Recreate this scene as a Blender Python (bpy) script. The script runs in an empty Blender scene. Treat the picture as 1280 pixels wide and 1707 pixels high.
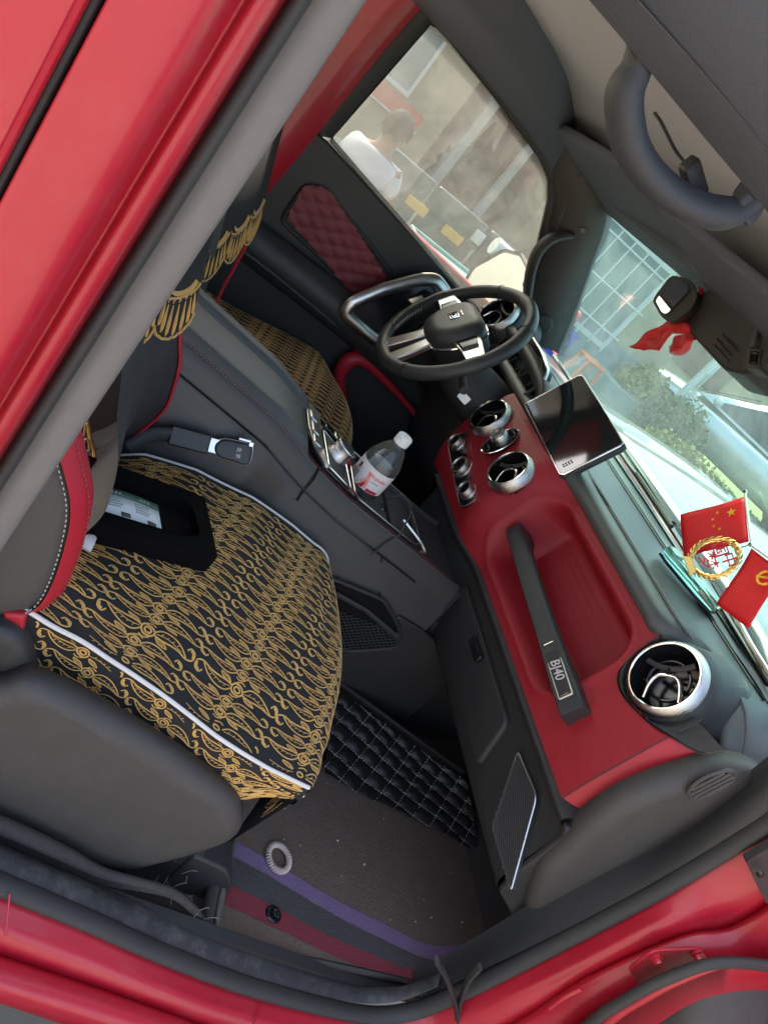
import bpy, bmesh, math, random
from mathutils import Vector, Matrix
random.seed(7)
scene = bpy.context.scene
COL = scene.collection
R = math.radians

# ------------------------------------------------------------------ camera
cam_data = bpy.data.cameras.new('camera')
cam = bpy.data.objects.new('camera', cam_data)
COL.objects.link(cam)
cam_data.sensor_fit = 'AUTO'
cam_data.sensor_width = 36.0
cam_data.lens = 27.965
cam_data.clip_start = 0.02
cam_data.clip_end = 2000.0
RT = Vector((0.7679303547824121, -0.1382134906971751, 0.6254438433568713))
DN = Vector((0.4371581541465181, -0.6005851086369542, -0.6694701453737206))
FW = Vector((0.4681620643184634, 0.7875243223372825, -0.40078638108132003))
m3 = Matrix((RT, -DN, -FW)).transposed()
cam.matrix_world = Matrix.Translation((-0.55708861, -1.34835891, 1.12229386)) @ m3.to_4x4()
scene.camera = cam

# ------------------------------------------------------------------ sky, sun, exposure
SUN_EL, SUN_AZ = R(50), R(110)        # azimuth measured from +X (car front) towards +Y (driver side)
world = bpy.data.worlds.new('World')
scene.world = world
world.use_nodes = True
wn = world.node_tree.nodes
wl = world.node_tree.links
wn.clear()
w_out = wn.new('ShaderNodeOutputWorld')
w_bg = wn.new('ShaderNodeBackground')
w_sky = wn.new('ShaderNodeTexSky')
w_sky.sky_type = 'NISHITA'
w_sky.sun_disc = False
w_sky.sun_elevation = SUN_EL
w_sky.sun_rotation = R(90) - SUN_AZ
w_sky.air_density = 1.0
w_sky.dust_density = 6.0
w_sky.ozone_density = 0.6
w_bg.inputs['Strength'].default_value = 0.15
wl.new(w_sky.outputs[0], w_bg.inputs[0])
wl.new(w_bg.outputs[0], w_out.inputs[0])
sun_d = bpy.data.lights.new('sun', 'SUN')
sun_d.energy = 2.2
sun_d.angle = R(0.8)
sun_d.color = (1.0, 0.95, 0.86)
sun = bpy.data.objects.new('sun', sun_d)
COL.objects.link(sun)
sd = Vector((math.cos(SUN_EL) * math.cos(SUN_AZ), math.cos(SUN_EL) * math.sin(SUN_AZ), math.sin(SUN_EL)))
sun.rotation_euler = sd.to_track_quat('Z', 'Y').to_euler()
scene.view_settings.view_transform = 'Standard'
scene.view_settings.look = 'None'
scene.view_settings.exposure = 2.55
scene.view_settings.use_white_balance = True
scene.view_settings.white_balance_temperature = 7000
scene.view_settings.white_balance_tint = 10
scene.view_settings.gamma = 1.0
scene.cycles.use_denoising = True
scene.cycles.max_bounces = 10
scene.cycles.diffuse_bounces = 5
scene.cycles.glossy_bounces = 4
scene.cycles.transmission_bounces = 6
scene.cycles.transparent_max_bounces = 12
scene.cycles.caustics_reflective = False
scene.cycles.caustics_refractive = False
scene.cycles.sample_clamp_indirect = 6.0

# ------------------------------------------------------------------ materials
MATS = {}
def mat(name, col=(0.5, 0.5, 0.5), rough=0.5, metal=0.0, bump=None, var=0.0, varscale=4.0, coat=0.0, spec=0.5,
        sheen=0.0, emit=None, alpha=1.0, trans=0.0, ior=1.45, dirt=None):
    """bump = (kind, scale, strength); dirt = (colour, scale, amount)"""
    m = bpy.data.materials.new(name)
    m.use_nodes = True
    nt = m.node_tree
    b = nt.nodes['Principled BSDF']
    b.inputs['Base Color'].default_value = (*col, 1)
    b.inputs['Roughness'].default_value = rough
    b.inputs['Metallic'].default_value = metal
    b.inputs['Specular IOR Level'].default_value = spec
    b.inputs['Coat Weight'].default_value = coat
    b.inputs['Coat Roughness'].default_value = 0.06
    b.inputs['Sheen Weight'].default_value = sheen
    b.inputs['Transmission Weight'].default_value = trans
    b.inputs['IOR'].default_value = ior
    b.inputs['Alpha'].default_value = alpha
    if emit:
        b.inputs['Emission Color'].default_value = (*emit[0], 1)
        b.inputs['Emission Strength'].default_value = emit[1]
    tc = nt.nodes.new('ShaderNodeTexCoord')
    src = None
    if var > 0:
        n = nt.nodes.new('ShaderNodeTexNoise')
        n.inputs['Scale'].default_value = varscale
        n.inputs['Detail'].default_value = 6
        n.inputs['Roughness'].default_value = 0.65
        nt.links.new(tc.outputs['Object'], n.inputs['Vector'])
        mx = nt.nodes.new('ShaderNodeMix')
        mx.data_type = 'RGBA'
        mx.inputs[6].default_value = (*[max(0, c * (1 - var)) for c in col], 1)
        mx.inputs[7].default_value = (*[min(1, c * (1 + var)) for c in col], 1)
        nt.links.new(n.outputs['Fac'], mx.inputs[0])
        src = mx.outputs[2]
        mr = nt.nodes.new('ShaderNodeMapRange')
        mr.inputs[3].default_value = max(0.02, rough * (1 - 0.35 * min(1, var * 2)))
        mr.inputs[4].default_value = min(1, rough * (1 + 0.35 * min(1, var * 2)))
        nt.links.new(n.outputs['Fac'], mr.inputs[0])
        nt.links.new(mr.outputs[0], b.inputs['Roughness'])
    if dirt:
        n2 = nt.nodes.new('ShaderNodeTexNoise')
        n2.inputs['Scale'].default_value = dirt[1]
        n2.inputs['Detail'].default_value = 9
        n2.inputs['Roughness'].default_value = 0.75
        nt.links.new(tc.outputs['Object'], n2.inputs['Vector'])
        cr = nt.nodes.new('ShaderNodeMapRange')
        cr.inputs[1].default_value = 0.48
        cr.inputs[2].default_value = 0.75
        cr.inputs[4].default_value = dirt[2]
        nt.links.new(n2.outputs['Fac'], cr.inputs[0])
        mx2 = nt.nodes.new('ShaderNodeMix')
        mx2.data_type = 'RGBA'
        mx2.inputs[6].default_value = (*col, 1)
        mx2.inputs[7].default_value = (*dirt[0], 1)
        nt.links.new(cr.outputs[0], mx2.inputs[0])
        if src:
            nt.links.new(src, mx2.inputs[6])
        src = mx2.outputs[2]
    if src:
        nt.links.new(src, b.inputs['Base Color'])
    if bump:
        kind, sc, st = bump
        if kind == 'noise':
            t = nt.nodes.new('ShaderNodeTexNoise')
            t.inputs['Scale'].default_value = sc
            t.inputs['Detail'].default_value = 3
            o = t.outputs['Fac']
        elif kind == 'cell':
            t = nt.nodes.new('ShaderNodeTexVoronoi')
            t.inputs['Scale'].default_value = sc
            o = t.outputs['Distance']
        elif kind == 'weave':
            t = nt.nodes.new('ShaderNodeTexWave')
            t.inputs['Scale'].default_value = sc
            t.inputs['Distortion'].default_value = 0.6
            o = t.outputs['Fac']
        elif kind == 'dots':
            t = nt.nodes.new('ShaderNodeTexVoronoi')
            t.inputs['Scale'].default_value = sc
            t.inputs['Randomness'].default_value = 0.0
            o = t.outputs['Distance']
        nt.links.new(tc.outputs['Object'], t.inputs['Vector'])
        bp = nt.nodes.new('ShaderNodeBump')
        bp.inputs['Strength'].default_value = st
        bp.inputs['Distance'].default_value = 0.002
        nt.links.new(o, bp.inputs['Height'])
        nt.links.new(bp.outputs[0], b.inputs['Normal'])
    MATS[name] = m
    return m

def glass_mat(name, tint, refl=0.5, rough=0.0, dust_haze=0.0, film=(0.62, 0.66, 0.62)):
    """thin sheet glass: tinted see-through with a Fresnel reflection and a dusty film that paints in haze"""
    m = bpy.data.materials.new(name)
    m.use_nodes = True
    nt = m.node_tree
    nt.nodes.clear()
    out = nt.nodes.new('ShaderNodeOutputMaterial')
    tr = nt.nodes.new('ShaderNodeBsdfTransparent')
    tr.inputs[0].default_value = (*tint, 1)
    gl = nt.nodes.new('ShaderNodeBsdfGlossy')
    gl.inputs['Roughness'].default_value = rough
    fr = nt.nodes.new('ShaderNodeFresnel')
    fr.inputs[0].default_value = 1.5
    ml = nt.nodes.new('ShaderNodeMath')
    ml.operation = 'MULTIPLY'
    ml.inputs[1].default_value = refl * 2
    mix = nt.nodes.new('ShaderNodeMixShader')
    nt.links.new(fr.outputs[0], ml.inputs[0])
    nt.links.new(ml.outputs[0], mix.inputs[0])
    nt.links.new(tr.outputs[0], mix.inputs[1])
    nt.links.new(gl.outputs[0], mix.inputs[2])
    last = mix.outputs[0]
    if dust_haze > 0:
        tc = nt.nodes.new('ShaderNodeTexCoord')
        n = nt.nodes.new('ShaderNodeTexNoise')
        n.inputs['Scale'].default_value = 9
        n.inputs['Detail'].default_value = 12
        n.inputs['Roughness'].default_value = 0.8
        nt.links.new(tc.outputs['Object'], n.inputs['Vector'])
        mr = nt.nodes.new('ShaderNodeMapRange')
        mr.inputs[1].default_value = 0.35
        mr.inputs[2].default_value = 0.8
        mr.inputs[3].default_value = dust_haze * 0.5
        mr.inputs[4].default_value = dust_haze * 1.6
        nt.links.new(n.outputs['Fac'], mr.inputs[0])
        df = nt.nodes.new('ShaderNodeBsdfDiffuse')
        df.inputs[0].default_value = (*film, 1)
        tl = nt.nodes.new('ShaderNodeBsdfTranslucent')
        tl.inputs[0].default_value = (*film, 1)
        ad = nt.nodes.new('ShaderNodeMixShader')
        ad.inputs[0].default_value = 0.5
        nt.links.new(df.outputs[0], ad.inputs[1])
        nt.links.new(tl.outputs[0], ad.inputs[2])
        m2 = nt.nodes.new('ShaderNodeMixShader')
        nt.links.new(mr.outputs[0], m2.inputs[0])
        nt.links.new(last, m2.inputs[1])
        nt.links.new(ad.outputs[0], m2.inputs[2])
        last = m2.outputs[0]
    nt.links.new(last, out.inputs[0])
    MATS[name] = m
    return m

mat('red_paint', (0.43, 0.011, 0.027), 0.42, bump=('noise', 900, 0.06), coat=0.35, var=0.06, varscale=14, dirt=((0.42, 0.10, 0.10), 22, 0.22))
MATS['red_paint'].node_tree.nodes['Principled BSDF'].inputs['Coat Roughness'].default_value = 0.16
mat('red_leather', (0.33, 0.015, 0.025), 0.46, bump=('dots', 300, 0.45), var=0.06, varscale=12)
mat('red_smooth', (0.44, 0.016, 0.030), 0.42, bump=('noise', 500, 0.15))  # smooth red trim, raised so the fascia end looks lit from the door
mat('black_plastic', (0.030, 0.029, 0.029), 0.5, bump=('noise', 900, 0.25), var=0.15, varscale=9)
mat('black_gloss', (0.010, 0.010, 0.011), 0.14)
mat('dash_leather', (0.033, 0.034, 0.034), 0.40, bump=('cell', 700, 0.22), var=0.1, varscale=7)
mat('grey_plastic', (0.057, 0.052, 0.048), 0.55, bump=('noise', 800, 0.45), var=0.14, varscale=11, dirt=((0.13, 0.12, 0.11), 26, 0.18))
mat('armrest_leather', (0.058, 0.052, 0.048), 0.42, bump=('cell', 600, 0.22), var=0.08, varscale=8)
mat('rubber', (0.035, 0.034, 0.032), 0.62, bump=('noise', 300, 0.2), var=0.2, varscale=14)
mat('pillar_rubber', (0.17, 0.152, 0.138), 0.62, var=0.1, varscale=20)
mat('dusty_rubber', (0.030, 0.031, 0.032), 0.55, bump=('noise', 160, 0.4), dirt=((0.17, 0.16, 0.145), 22, 0.5))
mat('dusty_step', (0.06, 0.06, 0.06), 0.7, bump=('noise', 120, 0.5), dirt=((0.22, 0.21, 0.20), 10, 0.6))
mat('carpet', (0.030, 0.023, 0.019), 1.0, bump=('noise', 700, 1.0), var=0.35, varscale=60, sheen=0.2)
mat('headliner', (0.38, 0.395, 0.42), 0.95, bump=('noise', 400, 0.2), var=0.05, varscale=5)
mat('rail_trim', (0.070, 0.077, 0.090), 0.75, bump=('noise', 700, 0.2), var=0.05, varscale=6)
mat('chrome', (0.80, 0.80, 0.78), 0.12, metal=1.0, bump=None)
mat('dash_top_lit', (0.075, 0.080, 0.076), 0.36, bump=('cell', 700, 0.2), var=0.08, varscale=7)  # dash leather with skylight through the windscreen put into its colour
mat('satin_silver', (0.60, 0.59, 0.57), 0.30, metal=1.0, var=0.05, varscale=40)
mat('knurl', (0.62, 0.61, 0.59), 0.24, metal=1.0, bump=('dots', 500, 0.35))
mat('gold_thread', (0.68, 0.375, 0.085), 0.45, metal=0.1, bump=('noise', 1500, 0.6), var=0.4, varscale=120, sheen=0.3)
mat('black_cloth', (0.012, 0.012, 0.013), 0.75, bump=('weave', 260, 0.25), sheen=0.03, var=0.2, varscale=25)
mat('white_piping', (0.72, 0.68, 0.64), 0.6, bump=('noise', 900, 0.3))
mat('seat_leather', (0.070, 0.064, 0.058), 0.45, bump=('cell', 500, 0.25), var=0.1, varscale=10)
mat('perforated', (0.030, 0.029, 0.030), 0.55, bump=('dots', 170, 0.9))
mat('stitch_red', (0.34, 0.06, 0.06), 0.7)
mat('stitch_grey', (0.22, 0.20, 0.19), 0.7)
mat('stitch_pale', (0.50, 0.47, 0.42), 0.7)
mat('stitch_beige', (0.34, 0.31, 0.27), 0.7)
mat('quilt_black', (0.013, 0.013, 0.013), 0.28, bump=('cell', 500, 0.2), var=0.2, varscale=20)

# ------------------------------------------------------------------ geometry helpers
def V(*a):
    return Vector(a[0]) if len(a) == 1 else Vector(a)

def link(o, parent=None):
    COL.objects.link(o)
    if parent is not None:
        o.parent = parent
        if parent.parent is None and parent.type == 'EMPTY':
            o.matrix_parent_inverse = Matrix.Translation(-Vector(parent.location))
    return o

def obj(name, verts, faces, m, parent=None, smooth=True, sharp=0.7, bevel=0.0, subsurf=0, solid=0.0, seg=3, weld=False):
    me = bpy.data.meshes.new(name)
    me.from_pydata([tuple(v) for v in verts], [], faces)
    me.validate()
    if weld:
        bm = bmesh.new(); bm.from_mesh(me)
        bmesh.ops.remove_doubles(bm, verts=bm.verts, dist=1e-5)
        bmesh.ops.recalc_face_normals(bm, faces=bm.faces)
        bm.to_mesh(me); bm.free()
    if smooth:
        me.polygons.foreach_set('use_smooth', [True] * len(me.polygons))
        if sharp:
            me.set_sharp_from_angle(angle=sharp)
    me.materials.append(MATS[m] if isinstance(m, str) else m)
    o = bpy.data.objects.new(name, me)
    link(o, parent)
    if solid:
        md = o.modifiers.new('solid', 'SOLIDIFY'); md.thickness = solid; md.offset = 0
    if bevel:
        md = o.modifiers.new('bevel', 'BEVEL'); md.width = bevel; md.segments = seg; md.limit_method = 'ANGLE'; md.angle_limit = R(35)
    if subsurf:
        md = o.modifiers.new('sub', 'SUBSURF'); md.levels = subsurf; md.render_levels = subsurf
    return o

def thing(name, label, cat, loc=(0, 0, 0), group=None):
    o = bpy.data.objects.new(name, None)
    o.empty_display_size = 0.05
    link(o)
    o.location = loc
    o['label'] = label
    o['category'] = cat
    if group:
        o['group'] = group
    return o

def tag(o, label, cat, group=None):
    o['label'] = label
    o['category'] = cat
    if group:
        o['group'] = group
    return o

def group_part(name, parent):
    o = bpy.data.objects.new(name, None)
    o.empty_display_size = 0.02
    link(o, parent)
    return o

class MB:
    """collects geometry for ONE mesh"""
    def __init__(s):
        s.v = []; s.f = []
    def add(s, vs, fs):
        n = len(s.v)
        s.v += [tuple(v) for v in vs]
        s.f += [tuple(i + n for i in f) for f in fs]
        return s
    def box(s, c, h, M=None):
        c = V(c); vs = []
        for x in (-1, 1):
            for y in (-1, 1):
                for z in (-1, 1):
                    p = Vector((x * h[0], y * h[1], z * h[2]))
                    if M is not None:
                        p = M @ p
                    vs.append(c + p)
        return s.add(vs, [(0, 1, 3, 2), (4, 6, 7, 5), (0, 4, 5, 1), (2, 3, 7, 6), (0, 2, 6, 4), (1, 5, 7, 3)])
    def tube(s, pts, r, n=10, closed=False, caps=True):
        vs, fs = tube_geo(pts, r, n, closed, caps)
        return s.add(vs, fs)
    def build(s, name, m, parent=None, **k):
        return obj(name, s.v, s.f, m, parent, **k)

def catmull(pts, n=8, closed=False):
    P = [V(p) for p in pts]
    out = []
    N = len(P)
    rng = range(N if closed else N - 1)
    for i in rng:
        p1 = P[i]; p2 = P[(i + 1) % N]
        p0 = P[(i - 1) % N] if (closed or i > 0) else p1 * 2 - p2
        p3 = P[(i + 2) % N] if (closed or i + 2 < N) else p2 * 2 - p1
        for k in range(n):
            t = k / n
            out.append(0.5 * ((2 * p1) + (p2 - p0) * t + (2 * p0 - 5 * p1 + 4 * p2 - p3) * t * t + (3 * p1 - p0 - 3 * p2 + p3) * t ** 3))
    if not closed:
        out.append(P[-1])
    return out

def resample(pts, n, closed=False):
    P = [V(p) for p in pts]
    if closed:
        P = P + [P[0]]
    L = [0]
    for a, b in zip(P, P[1:]):
        L.append(L[-1] + (b - a).length)
    out = []
    tot = L[-1]
    cnt = n if closed else n - 1
    j = 0
    for i in range(n):
        d = tot * i / cnt
        while j < len(L) - 2 and L[j + 1] < d:
            j += 1
        seg = L[j + 1] - L[j]
        t = 0 if seg == 0 else (d - L[j]) / seg
        out.append(P[j].lerp(P[j + 1], min(1, max(0, t))))
    return out

def frames(pts, closed=False):
    P = [V(p) for p in pts]
    n = len(P)
    T = []
    for i in range(n):
        a = P[(i - 1) % n] if (closed or i > 0) else P[i]
        b = P[(i + 1) % n] if (closed or i < n - 1) else P[i]
        d = b - a
        T.append(d.normalized() if d.length > 1e-9 else Vector((1, 0, 0)))
    up = Vector((0, 0, 1)) if abs(T[0].z) < 0.9 else Vector((1, 0, 0))
    N = []
    nn = (up - T[0] * up.dot(T[0])).normalized()
    for i in range(n):
        nn = nn - T[i] * nn.dot(T[i])
        nn = nn.normalized() if nn.length > 1e-6 else T[i].orthogonal().normalized()
        N.append(nn.copy())
    return P, T, N

def tube_geo(pts, r, n=10, closed=False, caps=True):
    P, T, N = frames(pts, closed)
    m = len(P)
    vs = []; fs = []
    for i in range(m):
        rr = r[min(i, len(r) - 1)] if isinstance(r, list) else r
        ra, rb = (rr if isinstance(rr, (list, tuple)) else (rr, rr))
        B = T[i].cross(N[i])
        for k in range(n):
            a = 2 * math.pi * k / n
            vs.append(P[i] + N[i] * (ra * math.cos(a)) + B * (rb * math.sin(a)))
    for i in range(m if closed else m - 1):
        j = (i + 1) % m
        for k in range(n):
            l = (k + 1) % n
            fs.append((i * n + k, j * n + k, j * n + l, i * n + l))
    if caps and not closed:
        fs.append(tuple(range(n)))
        fs.append(tuple((m - 1) * n + k for k in reversed(range(n))))
    return vs, fs

def tube(name, pts, r, m, parent=None, n=10, closed=False, smoothn=0, **k):
    if isinstance(r, list) and not smoothn:
        smoothn = 6
    if smoothn:
        if isinstance(r, list):
            rr = [(q if isinstance(q, tuple) else (q, q)) for q in r]
            r = [(p.x, p.y) for p in catmull([(q[0], q[1], 0) for q in rr], smoothn, closed)]
        pts = catmull(pts, smoothn, closed)
    vs, fs = tube_geo(pts, r, n, closed)
    return obj(name, vs, fs, m, parent, **k)

def loft_geo(rings, closed=False, caps=False):
    n = len(rings[0])
    vs = [p for r in rings for p in r]
    fs = []
    for i in range(len(rings) - 1):
        for k in range(n if closed else n - 1):
            l = (k + 1) % n
            fs.append((i * n + k, i * n + l, (i + 1) * n + l, (i + 1) * n + k))
    if caps:
        fs.append(tuple(reversed(range(n))))
        fs.append(tuple((len(rings) - 1) * n + k for k in range(n)))
    return vs, fs

def loft(name, rings, m, parent=None, closed=False, caps=False, **k):
    vs, fs = loft_geo(rings, closed, caps)
    return obj(name, vs, fs, m, parent, **k)

def loft_lines(name, lines, m, parent=None, n=60, smoothn=6, **k):
    """surface spanned by hand-placed 3-D polylines"""
    rows = [resample(catmull(l, smoothn), n) for l in lines]
    return loft(name, rows, m, parent, **k)

def lathe_geo(prof, c, ax, n=32, up=None, caps=False):
    """prof = [(radius, height)], revolved about axis ax through c"""
    ax = V(ax).normalized()
    a = ax.orthogonal().normalized() if up is None else (V(up) - ax * ax.dot(V(up))).normalized()
    b = ax.cross(a)
    c = V(c)
    vs = []; fs = []
    for (r, h) in prof:
        for k in range(n):
            t = 2 * math.pi * k / n
            vs.append(c + ax * h + a * (r * math.cos(t)) + b * (r * math.sin(t)))
    for i in range(len(prof) - 1):
        for k in range(n):
            l = (k + 1) % n
            fs.append((i * n + k, i * n + l, (i + 1) * n + l, (i + 1) * n + k))
    if caps and prof[0][0] > 1e-6:
        fs.append(tuple(reversed(range(n))))
    if caps and prof[-1][0] > 1e-6:
        fs.append(tuple((len(prof) - 1) * n + k for k in range(n)))
    return vs, fs

def lathe(name, prof, c, ax, m, parent=None, n=32, **k):
    vs, fs = lathe_geo(prof, c, ax, n)
    return obj(name, vs, fs, m, parent, weld=True, **k)

def torus_geo(c, ax, Rr, r, n=48, k=8):
    ax = V(ax).normalized()
    a = ax.orthogonal().normalized()
    b = ax.cross(a)
    pts = [V(c) + a * (Rr * math.cos(2 * math.pi * i / n)) + b * (Rr * math.sin(2 * math.pi * i / n)) for i in range(n)]
    return tube_geo(pts, r, k, True)

def prism(name, pts, d, m, parent=None, bevel=0.0, **k):
    """planar 3-D outline pts pushed along vector d"""
    d = V(d)
    n = len(pts)
    vs = [V(p) for p in pts] + [V(p) + d for p in pts]
    fs = [tuple(range(n)), tuple(reversed(range(n, 2 * n)))]
    for i in range(n):
        j = (i + 1) % n
        fs.append((i, i + n, j + n, j))
    return obj(name, vs, fs, m, parent, bevel=bevel, weld=True, **k)

def rounded(pts, r, n=5):
    """round the corners of a closed planar polygon"""
    P = [V(p) for p in pts]
    N = len(P)
    out = []
    for i in range(N):
        a, b, c = P[i - 1], P[i], P[(i + 1) % N]
        rr = r[i] if isinstance(r, list) else r
        d1 = (a - b); d2 = (c - b)
        q = min(rr, d1.length * 0.48, d2.length * 0.48)
        p1 = b + d1.normalized() * q
        p2 = b + d2.normalized() * q
        for k in range(n + 1):
            t = k / n
            out.append((1 - t) ** 2 * p1 + 2 * t * (1 - t) * b + t * t * p2)
    return out

def pillow(name, outline, nrm, depth, m, parent=None, steps=6, edge=0.02, back=0.0, **k):
    """slab whose front face swells out of a closed planar outline: rings shrink towards the centre along nrm"""
    P = [V(p) for p in outline]
    c = sum(P, Vector()) / len(P)
    nrm = V(nrm).normalized()
    rings = []
    if back:
        rings.append([p - nrm * back for p in P])
    for i in range(steps + 1):
        t = i / steps
        ang = t * math.pi / 2
        s = edge * (1 - math.cos(ang))
        rings.append([p + (c - p).normalized() * min(s, (c - p).length * 0.98) + nrm * (depth * math.sin(ang)) for p in P])
    vs, fs = loft_geo(rings, True, True)
    return obj(name, vs, fs, m, parent, **k)

def dashes(pts, length, gap, r, lift=None):
    """stitching: short threads along a path"""
    b = MB()
    P = resample(pts, max(2, int(sum((V(a) - V(c)).length for a, c in zip(pts, pts[1:])) / (length + gap)) * 2 + 2))
    for i in range(0, len(P) - 1, 2):
        a = P[i]; c = P[i].lerp(P[i + 1], length / (length + gap) * 1.6)
        if lift is not None:
            a = a + V(lift); c = c + V(lift)
        b.tube([a, c], r, 4)
    return b

def text_mesh(body, size, m, name, parent, loc, xdir, ydir, depth=0.0004, align='CENTER', shear=0.0):
    cu = bpy.data.curves.new(name, 'FONT')
    cu.body = body
    cu.size = size
    cu.extrude = depth
    cu.align_x = align
    cu.align_y = 'CENTER'
    cu.shear = shear
    cu.resolution_u = 3
    tmp = bpy.data.objects.new('tmp_text', cu)
    COL.objects.link(tmp)
    dg = bpy.context.evaluated_depsgraph_get()
    me = bpy.data.meshes.new_from_object(tmp.evaluated_get(dg))
    bpy.data.objects.remove(tmp)
    bpy.data.curves.remove(cu)
    x = V(xdir).normalized(); y = V(ydir); y = (y - x * x.dot(y)).normalized(); z = x.cross(y)
    M = Matrix((x, y, z)).transposed().to_4x4()
    M.translation = V(loc)
    me.transform(M)
    me.materials.clear()
    me.materials.append(MATS[m])
    o = bpy.data.objects.new(name, me)
    link(o, parent)
    return o

def ss(a, b, x):
    t = min(1, max(0, (x - a) / (b - a)))
    return t * t * (3 - 2 * t)

def interp(tab, x):
    if x <= tab[0][0]:
        return tab[0][1]
    for (a, fa), (b, fb) in zip(tab, tab[1:]):
        if x <= b:
            return fa + (fb - fa) * (x - a) / (b - a)
    return tab[-1][1]

def rrect(cu, cv, hu, hv, r, n=5):
    out = []
    for (sx, sy, a0) in ((1, 1, 0), (-1, 1, 90), (-1, -1, 180), (1, -1, 270)):
        for k in range(n + 1):
            a = R(a0 + 90 * k / n)
            out.append((cu + sx * (hu - r) + r * math.cos(a), cv + sy * (hv - r) + r * math.sin(a)))
    return out

def on_plane(pts2, o, u, v, w=None, h=0.0):
    o, u, v = V(o), V(u), V(v)
    n = u.cross(v) if w is None else V(w)
    return [o + u * p[0] + v * p[1] + n * h for p in pts2]

# ================================================================== the car body
glass_mat('windscreen_glass', (0.52, 0.84, 0.77), 0.6, dust_haze=0.24, film=(0.50, 0.70, 0.64))  # teal film paints a washed-out haze over the view
glass_mat('door_glass', (0.36, 0.42, 0.40), 0.7, dust_haze=0.11)
mat('bonnet_paint', (0.075, 0.09, 0.09), 0.22, coat=1.0, var=0.04, varscale=3)
mat('mirror_glass', (0.85, 0.87, 0.87), 0.02, metal=1.0)
mat('wine_leather', (0.20, 0.030, 0.040), 0.5, bump=('cell', 500, 0.3))
mat('hazed_slate_fabric', (0.085, 0.098, 0.125), 0.85, bump=('noise', 500, 0.3), var=0.05, varscale=6)  # fabric made bluer and lighter to paint in haze under the roof
mat('sunlit_rubber', (0.30, 0.285, 0.25), 0.6)  # rubber with sunlight painted in as cream

car = thing('car', 'red off-road car seen into through its open passenger door', 'car', (0, 0, -0.45))

# --- B pillar beside the camera: one vertical section, swept upwards
def sweep_z(name, sec, z0, z1, m, parent, lean=0.0, n=16):
    rings = []
    for i in range(n + 1):
        z = z0 + (z1 - z0) * i / n
        rings.append([Vector((x, y + lean * (z - 0.6), z)) for x, y in sec])
    return loft(name, rings, m, parent, sharp=None)

def smooth2(pts, n=5):
    return [(p.x, p.y) for p in catmull([(a, b, 0) for a, b in pts], n)]

bp = group_part('door_pillar', car)
sweep_z('pillar_trim', smooth2([(-0.60, -0.60), (-0.50, -0.66), (-0.468, -0.705), (-0.466, -0.722), (-0.470, -0.735), (-0.484, -0.741), (-0.496, -0.738)], 5), 0.10, 1.42, 'pillar_rubber', bp, 0.012)
sweep_z('pillar_seal', smooth2([(-0.4965, -0.737), (-0.497, -0.750), (-0.501, -0.757), (-0.507, -0.756), (-0.510, -0.748)], 5), 0.10, 1.42, 'rubber', bp, 0.012)
sweep_z('pillar_panel', smooth2([(-0.507, -0.742), (-0.513, -0.752), (-0.515, -0.775), (-0.518, -0.787), (-0.524, -0.793), (-0.529, -0.792), (-0.532, -0.786), (-0.536, -0.790), (-0.540, -0.812), (-0.545, -0.826), (-0.556, -0.834), (-0.575, -0.838), (-0.5895, -0.840), (-0.5915, -0.832), (-0.592, -0.80)], 5), 0.10, 1.42, 'red_paint', bp, 0.012)
sweep_z('gap_seal', smooth2([(-0.590, -0.812), (-0.593, -0.830), (-0.596, -0.833), (-0.599, -0.830), (-0.600, -0.812)], 4), 0.10, 1.42, 'rubber', bp, 0.012)
sweep_z('rear_door_panel', smooth2([(-0.597, -0.80), (-0.598, -0.835), (-0.602, -0.844), (-0.62, -0.847), (-0.75, -0.850), (-1.05, -0.850)], 5), -0.05, 1.42, 'red_paint', bp, 0.012)

# --- sill and front door jamb in red metal
jamb = group_part('door_jamb', car)
L0 = [(-0.3681, -0.8000, 0.1590), (-0.3071, -0.8000, 0.1415), (-0.2565, -0.8000, 0.1237), (-0.1244, -0.8000, 0.0839), (0.0327, -0.8000, 0.0321), (0.2143, -0.8000, -0.0120), (0.4246, -0.8000, -0.0270), (0.5132, -0.8000, 0.0124), (0.5409, -0.8000, 0.0764), (0.5612, -0.8000, 0.1909), (0.5866, -0.8000, 0.3343), (0.6042, -0.8000, 0.4854), (0.6241, -0.8000, 0.6443), (0.6217, -0.8000, 0.7415), (0.6119, -0.8000, 0.8174)]
L1 = [(-0.3488, -0.8350, 0.1365), (-0.2886, -0.8350, 0.1196), (-0.2297, -0.8350, 0.1052), (-0.1020, -0.8350, 0.0609), (0.0433, -0.8350, 0.0234), (0.1816, -0.8350, -0.0111), (0.4081, -0.8350, -0.0451), (0.5389, -0.8350, -0.0107), (0.5606, -0.8350, 0.0899), (0.5678, -0.8350, 0.2277), (0.5828, -0.8350, 0.3479), (0.6064, -0.8350, 0.4924), (0.6719, -0.8350, 0.5787), (0.6697, -0.8350, 0.6884), (0.6478, -0.8350, 0.7723)]
L2 = [(-0.3324, -0.8320, 0.0900), (-0.2690, -0.8320, 0.0696), (-0.2183, -0.8320, 0.0538), (-0.0805, -0.8320, 0.0176), (0.0606, -0.8320, -0.0233), (0.2110, -0.8320, -0.0663), (0.4542, -0.8320, -0.1046), (0.5991, -0.8320, -0.0631), (0.6261, -0.8320, 0.0518), (0.6313, -0.8320, 0.1813), (0.6237, -0.8320, 0.3129), (0.6654, -0.8320, 0.4723), (0.7254, -0.8320, 0.5340), (0.7102, -0.8320, 0.6648), (0.6785, -0.8320, 0.7564)]
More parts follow.
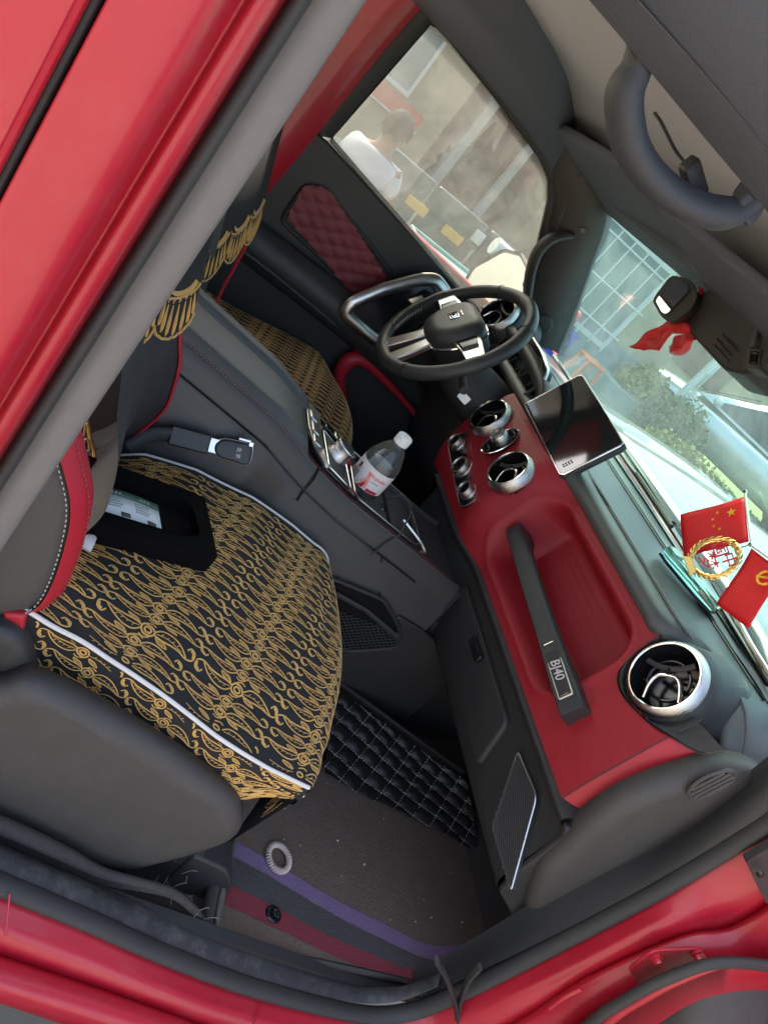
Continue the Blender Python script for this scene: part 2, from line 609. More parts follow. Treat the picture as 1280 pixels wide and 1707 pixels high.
L3 = [(-0.3364, -0.8500, 0.1159), (-0.2742, -0.8500, 0.0942), (-0.2241, -0.8500, 0.0771), (-0.0893, -0.8500, 0.0407), (0.0479, -0.8500, 0.0013), (0.1964, -0.8500, -0.0436), (0.4353, -0.8500, -0.0830), (0.5832, -0.8500, -0.0417), (0.6101, -0.8500, 0.0716), (0.6143, -0.8500, 0.1989), (0.6024, -0.8500, 0.3313), (0.6386, -0.8500, 0.4875), (0.7026, -0.8500, 0.5459), (0.6885, -0.8500, 0.6729), (0.6565, -0.8500, 0.7627)]
L4 = [(-0.3229, -0.8750, 0.1005), (-0.2617, -0.8750, 0.0803), (-0.2117, -0.8750, 0.0625), (-0.0630, -0.8750, 0.0133), (0.0804, -0.8750, -0.0349), (0.2523, -0.8750, -0.0959), (0.5074, -0.8750, -0.1637), (0.6724, -0.8750, -0.1255), (0.7074, -0.8750, -0.0015), (0.7408, -0.8750, 0.1170), (0.7611, -0.8750, 0.2265), (0.8386, -0.8750, 0.3506), (0.8898, -0.8750, 0.4399), (0.8846, -0.8750, 0.5728), (0.8474, -0.8750, 0.6813)]
L5 = [(p[0], -0.86, p[2] - 0.06) for p in L4]
Lm1 = [(p[0] - 0.0, -0.775, p[2] + 0.012) for p in L0]
def jl(lines, name, m, **k):
    rows = []
    for l in lines:
        rows.append(catmull(l, 8))
    return loft(name, rows, m, jamb, sharp=None, **k)
jl([Lm1, L0, [V(a).lerp(V(b), 0.5) + Vector((0, -0.004, 0)) for a, b in zip(L0, L1)], L1, L2], 'sill_flange', 'red_paint')
jl([L2, L3, [V(a).lerp(V(b), 0.5) + Vector((0, -0.006, 0.0)) for a, b in zip(L3, L4)], L4, L5], 'sill_panel', 'red_paint')
# weld seams across the sill
for (a, b) in (((-0.2521, -0.8060, 0.1456), (-0.2328, -0.8360, 0.1094)), ((0.2113, -0.8060, -0.0044), (0.1956, -0.8380, -0.0095))):
    tube('weld_seam', [a, V(a).lerp(V(b), 0.5) + Vector((0, -0.004, 0)), b], 0.0012, 'red_paint', jamb, n=6)
# hinge plate with two bolts and the stamped bead
hp = [(0.5963, -0.8620, 0.4048), (0.5823, -0.8620, 0.4641), (0.6564, -0.8620, 0.4999), (0.7193, -0.8620, 0.4734), (0.7585, -0.8620, 0.4055), (0.6959, -0.8620, 0.3601)]
prism('hinge_plate', rounded(hp, 0.012), (0, -0.005, 0), 'red_paint', jamb, bevel=0.0015)
for p in ((0.6042, -0.8680, 0.4527), (0.6592, -0.8680, 0.4886)):
    lathe('hinge_bolt', [(0.0, -0.010), (0.0062, -0.010), (0.0068, -0.008), (0.0068, -0.003), (0.010, -0.002), (0.010, 0.002)], p, (0, 1, 0), 'red_paint', jamb, n=6, sharp=0.5)
tube('stamped_bead', [(0.5718, -0.8660, 0.2588), (0.5663, -0.8660, 0.2969), (0.5708, -0.8660, 0.3289)], 0.004, 'red_paint', jamb, n=10, smoothn=4)
# black garnish at the top of the jamb
prism('jamb_garnish', rounded([(0.5930, -0.8120, 0.6540), (0.5891, -0.8120, 0.8225), (0.7647, -0.8450, 0.6971), (0.6801, -0.8450, 0.6221), (0.6589, -0.8420, 0.6251)], 0.004), (0, -0.012, 0), 'black_plastic', jamb, bevel=0.003)
lathe('garnish_clip', [(0.0, -0.006), (0.005, -0.005), (0.006, 0.0)], (0.6049, -0.8400, 0.6594), (0, 1, 0), 'black_gloss', jamb, n=12)

# rubber seal round the opening (sill to front pillar) and the scuff trim inside it
seal_px = [(-0.3742, -0.7920, 0.1685), (-0.3141, -0.7920, 0.1532), (-0.2644, -0.7920, 0.1375), (-0.1332, -0.7920, 0.0987), (0.0226, -0.7920, 0.0482), (0.2027, -0.7920, 0.0054), (0.4143, -0.7920, -0.0125), (0.4932, -0.7920, 0.0218), (0.5247, -0.7920, 0.0891), (0.5493, -0.7920, 0.2060), (0.5724, -0.7920, 0.3509), (0.5927, -0.7920, 0.4989), (0.5970, -0.7920, 0.6570), (0.5908, -0.7920, 0.7662), (0.5758, -0.7920, 0.8440)]
tube('door_seal', seal_px, (0.011, 0.015), 'rubber', car, n=14, smoothn=8)
sc0 = [(-0.3781, -0.7800, 0.1690), (-0.3188, -0.7800, 0.1568), (-0.2697, -0.7800, 0.1430), (-0.1368, -0.7800, 0.1020), (0.0186, -0.7800, 0.0535), (0.1979, -0.7800, 0.0130), (0.3964, -0.7800, -0.0039), (0.4744, -0.7800, 0.0309), (0.5010, -0.7800, 0.0958)]
sc1 = [(p[0], -0.762, p[2] + 0.012) for p in sc0]
sc2 = [(-0.3877, -0.7350, 0.1571), (-0.3250, -0.7350, 0.1418), (-0.2742, -0.7350, 0.1280), (-0.1391, -0.7350, 0.0917), (0.0105, -0.7350, 0.0612), (0.1734, -0.7350, 0.0255), (0.3678, -0.7350, -0.0098), (0.4853, -0.7350, -0.0220), (0.5428, -0.7350, 0.0118)]
sc3 = [(p[0], -0.715, p[2] - 0.045) for p in sc2]
rows = [catmull(l, 8) for l in (sc0, sc1, sc2, sc3)]
rows = [resample(r, 70) for r in rows]
loft('scuff_trim', rows, 'dusty_rubber', car, sharp=None)
# kick panel strip up the front pillar, inside the seal
k0 = [(0.4873, -0.7850, 0.0627), (0.5073, -0.7850, 0.1105), (0.5341, -0.7850, 0.2240), (0.5612, -0.7850, 0.3642), (0.5809, -0.7850, 0.5120), (0.5864, -0.7850, 0.6686), (0.5813, -0.7850, 0.7768), (0.5631, -0.7850, 0.8563)]
k1 = [(0.4969, -0.7650, 0.0569), (0.5154, -0.7650, 0.0998), (0.5335, -0.7650, 0.2175), (0.5591, -0.7650, 0.3617), (0.5763, -0.7650, 0.5142), (0.5748, -0.7650, 0.6668), (0.5562, -0.7650, 0.7754), (0.5544, -0.7650, 0.8656)]
k2 = [(0.5194, -0.7420, 0.0204), (0.5326, -0.7420, 0.0793), (0.5435, -0.7420, 0.2006), (0.5517, -0.7420, 0.3095), (0.5735, -0.7420, 0.4525), (0.5989, -0.7420, 0.5697), (0.5872, -0.7420, 0.7053), (0.5590, -0.7420, 0.8786)]
k3 = [(p[0], p[1] + 0.02, p[2] + 0.004) for p in k2]
loft('pillar_kick_trim', [resample(catmull(l, 8), 60) for l in (k0, k1, k2, k3)], 'dash_leather', car, sharp=None)

# running board below the sill
prism('running_board', [(-0.55, -0.865, -0.10), (-0.55, -0.90, -0.045), (-0.55, -1.02, -0.05), (-0.55, -1.05, -0.085), (-0.55, -0.90, -0.12)], (1.35, 0, 0), 'dusty_step', car, bevel=0.006)

# --- floor carpet and firewall
def floor_z(x, y):
    return 0.0
fl = []
for i in range(25):
    x = -1.2 + 2.2 * i / 24
    fl.append([Vector((x, -0.735 + 1.47 * j / 24, -0.006 + 0.25 * ss(0.72, 1.0, x))) for j in range(25)])
loft('floor_carpet', fl, 'carpet', car)
fw = []
for i in range(13):
    z = 0.02 + 0.78 * i / 12
    fw.append([Vector((0.86 + 0.05 * math.sin(z * 4), -0.74 + 1.48 * j / 12, z)) for j in range(13)])
loft('firewall', fw, 'black_plastic', car)
# panel under the sill so that the floor has a wall beside it
prism('floor_side', [(-1.2, -0.735, -0.02), (1.0, -0.735, -0.02), (1.0, -0.735, 0.02), (0.45, -0.735, -0.005), (-0.2, -0.735, 0.10), (-1.2, -0.735, 0.2)], (0, -0.02, 0), 'black_plastic', car)

prism('footwell_side', [(0.44, 0.668, 0.0), (0.98, 0.668, 0.0), (0.98, 0.668, 0.78), (0.50, 0.668, 0.76), (0.60, 0.668, 0.60)], (0, 0.03, 0), 'black_plastic', car)
prism('door_sill', [(-1.2, 0.60, -0.004), (0.9, 0.60, -0.004), (0.9, 0.668, 0.14), (-1.2, 0.668, 0.14)], (0, 0.05, 0), 'black_plastic', car)

# --- roof: headliner, rails, outer skin
hl = []
for i in range(21):
    x = -1.3 + 1.80 * i / 20
    row = []
    for j in range(25):
        y = -0.66 + 1.30 * j / 24
        z = 1.285 - 0.02 * abs(y / 0.62) ** 3 - 0.075 * ss(0.22, 0.52, x) + 0.004 * math.sin(x * 9 + y * 5)
        row.append(Vector((x, y, z)))
    hl.append(row)
loft('headliner', hl, 'headliner', car)
prism('roof_skin', [(-1.4, -0.74, 1.40), (0.46, -0.70, 1.36), (0.50, 0.0, 1.37), (0.46, 0.70, 1.32), (-1.4, 0.72, 1.34)], (0, 0, 0.03), 'red_paint', car, bevel=0.01)
# far roof rail above the driver's window
far_rail = group_part('roof_rail', car)
ra = [(-1.2, 0.675, 1.215), (-0.6, 0.675, 1.212), (-0.1, 0.670, 1.205), (0.2, 0.662, 1.176), (0.36, 0.655, 1.125), (0.45, 0.65, 1.03)]
rb = [(-0.7266, -0.0750, 1.2550), (-0.4846, -0.1417, 1.2550), (-0.2282, -0.0691, 1.2550), (-0.0622, 0.1143, 1.2550), (0.2621, 0.5866, 1.2550), (0.3050, 0.5574, 1.2550)]
rm = [V(a).lerp(V(b), 0.5) + Vector((0, 0.015, 0.012)) for a, b in zip(ra, rb)]
loft_lines('rail_cover', [[(p[0], p[1] + 0.02, p[2] - 0.004) for p in ra], ra, rm, rb, [(p[0], p[1], p[2] + 0.03) for p in rb]], 'hazed_slate_fabric', far_rail, n=50, sharp=None)
# near roof rail above the passenger door
na = [(-1.2, -0.80, 1.40), (-0.4, -0.80, 1.385), (0.0, -0.785, 1.36), (0.3, -0.77, 1.30), (0.5, -0.75, 1.18)]
nb = [(-1.2, -0.70, 1.335), (-0.4, -0.70, 1.315), (0.0, -0.69, 1.285), (0.3, -0.68, 1.235), (0.5, -0.67, 1.12)]
nd = [(-1.2, -0.64, 1.25), (-0.4, -0.635, 1.243), (-0.15, -0.628, 1.240), (0.12, -0.62, 1.232), (0.35, -0.60, 1.19)]
nc = [(-1.2, -0.60, 1.275), (-0.4, -0.60, 1.262), (-0.15, -0.59, 1.262), (0.12, -0.58, 1.25), (0.35, -0.56, 1.215)]
near_rail = group_part('roof_rail', car)
loft_lines('rail_cover', [na, [V(a).lerp(V(b), 0.5) + Vector((0, 0, -0.01)) for a, b in zip(na, nb)], nb, nd, nc], 'hazed_slate_fabric', near_rail, n=50, sharp=None)
tube('rail_seal', [V(p) + Vector((0, 0.035, -0.02)) for p in na], 0.012, 'rail_trim', near_rail, smoothn=8)

# --- assist handle above the passenger door
ah = group_part('assist_handle', car)
mat('handle_dark', (0.040, 0.044, 0.052), 0.6, bump=('noise', 700, 0.3), var=0.1, varscale=9)
hp_ = [(-0.2527, -0.6120, 1.2577), (-0.2386, -0.6120, 1.2394), (-0.2326, -0.6120, 1.2219), (-0.2185, -0.6120, 1.2088), (-0.1918, -0.6120, 1.1950), (-0.1558, -0.6120, 1.1898), (-0.1180, -0.6120, 1.1932), (-0.0841, -0.6120, 1.2046), (-0.0632, -0.6120, 1.2203), (-0.0540, -0.6120, 1.2427)]
hc = catmull(hp_, 6)
hr = []
for i in range(len(hc)):
    t = i / (len(hc) - 1)
    w = 0.0125 + 0.0065 * ss(0.0, 0.25, t) * (1 - ss(0.8, 1.0, t))
    hr.append((w * 0.85, w * 1.15))
vs, fs = tube_geo(hc, hr, 14)
obj('handle_grip', vs, fs, 'handle_dark', ah)
for p in ((-0.2523, -0.6160, 1.2553), (-0.0578, -0.6160, 1.2342)):
    pillow('handle_foot', on_plane(rrect(0, 0, 0.020, 0.014, 0.008), p, (0.8, 0, -0.2), (0, 0.25, 0.95)), (0, -1, -0.2), 0.008, 'handle_dark', ah, edge=0.006, back=0.015)
# coat hook behind the handle
tube('coat_hook', [(-0.1668, -0.5500, 1.2353), (-0.1588, -0.5600, 1.2326), (-0.1279, -0.5600, 1.2258), (-0.1056, -0.5500, 1.2258)], 0.0016, 'black_plastic', ah, smoothn=5)
pillow('hook_plate', on_plane(rrect(0, 0, 0.020, 0.010, 0.004), (-0.1028, -0.5850, 1.2177), (0.9, 0, -0.35), (0.3, 0.2, 0.9)), (0, -1, 0), 0.006, 'black_plastic', ah, edge=0.004, back=0.01)

# --- windscreen, its frame and the driver-side front pillar
wt = [(0.478, 0.60, 1.185), (0.505, 0.30, 1.20), (0.515, 0.0, 1.205), (0.505, -0.30, 1.20), (0.478, -0.60, 1.185)]
wb = [(0.715, 0.70, 0.80), (0.76, 0.30, 0.79), (0.762, 0.0, 0.788), (0.735, -0.32, 0.788), (0.69, -0.66, 0.79)]
rows = []
for i in range(9):
    t = i / 8
    rows.append([V(a).lerp(V(b), t) + Vector((0.012 * math.sin(t * math.pi), 0, 0.006 * math.sin(t * math.pi))) for a, b in zip(catmull(wb, 6), catmull(wt, 6))])
loft('windscreen', rows, 'windscreen_glass', car, sharp=None)
tube('windscreen_seal', [(p[0] + 0.006, p[1], p[2] + 0.004) for p in wb], (0.006, 0.009), 'black_gloss', car, n=8, smoothn=8)
prism('windscreen_header', [(0.40, 0.66, 1.19), (0.492, 0.62, 1.172), (0.520, 0.30, 1.190), (0.530, 0.0, 1.195), (0.520, -0.30, 1.190), (0.492, -0.62, 1.172), (0.40, -0.66, 1.19)], (0, 0, 0.10), 'hazed_slate_fabric', car, bevel=0.006)

ap = group_part('front_pillar', car)
api = [(0.2691, 0.6100, 1.2593), (0.3468, 0.6000, 1.2381), (0.4623, 0.5950, 1.1684), (0.5304, 0.6200, 1.0568), (0.6121, 0.6450, 0.9337), (0.6855, 0.6650, 0.8197)]
apm = [(0.2673, 0.6150, 1.2236), (0.3524, 0.6050, 1.1752), (0.4702, 0.6100, 1.0978), (0.5190, 0.6250, 1.0104), (0.5835, 0.6400, 0.9049), (0.6432, 0.6500, 0.8099)]
apo = [(0.2377, 0.6550, 1.2019), (0.3089, 0.6520, 1.1537), (0.3805, 0.6550, 1.0980), (0.4483, 0.6600, 1.0027), (0.5246, 0.6650, 0.8922), (0.6067, 0.6700, 0.7950)]
loft_lines('pillar_cover', [[(p[0] + 0.05, p[1] + 0.02, p[2]) for p in api], api, apm, apo, [(p[0] - 0.005, p[1] + 0.03, p[2]) for p in apo]], 'grey_plastic', ap, n=40, sharp=None)
gh = [(0.4816, 0.6100, 0.8887), (0.4362, 0.6100, 0.9467), (0.4117, 0.6100, 0.9971), (0.4151, 0.6100, 1.0417), (0.4365, 0.6100, 1.0690), (0.4569, 0.6100, 1.0822)]
tube('pillar_handle', gh, [(0.012, 0.02), (0.013, 0.024), (0.013, 0.024), (0.013, 0.022), (0.012, 0.018), (0.008, 0.014)], 'black_plastic', ap, n=12)
lathe('tweeter', [(0.0, -0.006), (0.020, -0.006), (0.024, -0.004), (0.026, 0.0), (0.027, 0.012)], (0.5855, 0.6400, 0.8632), (0.35, 0.9, 0.0), 'black_plastic', ap, n=28)
lathe('pillar_screw', [(0.0, -0.003), (0.007, -0.003), (0.008, 0.0)], (0.4635, 0.6030, 1.1069), (0.4, 0.9, 0.2), 'black_gloss', ap, n=14)

# --- passenger sun visor folded up under the header, and the sensor housing
vis = prism('sun_visor', rounded([(0.20, 0.00, 1.222), (0.42, 0.035, 1.190), (0.455, -0.02, 1.182), (0.45, -0.56, 1.160), (0.22, -0.56, 1.205)], 0.03), (0.002, 0, 0.018), 'hazed_slate_fabric', car, bevel=0.006)
vis2 = prism('sun_visor', rounded([(0.20, 0.10, 1.236), (0.43, 0.07, 1.200), (0.462, 0.12, 1.196), (0.44, 0.57, 1.180), (0.20, 0.57, 1.225)], 0.03), (0.002, 0, 0.018), 'hazed_slate_fabric', car, bevel=0.006)
hs = group_part('sensor_housing', car)
hs_o = rounded([(0.445, 0.020, 1.180), (0.415, 0.000, 1.150), (0.420, -0.060, 1.108), (0.420, -0.205, 1.103), (0.415, -0.255, 1.120), (0.40, -0.30, 1.180), (0.40, -0.28, 1.20), (0.44, -0.02, 1.20)], 0.012)
prism('housing_shell', hs_o, (0.085, 0, 0.0), 'black_plastic', hs, bevel=0.008)
for k in range(3):
    tube('cooling_slot', [(0.4130, -0.1466, 1.1316), (0.4130, -0.2026, 1.1269)] if k == 0 else ([(0.4130, -0.1528, 1.1212), (0.4130, -0.2086, 1.1169)] if k == 1 else [(0.4130, -0.1461, 1.1424), (0.4130, -0.2019, 1.1388)]), 0.0016, 'black_gloss', hs, n=6)
cm = [(0.4050, -0.2235, 1.1524), (0.4050, -0.2532, 1.1644), (0.4050, -0.2824, 1.1390), (0.4050, -0.2557, 1.1265)]
prism('camera_box', rounded(cm, 0.004), (0.03, 0, 0), 'grey_plastic', hs, bevel=0.002)
tube('camera_mark', [(0.4030, -0.2417, 1.1524), (0.4030, -0.2559, 1.1581), (0.4030, -0.2733, 1.1424), (0.4030, -0.2614, 1.1378)], 0.0012, 'black_gloss', hs, n=6, closed=True)
tube('camera_mark', [(0.4030, -0.2513, 1.1501), (0.4030, -0.2573, 1.1524), (0.4030, -0.2660, 1.1446), (0.4030, -0.2610, 1.1428)], 0.0012, 'black_gloss', hs, n=6, closed=True)
tube('camera_cable', [(0.4080, -0.2063, 1.1844), (0.4030, -0.2249, 1.1689), (0.4040, -0.2361, 1.1564)], 0.0045, 'rail_trim', hs, n=8, smoothn=4)

# --- bonnet, cowl and wipers seen through the windscreen
bn = []
for i in range(15):
    t = i / 14
    x = 0.80 + 0.98 * t
    row = []
    for j in range(25):
        y = -0.78 + 1.56 * j / 24
        z = 0.795 + 0.035 * math.sin(t * 2.4) + 0.022 * ss(0.30, 0.42, 0.78 - abs(y)) - 0.10 * ss(0.86, 1.0, t) ** 1.5 - 0.16 * ss(0.67, 0.80, abs(y)) - 0.02
        row.append(Vector((x + 0.03 * (1 - (y / 0.78) ** 2), y, z)))
    bn.append(row)
loft('bonnet', bn, 'bonnet_paint', car, sharp=None, solid=0.012)
prism('cowl', [(0.735, -0.74, 0.775), (0.80, 0.0, 0.775), (0.74, 0.74, 0.775), (0.84, 0.74, 0.772), (0.86, 0.0, 0.772), (0.84, -0.74, 0.772)], (0, 0, -0.03), 'black_plastic', car, bevel=0.004)
wp = group_part('wiper', car)
tube('wiper_arm', [(0.6986, 0.0565, 0.8120), (0.6930, -0.0851, 0.8120), (0.6879, -0.1471, 0.8120)], 0.006, 'rubber', wp, n=8)
tube('wiper_blade', [(0.7699, 0.2206, 0.8080), (0.7591, 0.0661, 0.8080), (0.7384, -0.0950, 0.8080)], (0.004, 0.008), 'rubber', wp, n=8)
wp = group_part('wiper', car)
tube('wiper_arm', [(0.7115, -0.3714, 0.8120), (0.6770, -0.4879, 0.8120), (0.6629, -0.5819, 0.8120)], 0.006, 'satin_silver', wp, n=8)
tube('wiper_blade', [(0.7248, -0.3015, 0.8080), (0.6938, -0.4545, 0.8080), (0.6573, -0.5939, 0.8080)], (0.004, 0.008), 'rubber', wp, n=8)

# --- driver's door
dd = group_part('driver_door', car)
yd = 0.672
door_o = [(-0.42, yd, 0.10), (0.62, yd, 0.10), (0.60, yd, 0.60), (0.48, yd, 0.775), (0.30, yd, 0.800), (-0.16, yd, 0.872), (-0.42, yd, 0.875)]
prism('door_card', door_o, (0, 0.05, 0), 'black_plastic', dd, bevel=0.006)
prism('door_skin', [(-0.45, 0.725, -0.05), (0.70, 0.725, -0.05), (0.70, 0.725, 0.79), (-0.45, 0.725, 0.87)], (0, 0.04, 0), 'red_paint', dd, bevel=0.01)
# glass with its frame
gl_o = [(-0.1526, 0.7000, 0.8790), (-0.1250, 0.6680, 1.2027), (-0.0994, 0.6680, 1.2084), (0.1038, 0.6640, 1.1838), (0.2685, 0.6640, 1.1596), (0.3295, 0.6660, 1.1381), (0.3666, 0.6680, 1.1015), (0.4413, 0.6780, 0.9898), (0.4883, 0.6900, 0.9000), (0.4265, 0.7000, 0.7928), (0.3106, 0.7000, 0.7825)]
glo = [V(p) for p in gl_o]
gv, gf = [], []
cg = sum(glo, Vector()) / len(glo)
for p in glo:
    gv.append(cg + (p - cg) * 1.05)
gf = [tuple(range(len(gv)))]
obj('window_pane', gv, gf, 'door_glass', dd, smooth=False)
fo = [(-0.1556, 0.6850, 0.8808), (-0.1278, 0.6550, 1.2021), (-0.1023, 0.6550, 1.2078), (0.0999, 0.6520, 1.1834), (0.2635, 0.6520, 1.1594), (0.3242, 0.6540, 1.1380), (0.3611, 0.6560, 1.1016), (0.4349, 0.6650, 0.9907), (0.4806, 0.6750, 0.9017)]
fin = [V(p) for p in fo]
fout = [cg + (p - cg) * 1.12 for p in fin]
loft('window_frame', [catmull(fin, 1), [p + Vector((0, 0.012, 0)) for p in fin], [a.lerp(b, 0.5) + Vector((0, -0.006, 0)) for a, b in zip(fin, fout)], fout, [p + Vector((0, 0.03, 0)) for p in fout]], 'black_plastic', dd, sharp=None)
# rear part of the frame: wide black pillar cover, then the red metal beyond it
rp0 = [(-0.1562, 0.6820, 0.8812), (-0.1534, 0.6680, 0.9838), (-0.1417, 0.6600, 1.0992), (-0.1302, 0.6520, 1.2121)]
rp1 = [(-0.2015, 0.6720, 0.8818), (-0.1918, 0.6600, 0.9823), (-0.1824, 0.6520, 1.1043), (-0.1671, 0.6450, 1.2203)]
rp2 = [(p[0] - 0.03, p[1] + 0.03, p[2]) for p in rp1]
loft_lines('frame_post', [[(p[0], p[1] + 0.02, p[2]) for p in rp0], rp0, rp1, rp2], 'black_plastic', dd, n=30, sharp=None)
bq0 = [(-0.2127, 0.6550, 0.6800), (-0.1946, 0.6550, 0.8704), (-0.1795, 0.6480, 1.0998), (-0.1605, 0.6400, 1.2784)]
bq1 = [(-0.2740, 0.6500, 0.6701), (-0.2519, 0.6500, 0.8597), (-0.2363, 0.6430, 1.0849), (-0.2221, 0.6360, 1.2696)]
loft_lines('centre_pillar', [[(p[0] + 0.0, p[1] + 0.06, p[2]) for p in bq0], bq0, bq1, [(p[0] - 0.08, p[1] - 0.01, p[2]) for p in bq1]], 'red_paint', car, n=30, sharp=None)
# belt strip below the window; cream colour stands in for sunlight on rubber
tube('belt_strip', [(-0.1573, 0.6780, 0.8797), (-0.0562, 0.6780, 0.8618), (0.0540, 0.6770, 0.8436), (0.1720, 0.6760, 0.8231), (0.2951, 0.6750, 0.7994), (0.4086, 0.6740, 0.7783)], (0.006, 0.009), 'sunlit_rubber', dd, n=10)
# quilted red insert
q_o = rounded([(-0.1497, 0.6640, 0.7487), (-0.0947, 0.6640, 0.7796), (0.0559, 0.6640, 0.7460), (0.1674, 0.6640, 0.7152), (0.1796, 0.6640, 0.6676), (0.1240, 0.6640, 0.6191), (-0.0238, 0.6640, 0.6434), (-0.1479, 0.6640, 0.6576)], 0.02)
def quilt_plate(name, outline, nrm, m, parent, udir, vdir, period, depth, lift, res=0.006, skew=1.0):
    """padded sheet clipped to an outline: raised diamonds between sewn grooves"""
    u = V(udir).normalized(); v = V(vdir).normalized(); n = V(nrm).normalized()
    o = sum((V(p) for p in outline), Vector()) / len(outline)
    poly = [((V(p) - o).dot(u), (V(p) - o).dot(v)) for p in outline]
    us = [p[0] for p in poly]; vs_ = [p[1] for p in poly]
    def inside(a, b):
        c = False
        for i in range(len(poly)):
            x1, y1 = poly[i]; x2, y2 = poly[i - 1]
            if (y1 > b) != (y2 > b) and a < (x2 - x1) * (b - y1) / (y2 - y1) + x1:
                c = not c
        return c
    nu = int((max(us) - min(us)) / res) + 2; nv = int((max(vs_) - min(vs_)) / res) + 2
    b = MB(); idx = {}
    def vert(i, j):
        if (i, j) not in idx:
            a = min(us) + i * res; c = min(vs_) + j * res
            s = (a + skew * c) / period; t = (a - skew * c) / period
            h = (abs(math.sin(math.pi * s)) * abs(math.sin(math.pi * t))) ** 0.45
            idx[(i, j)] = len(b.v)
            b.v.append(tuple(o + u * a + v * c + n * (lift + depth * h)))
        return idx[(i, j)]
    for i in range(nu):
        for j in range(nv):
            if inside(min(us) + (i + 0.5) * res, min(vs_) + (j + 0.5) * res):
                b.f.append((vert(i, j), vert(i + 1, j), vert(i + 1, j + 1), vert(i, j + 1)))
    return b.build(name, m, parent, sharp=None)
quilt_plate('quilted_insert', q_o, (0, -1, 0), 'wine_leather', dd, (1, 0, -0.1), (0, 0, 1), 0.060, 0.005, 0.004, res=0.005, skew=1.7)
tube('insert_border', q_o, 0.005, 'black_plastic', dd, n=8, closed=True)
# armrest roll under the insert
arm0 = [(-0.42, 0.655, 0.585), (-0.1, 0.645, 0.575), (0.12, 0.632, 0.565), (0.30, 0.64, 0.53), (0.46, 0.66, 0.48)]
tube('door_armrest', arm0, [(0.05, 0.035), (0.055, 0.045), (0.055, 0.05), (0.045, 0.04), (0.03, 0.03)], 'dash_leather', dd, n=16)
tube('door_crease', [(-0.42, 0.61, 0.565), (-0.1, 0.600, 0.555), (0.10, 0.590, 0.54)], 0.006, 'black_plastic', dd, n=8)
# silver pull surround
pl = [(0.0948, 0.5720, 0.5844), (0.0953, 0.5740, 0.6194), (0.1440, 0.5900, 0.6899), (0.2108, 0.6100, 0.7603), (0.2459, 0.6150, 0.7836), (0.2881, 0.6150, 0.7744), (0.3345, 0.6050, 0.7438), (0.3018, 0.5850, 0.6479), (0.2450, 0.5750, 0.5752), (0.1774, 0.5720, 0.5748)]
tube('pull_surround', rounded(pl, 0.012, 3), (0.017, 0.011), 'satin_silver', dd, n=12, closed=True)
prism('pull_recess', [V(p) + Vector((0, 0.012, 0)) for p in pl], (0, 0.03, 0), 'black_gloss', dd)
pillow('window_switches', [(0.2146, 0.6060, 0.7015), (0.2505, 0.6060, 0.7495), (0.2774, 0.6060, 0.7429), (0.2497, 0.6060, 0.6945)], (0, -1, 0.1), 0.006, 'satin_silver', dd, edge=0.004, back=0.01)
pillow('window_switch', [(0.2366, 0.6000, 0.7325), (0.2516, 0.6000, 0.7513), (0.2677, 0.6000, 0.7450), (0.2550, 0.6000, 0.7257)], (0, -1, 0.1), 0.005, 'black_gloss', dd, edge=0.003, back=0.006)
# red lower pocket surround
rl = [(0.2628, 0.6280, 0.3684), (0.2159, 0.6280, 0.4135), (0.2072, 0.6280, 0.4631), (0.2363, 0.6280, 0.4902), (0.3225, 0.6280, 0.4791), (0.4936, 0.6280, 0.4371), (0.6480, 0.6280, 0.3853)]
tube('pocket_trim', rl, [(0.012, 0.014), (0.018, 0.02), (0.022, 0.022), (0.02, 0.02), (0.012, 0.012), (0.008, 0.009), (0.006, 0.006)], 'red_smooth', dd, n=12)

# driver's outside mirror
om = group_part('outside_mirror', car)
mo = rounded([(0.5200, 1.0714, 0.7539), (0.5200, 1.0974, 0.8030), (0.5200, 1.0100, 0.9055), (0.5200, 0.9004, 0.9370), (0.5200, 0.7865, 0.9267), (0.5200, 0.6772, 0.8828), (0.5200, 0.7716, 0.7449), (0.5200, 0.9389, 0.7271)], 0.02)
cmo = sum(mo, Vector()) / len(mo)
prism('mirror_face', mo, (0.006, 0.002, 0), 'mirror_glass', om)
pillow('mirror_shell', [cmo + (p - cmo) * 1.10 + Vector((0.012, 0.004, 0)) for p in mo], (1, 0.0, 0), 0.07, 'red_paint', om, edge=0.06)
tube('mirror_bezel', [cmo + (p - cmo) * 1.06 for p in mo], 0.006, 'black_gloss', om, n=8, closed=True)
tube('mirror_stalk', [(0.56, 0.73, 0.78), (0.57, 0.80, 0.79), (0.57, 0.88, 0.82)], 0.02, 'black_plastic', om, n=10)

# --- the open passenger door, its edge in the lower corner of the view
pd = group_part('passenger_door', car)
d0 = [(0.6796, -0.9000, 0.1210), (0.6054, -0.9000, 0.3038), (0.5948, -0.9000, 0.3808), (0.5983, -0.9000, 0.4484), (0.6345, -0.9000, 0.5220), (0.7475, -0.9000, 0.5537), (0.9298, -0.9000, 0.5627), (1.1885, -0.9000, 0.5355)]
tube('door_edge_seal', d0, 0.0085, 'rubber', pd, n=12, smoothn=8)
d1 = [(p[0] + 0.005, p[1] - 0.004, p[2] - 0.004) for p in d0]
d2 = [(0.8452, -0.9000, 0.0544), (0.7564, -0.9000, 0.2451), (0.7325, -0.9000, 0.3296), (0.7210, -0.9000, 0.4122), (0.7499, -0.9000, 0.4641), (0.8300, -0.9000, 0.4996), (1.0027, -0.9000, 0.5084), (1.2513, -0.9000, 0.4778)]
loft_lines('door_flange', [[(p[0] + 0.03, p[1], p[2] + 0.02) for p in d1], d1, d2], 'red_paint', pd, n=60, sharp=None)
d3 = [(p[0] + 0.03, p[1] - 0.045, p[2] - 0.06) for p in d2]
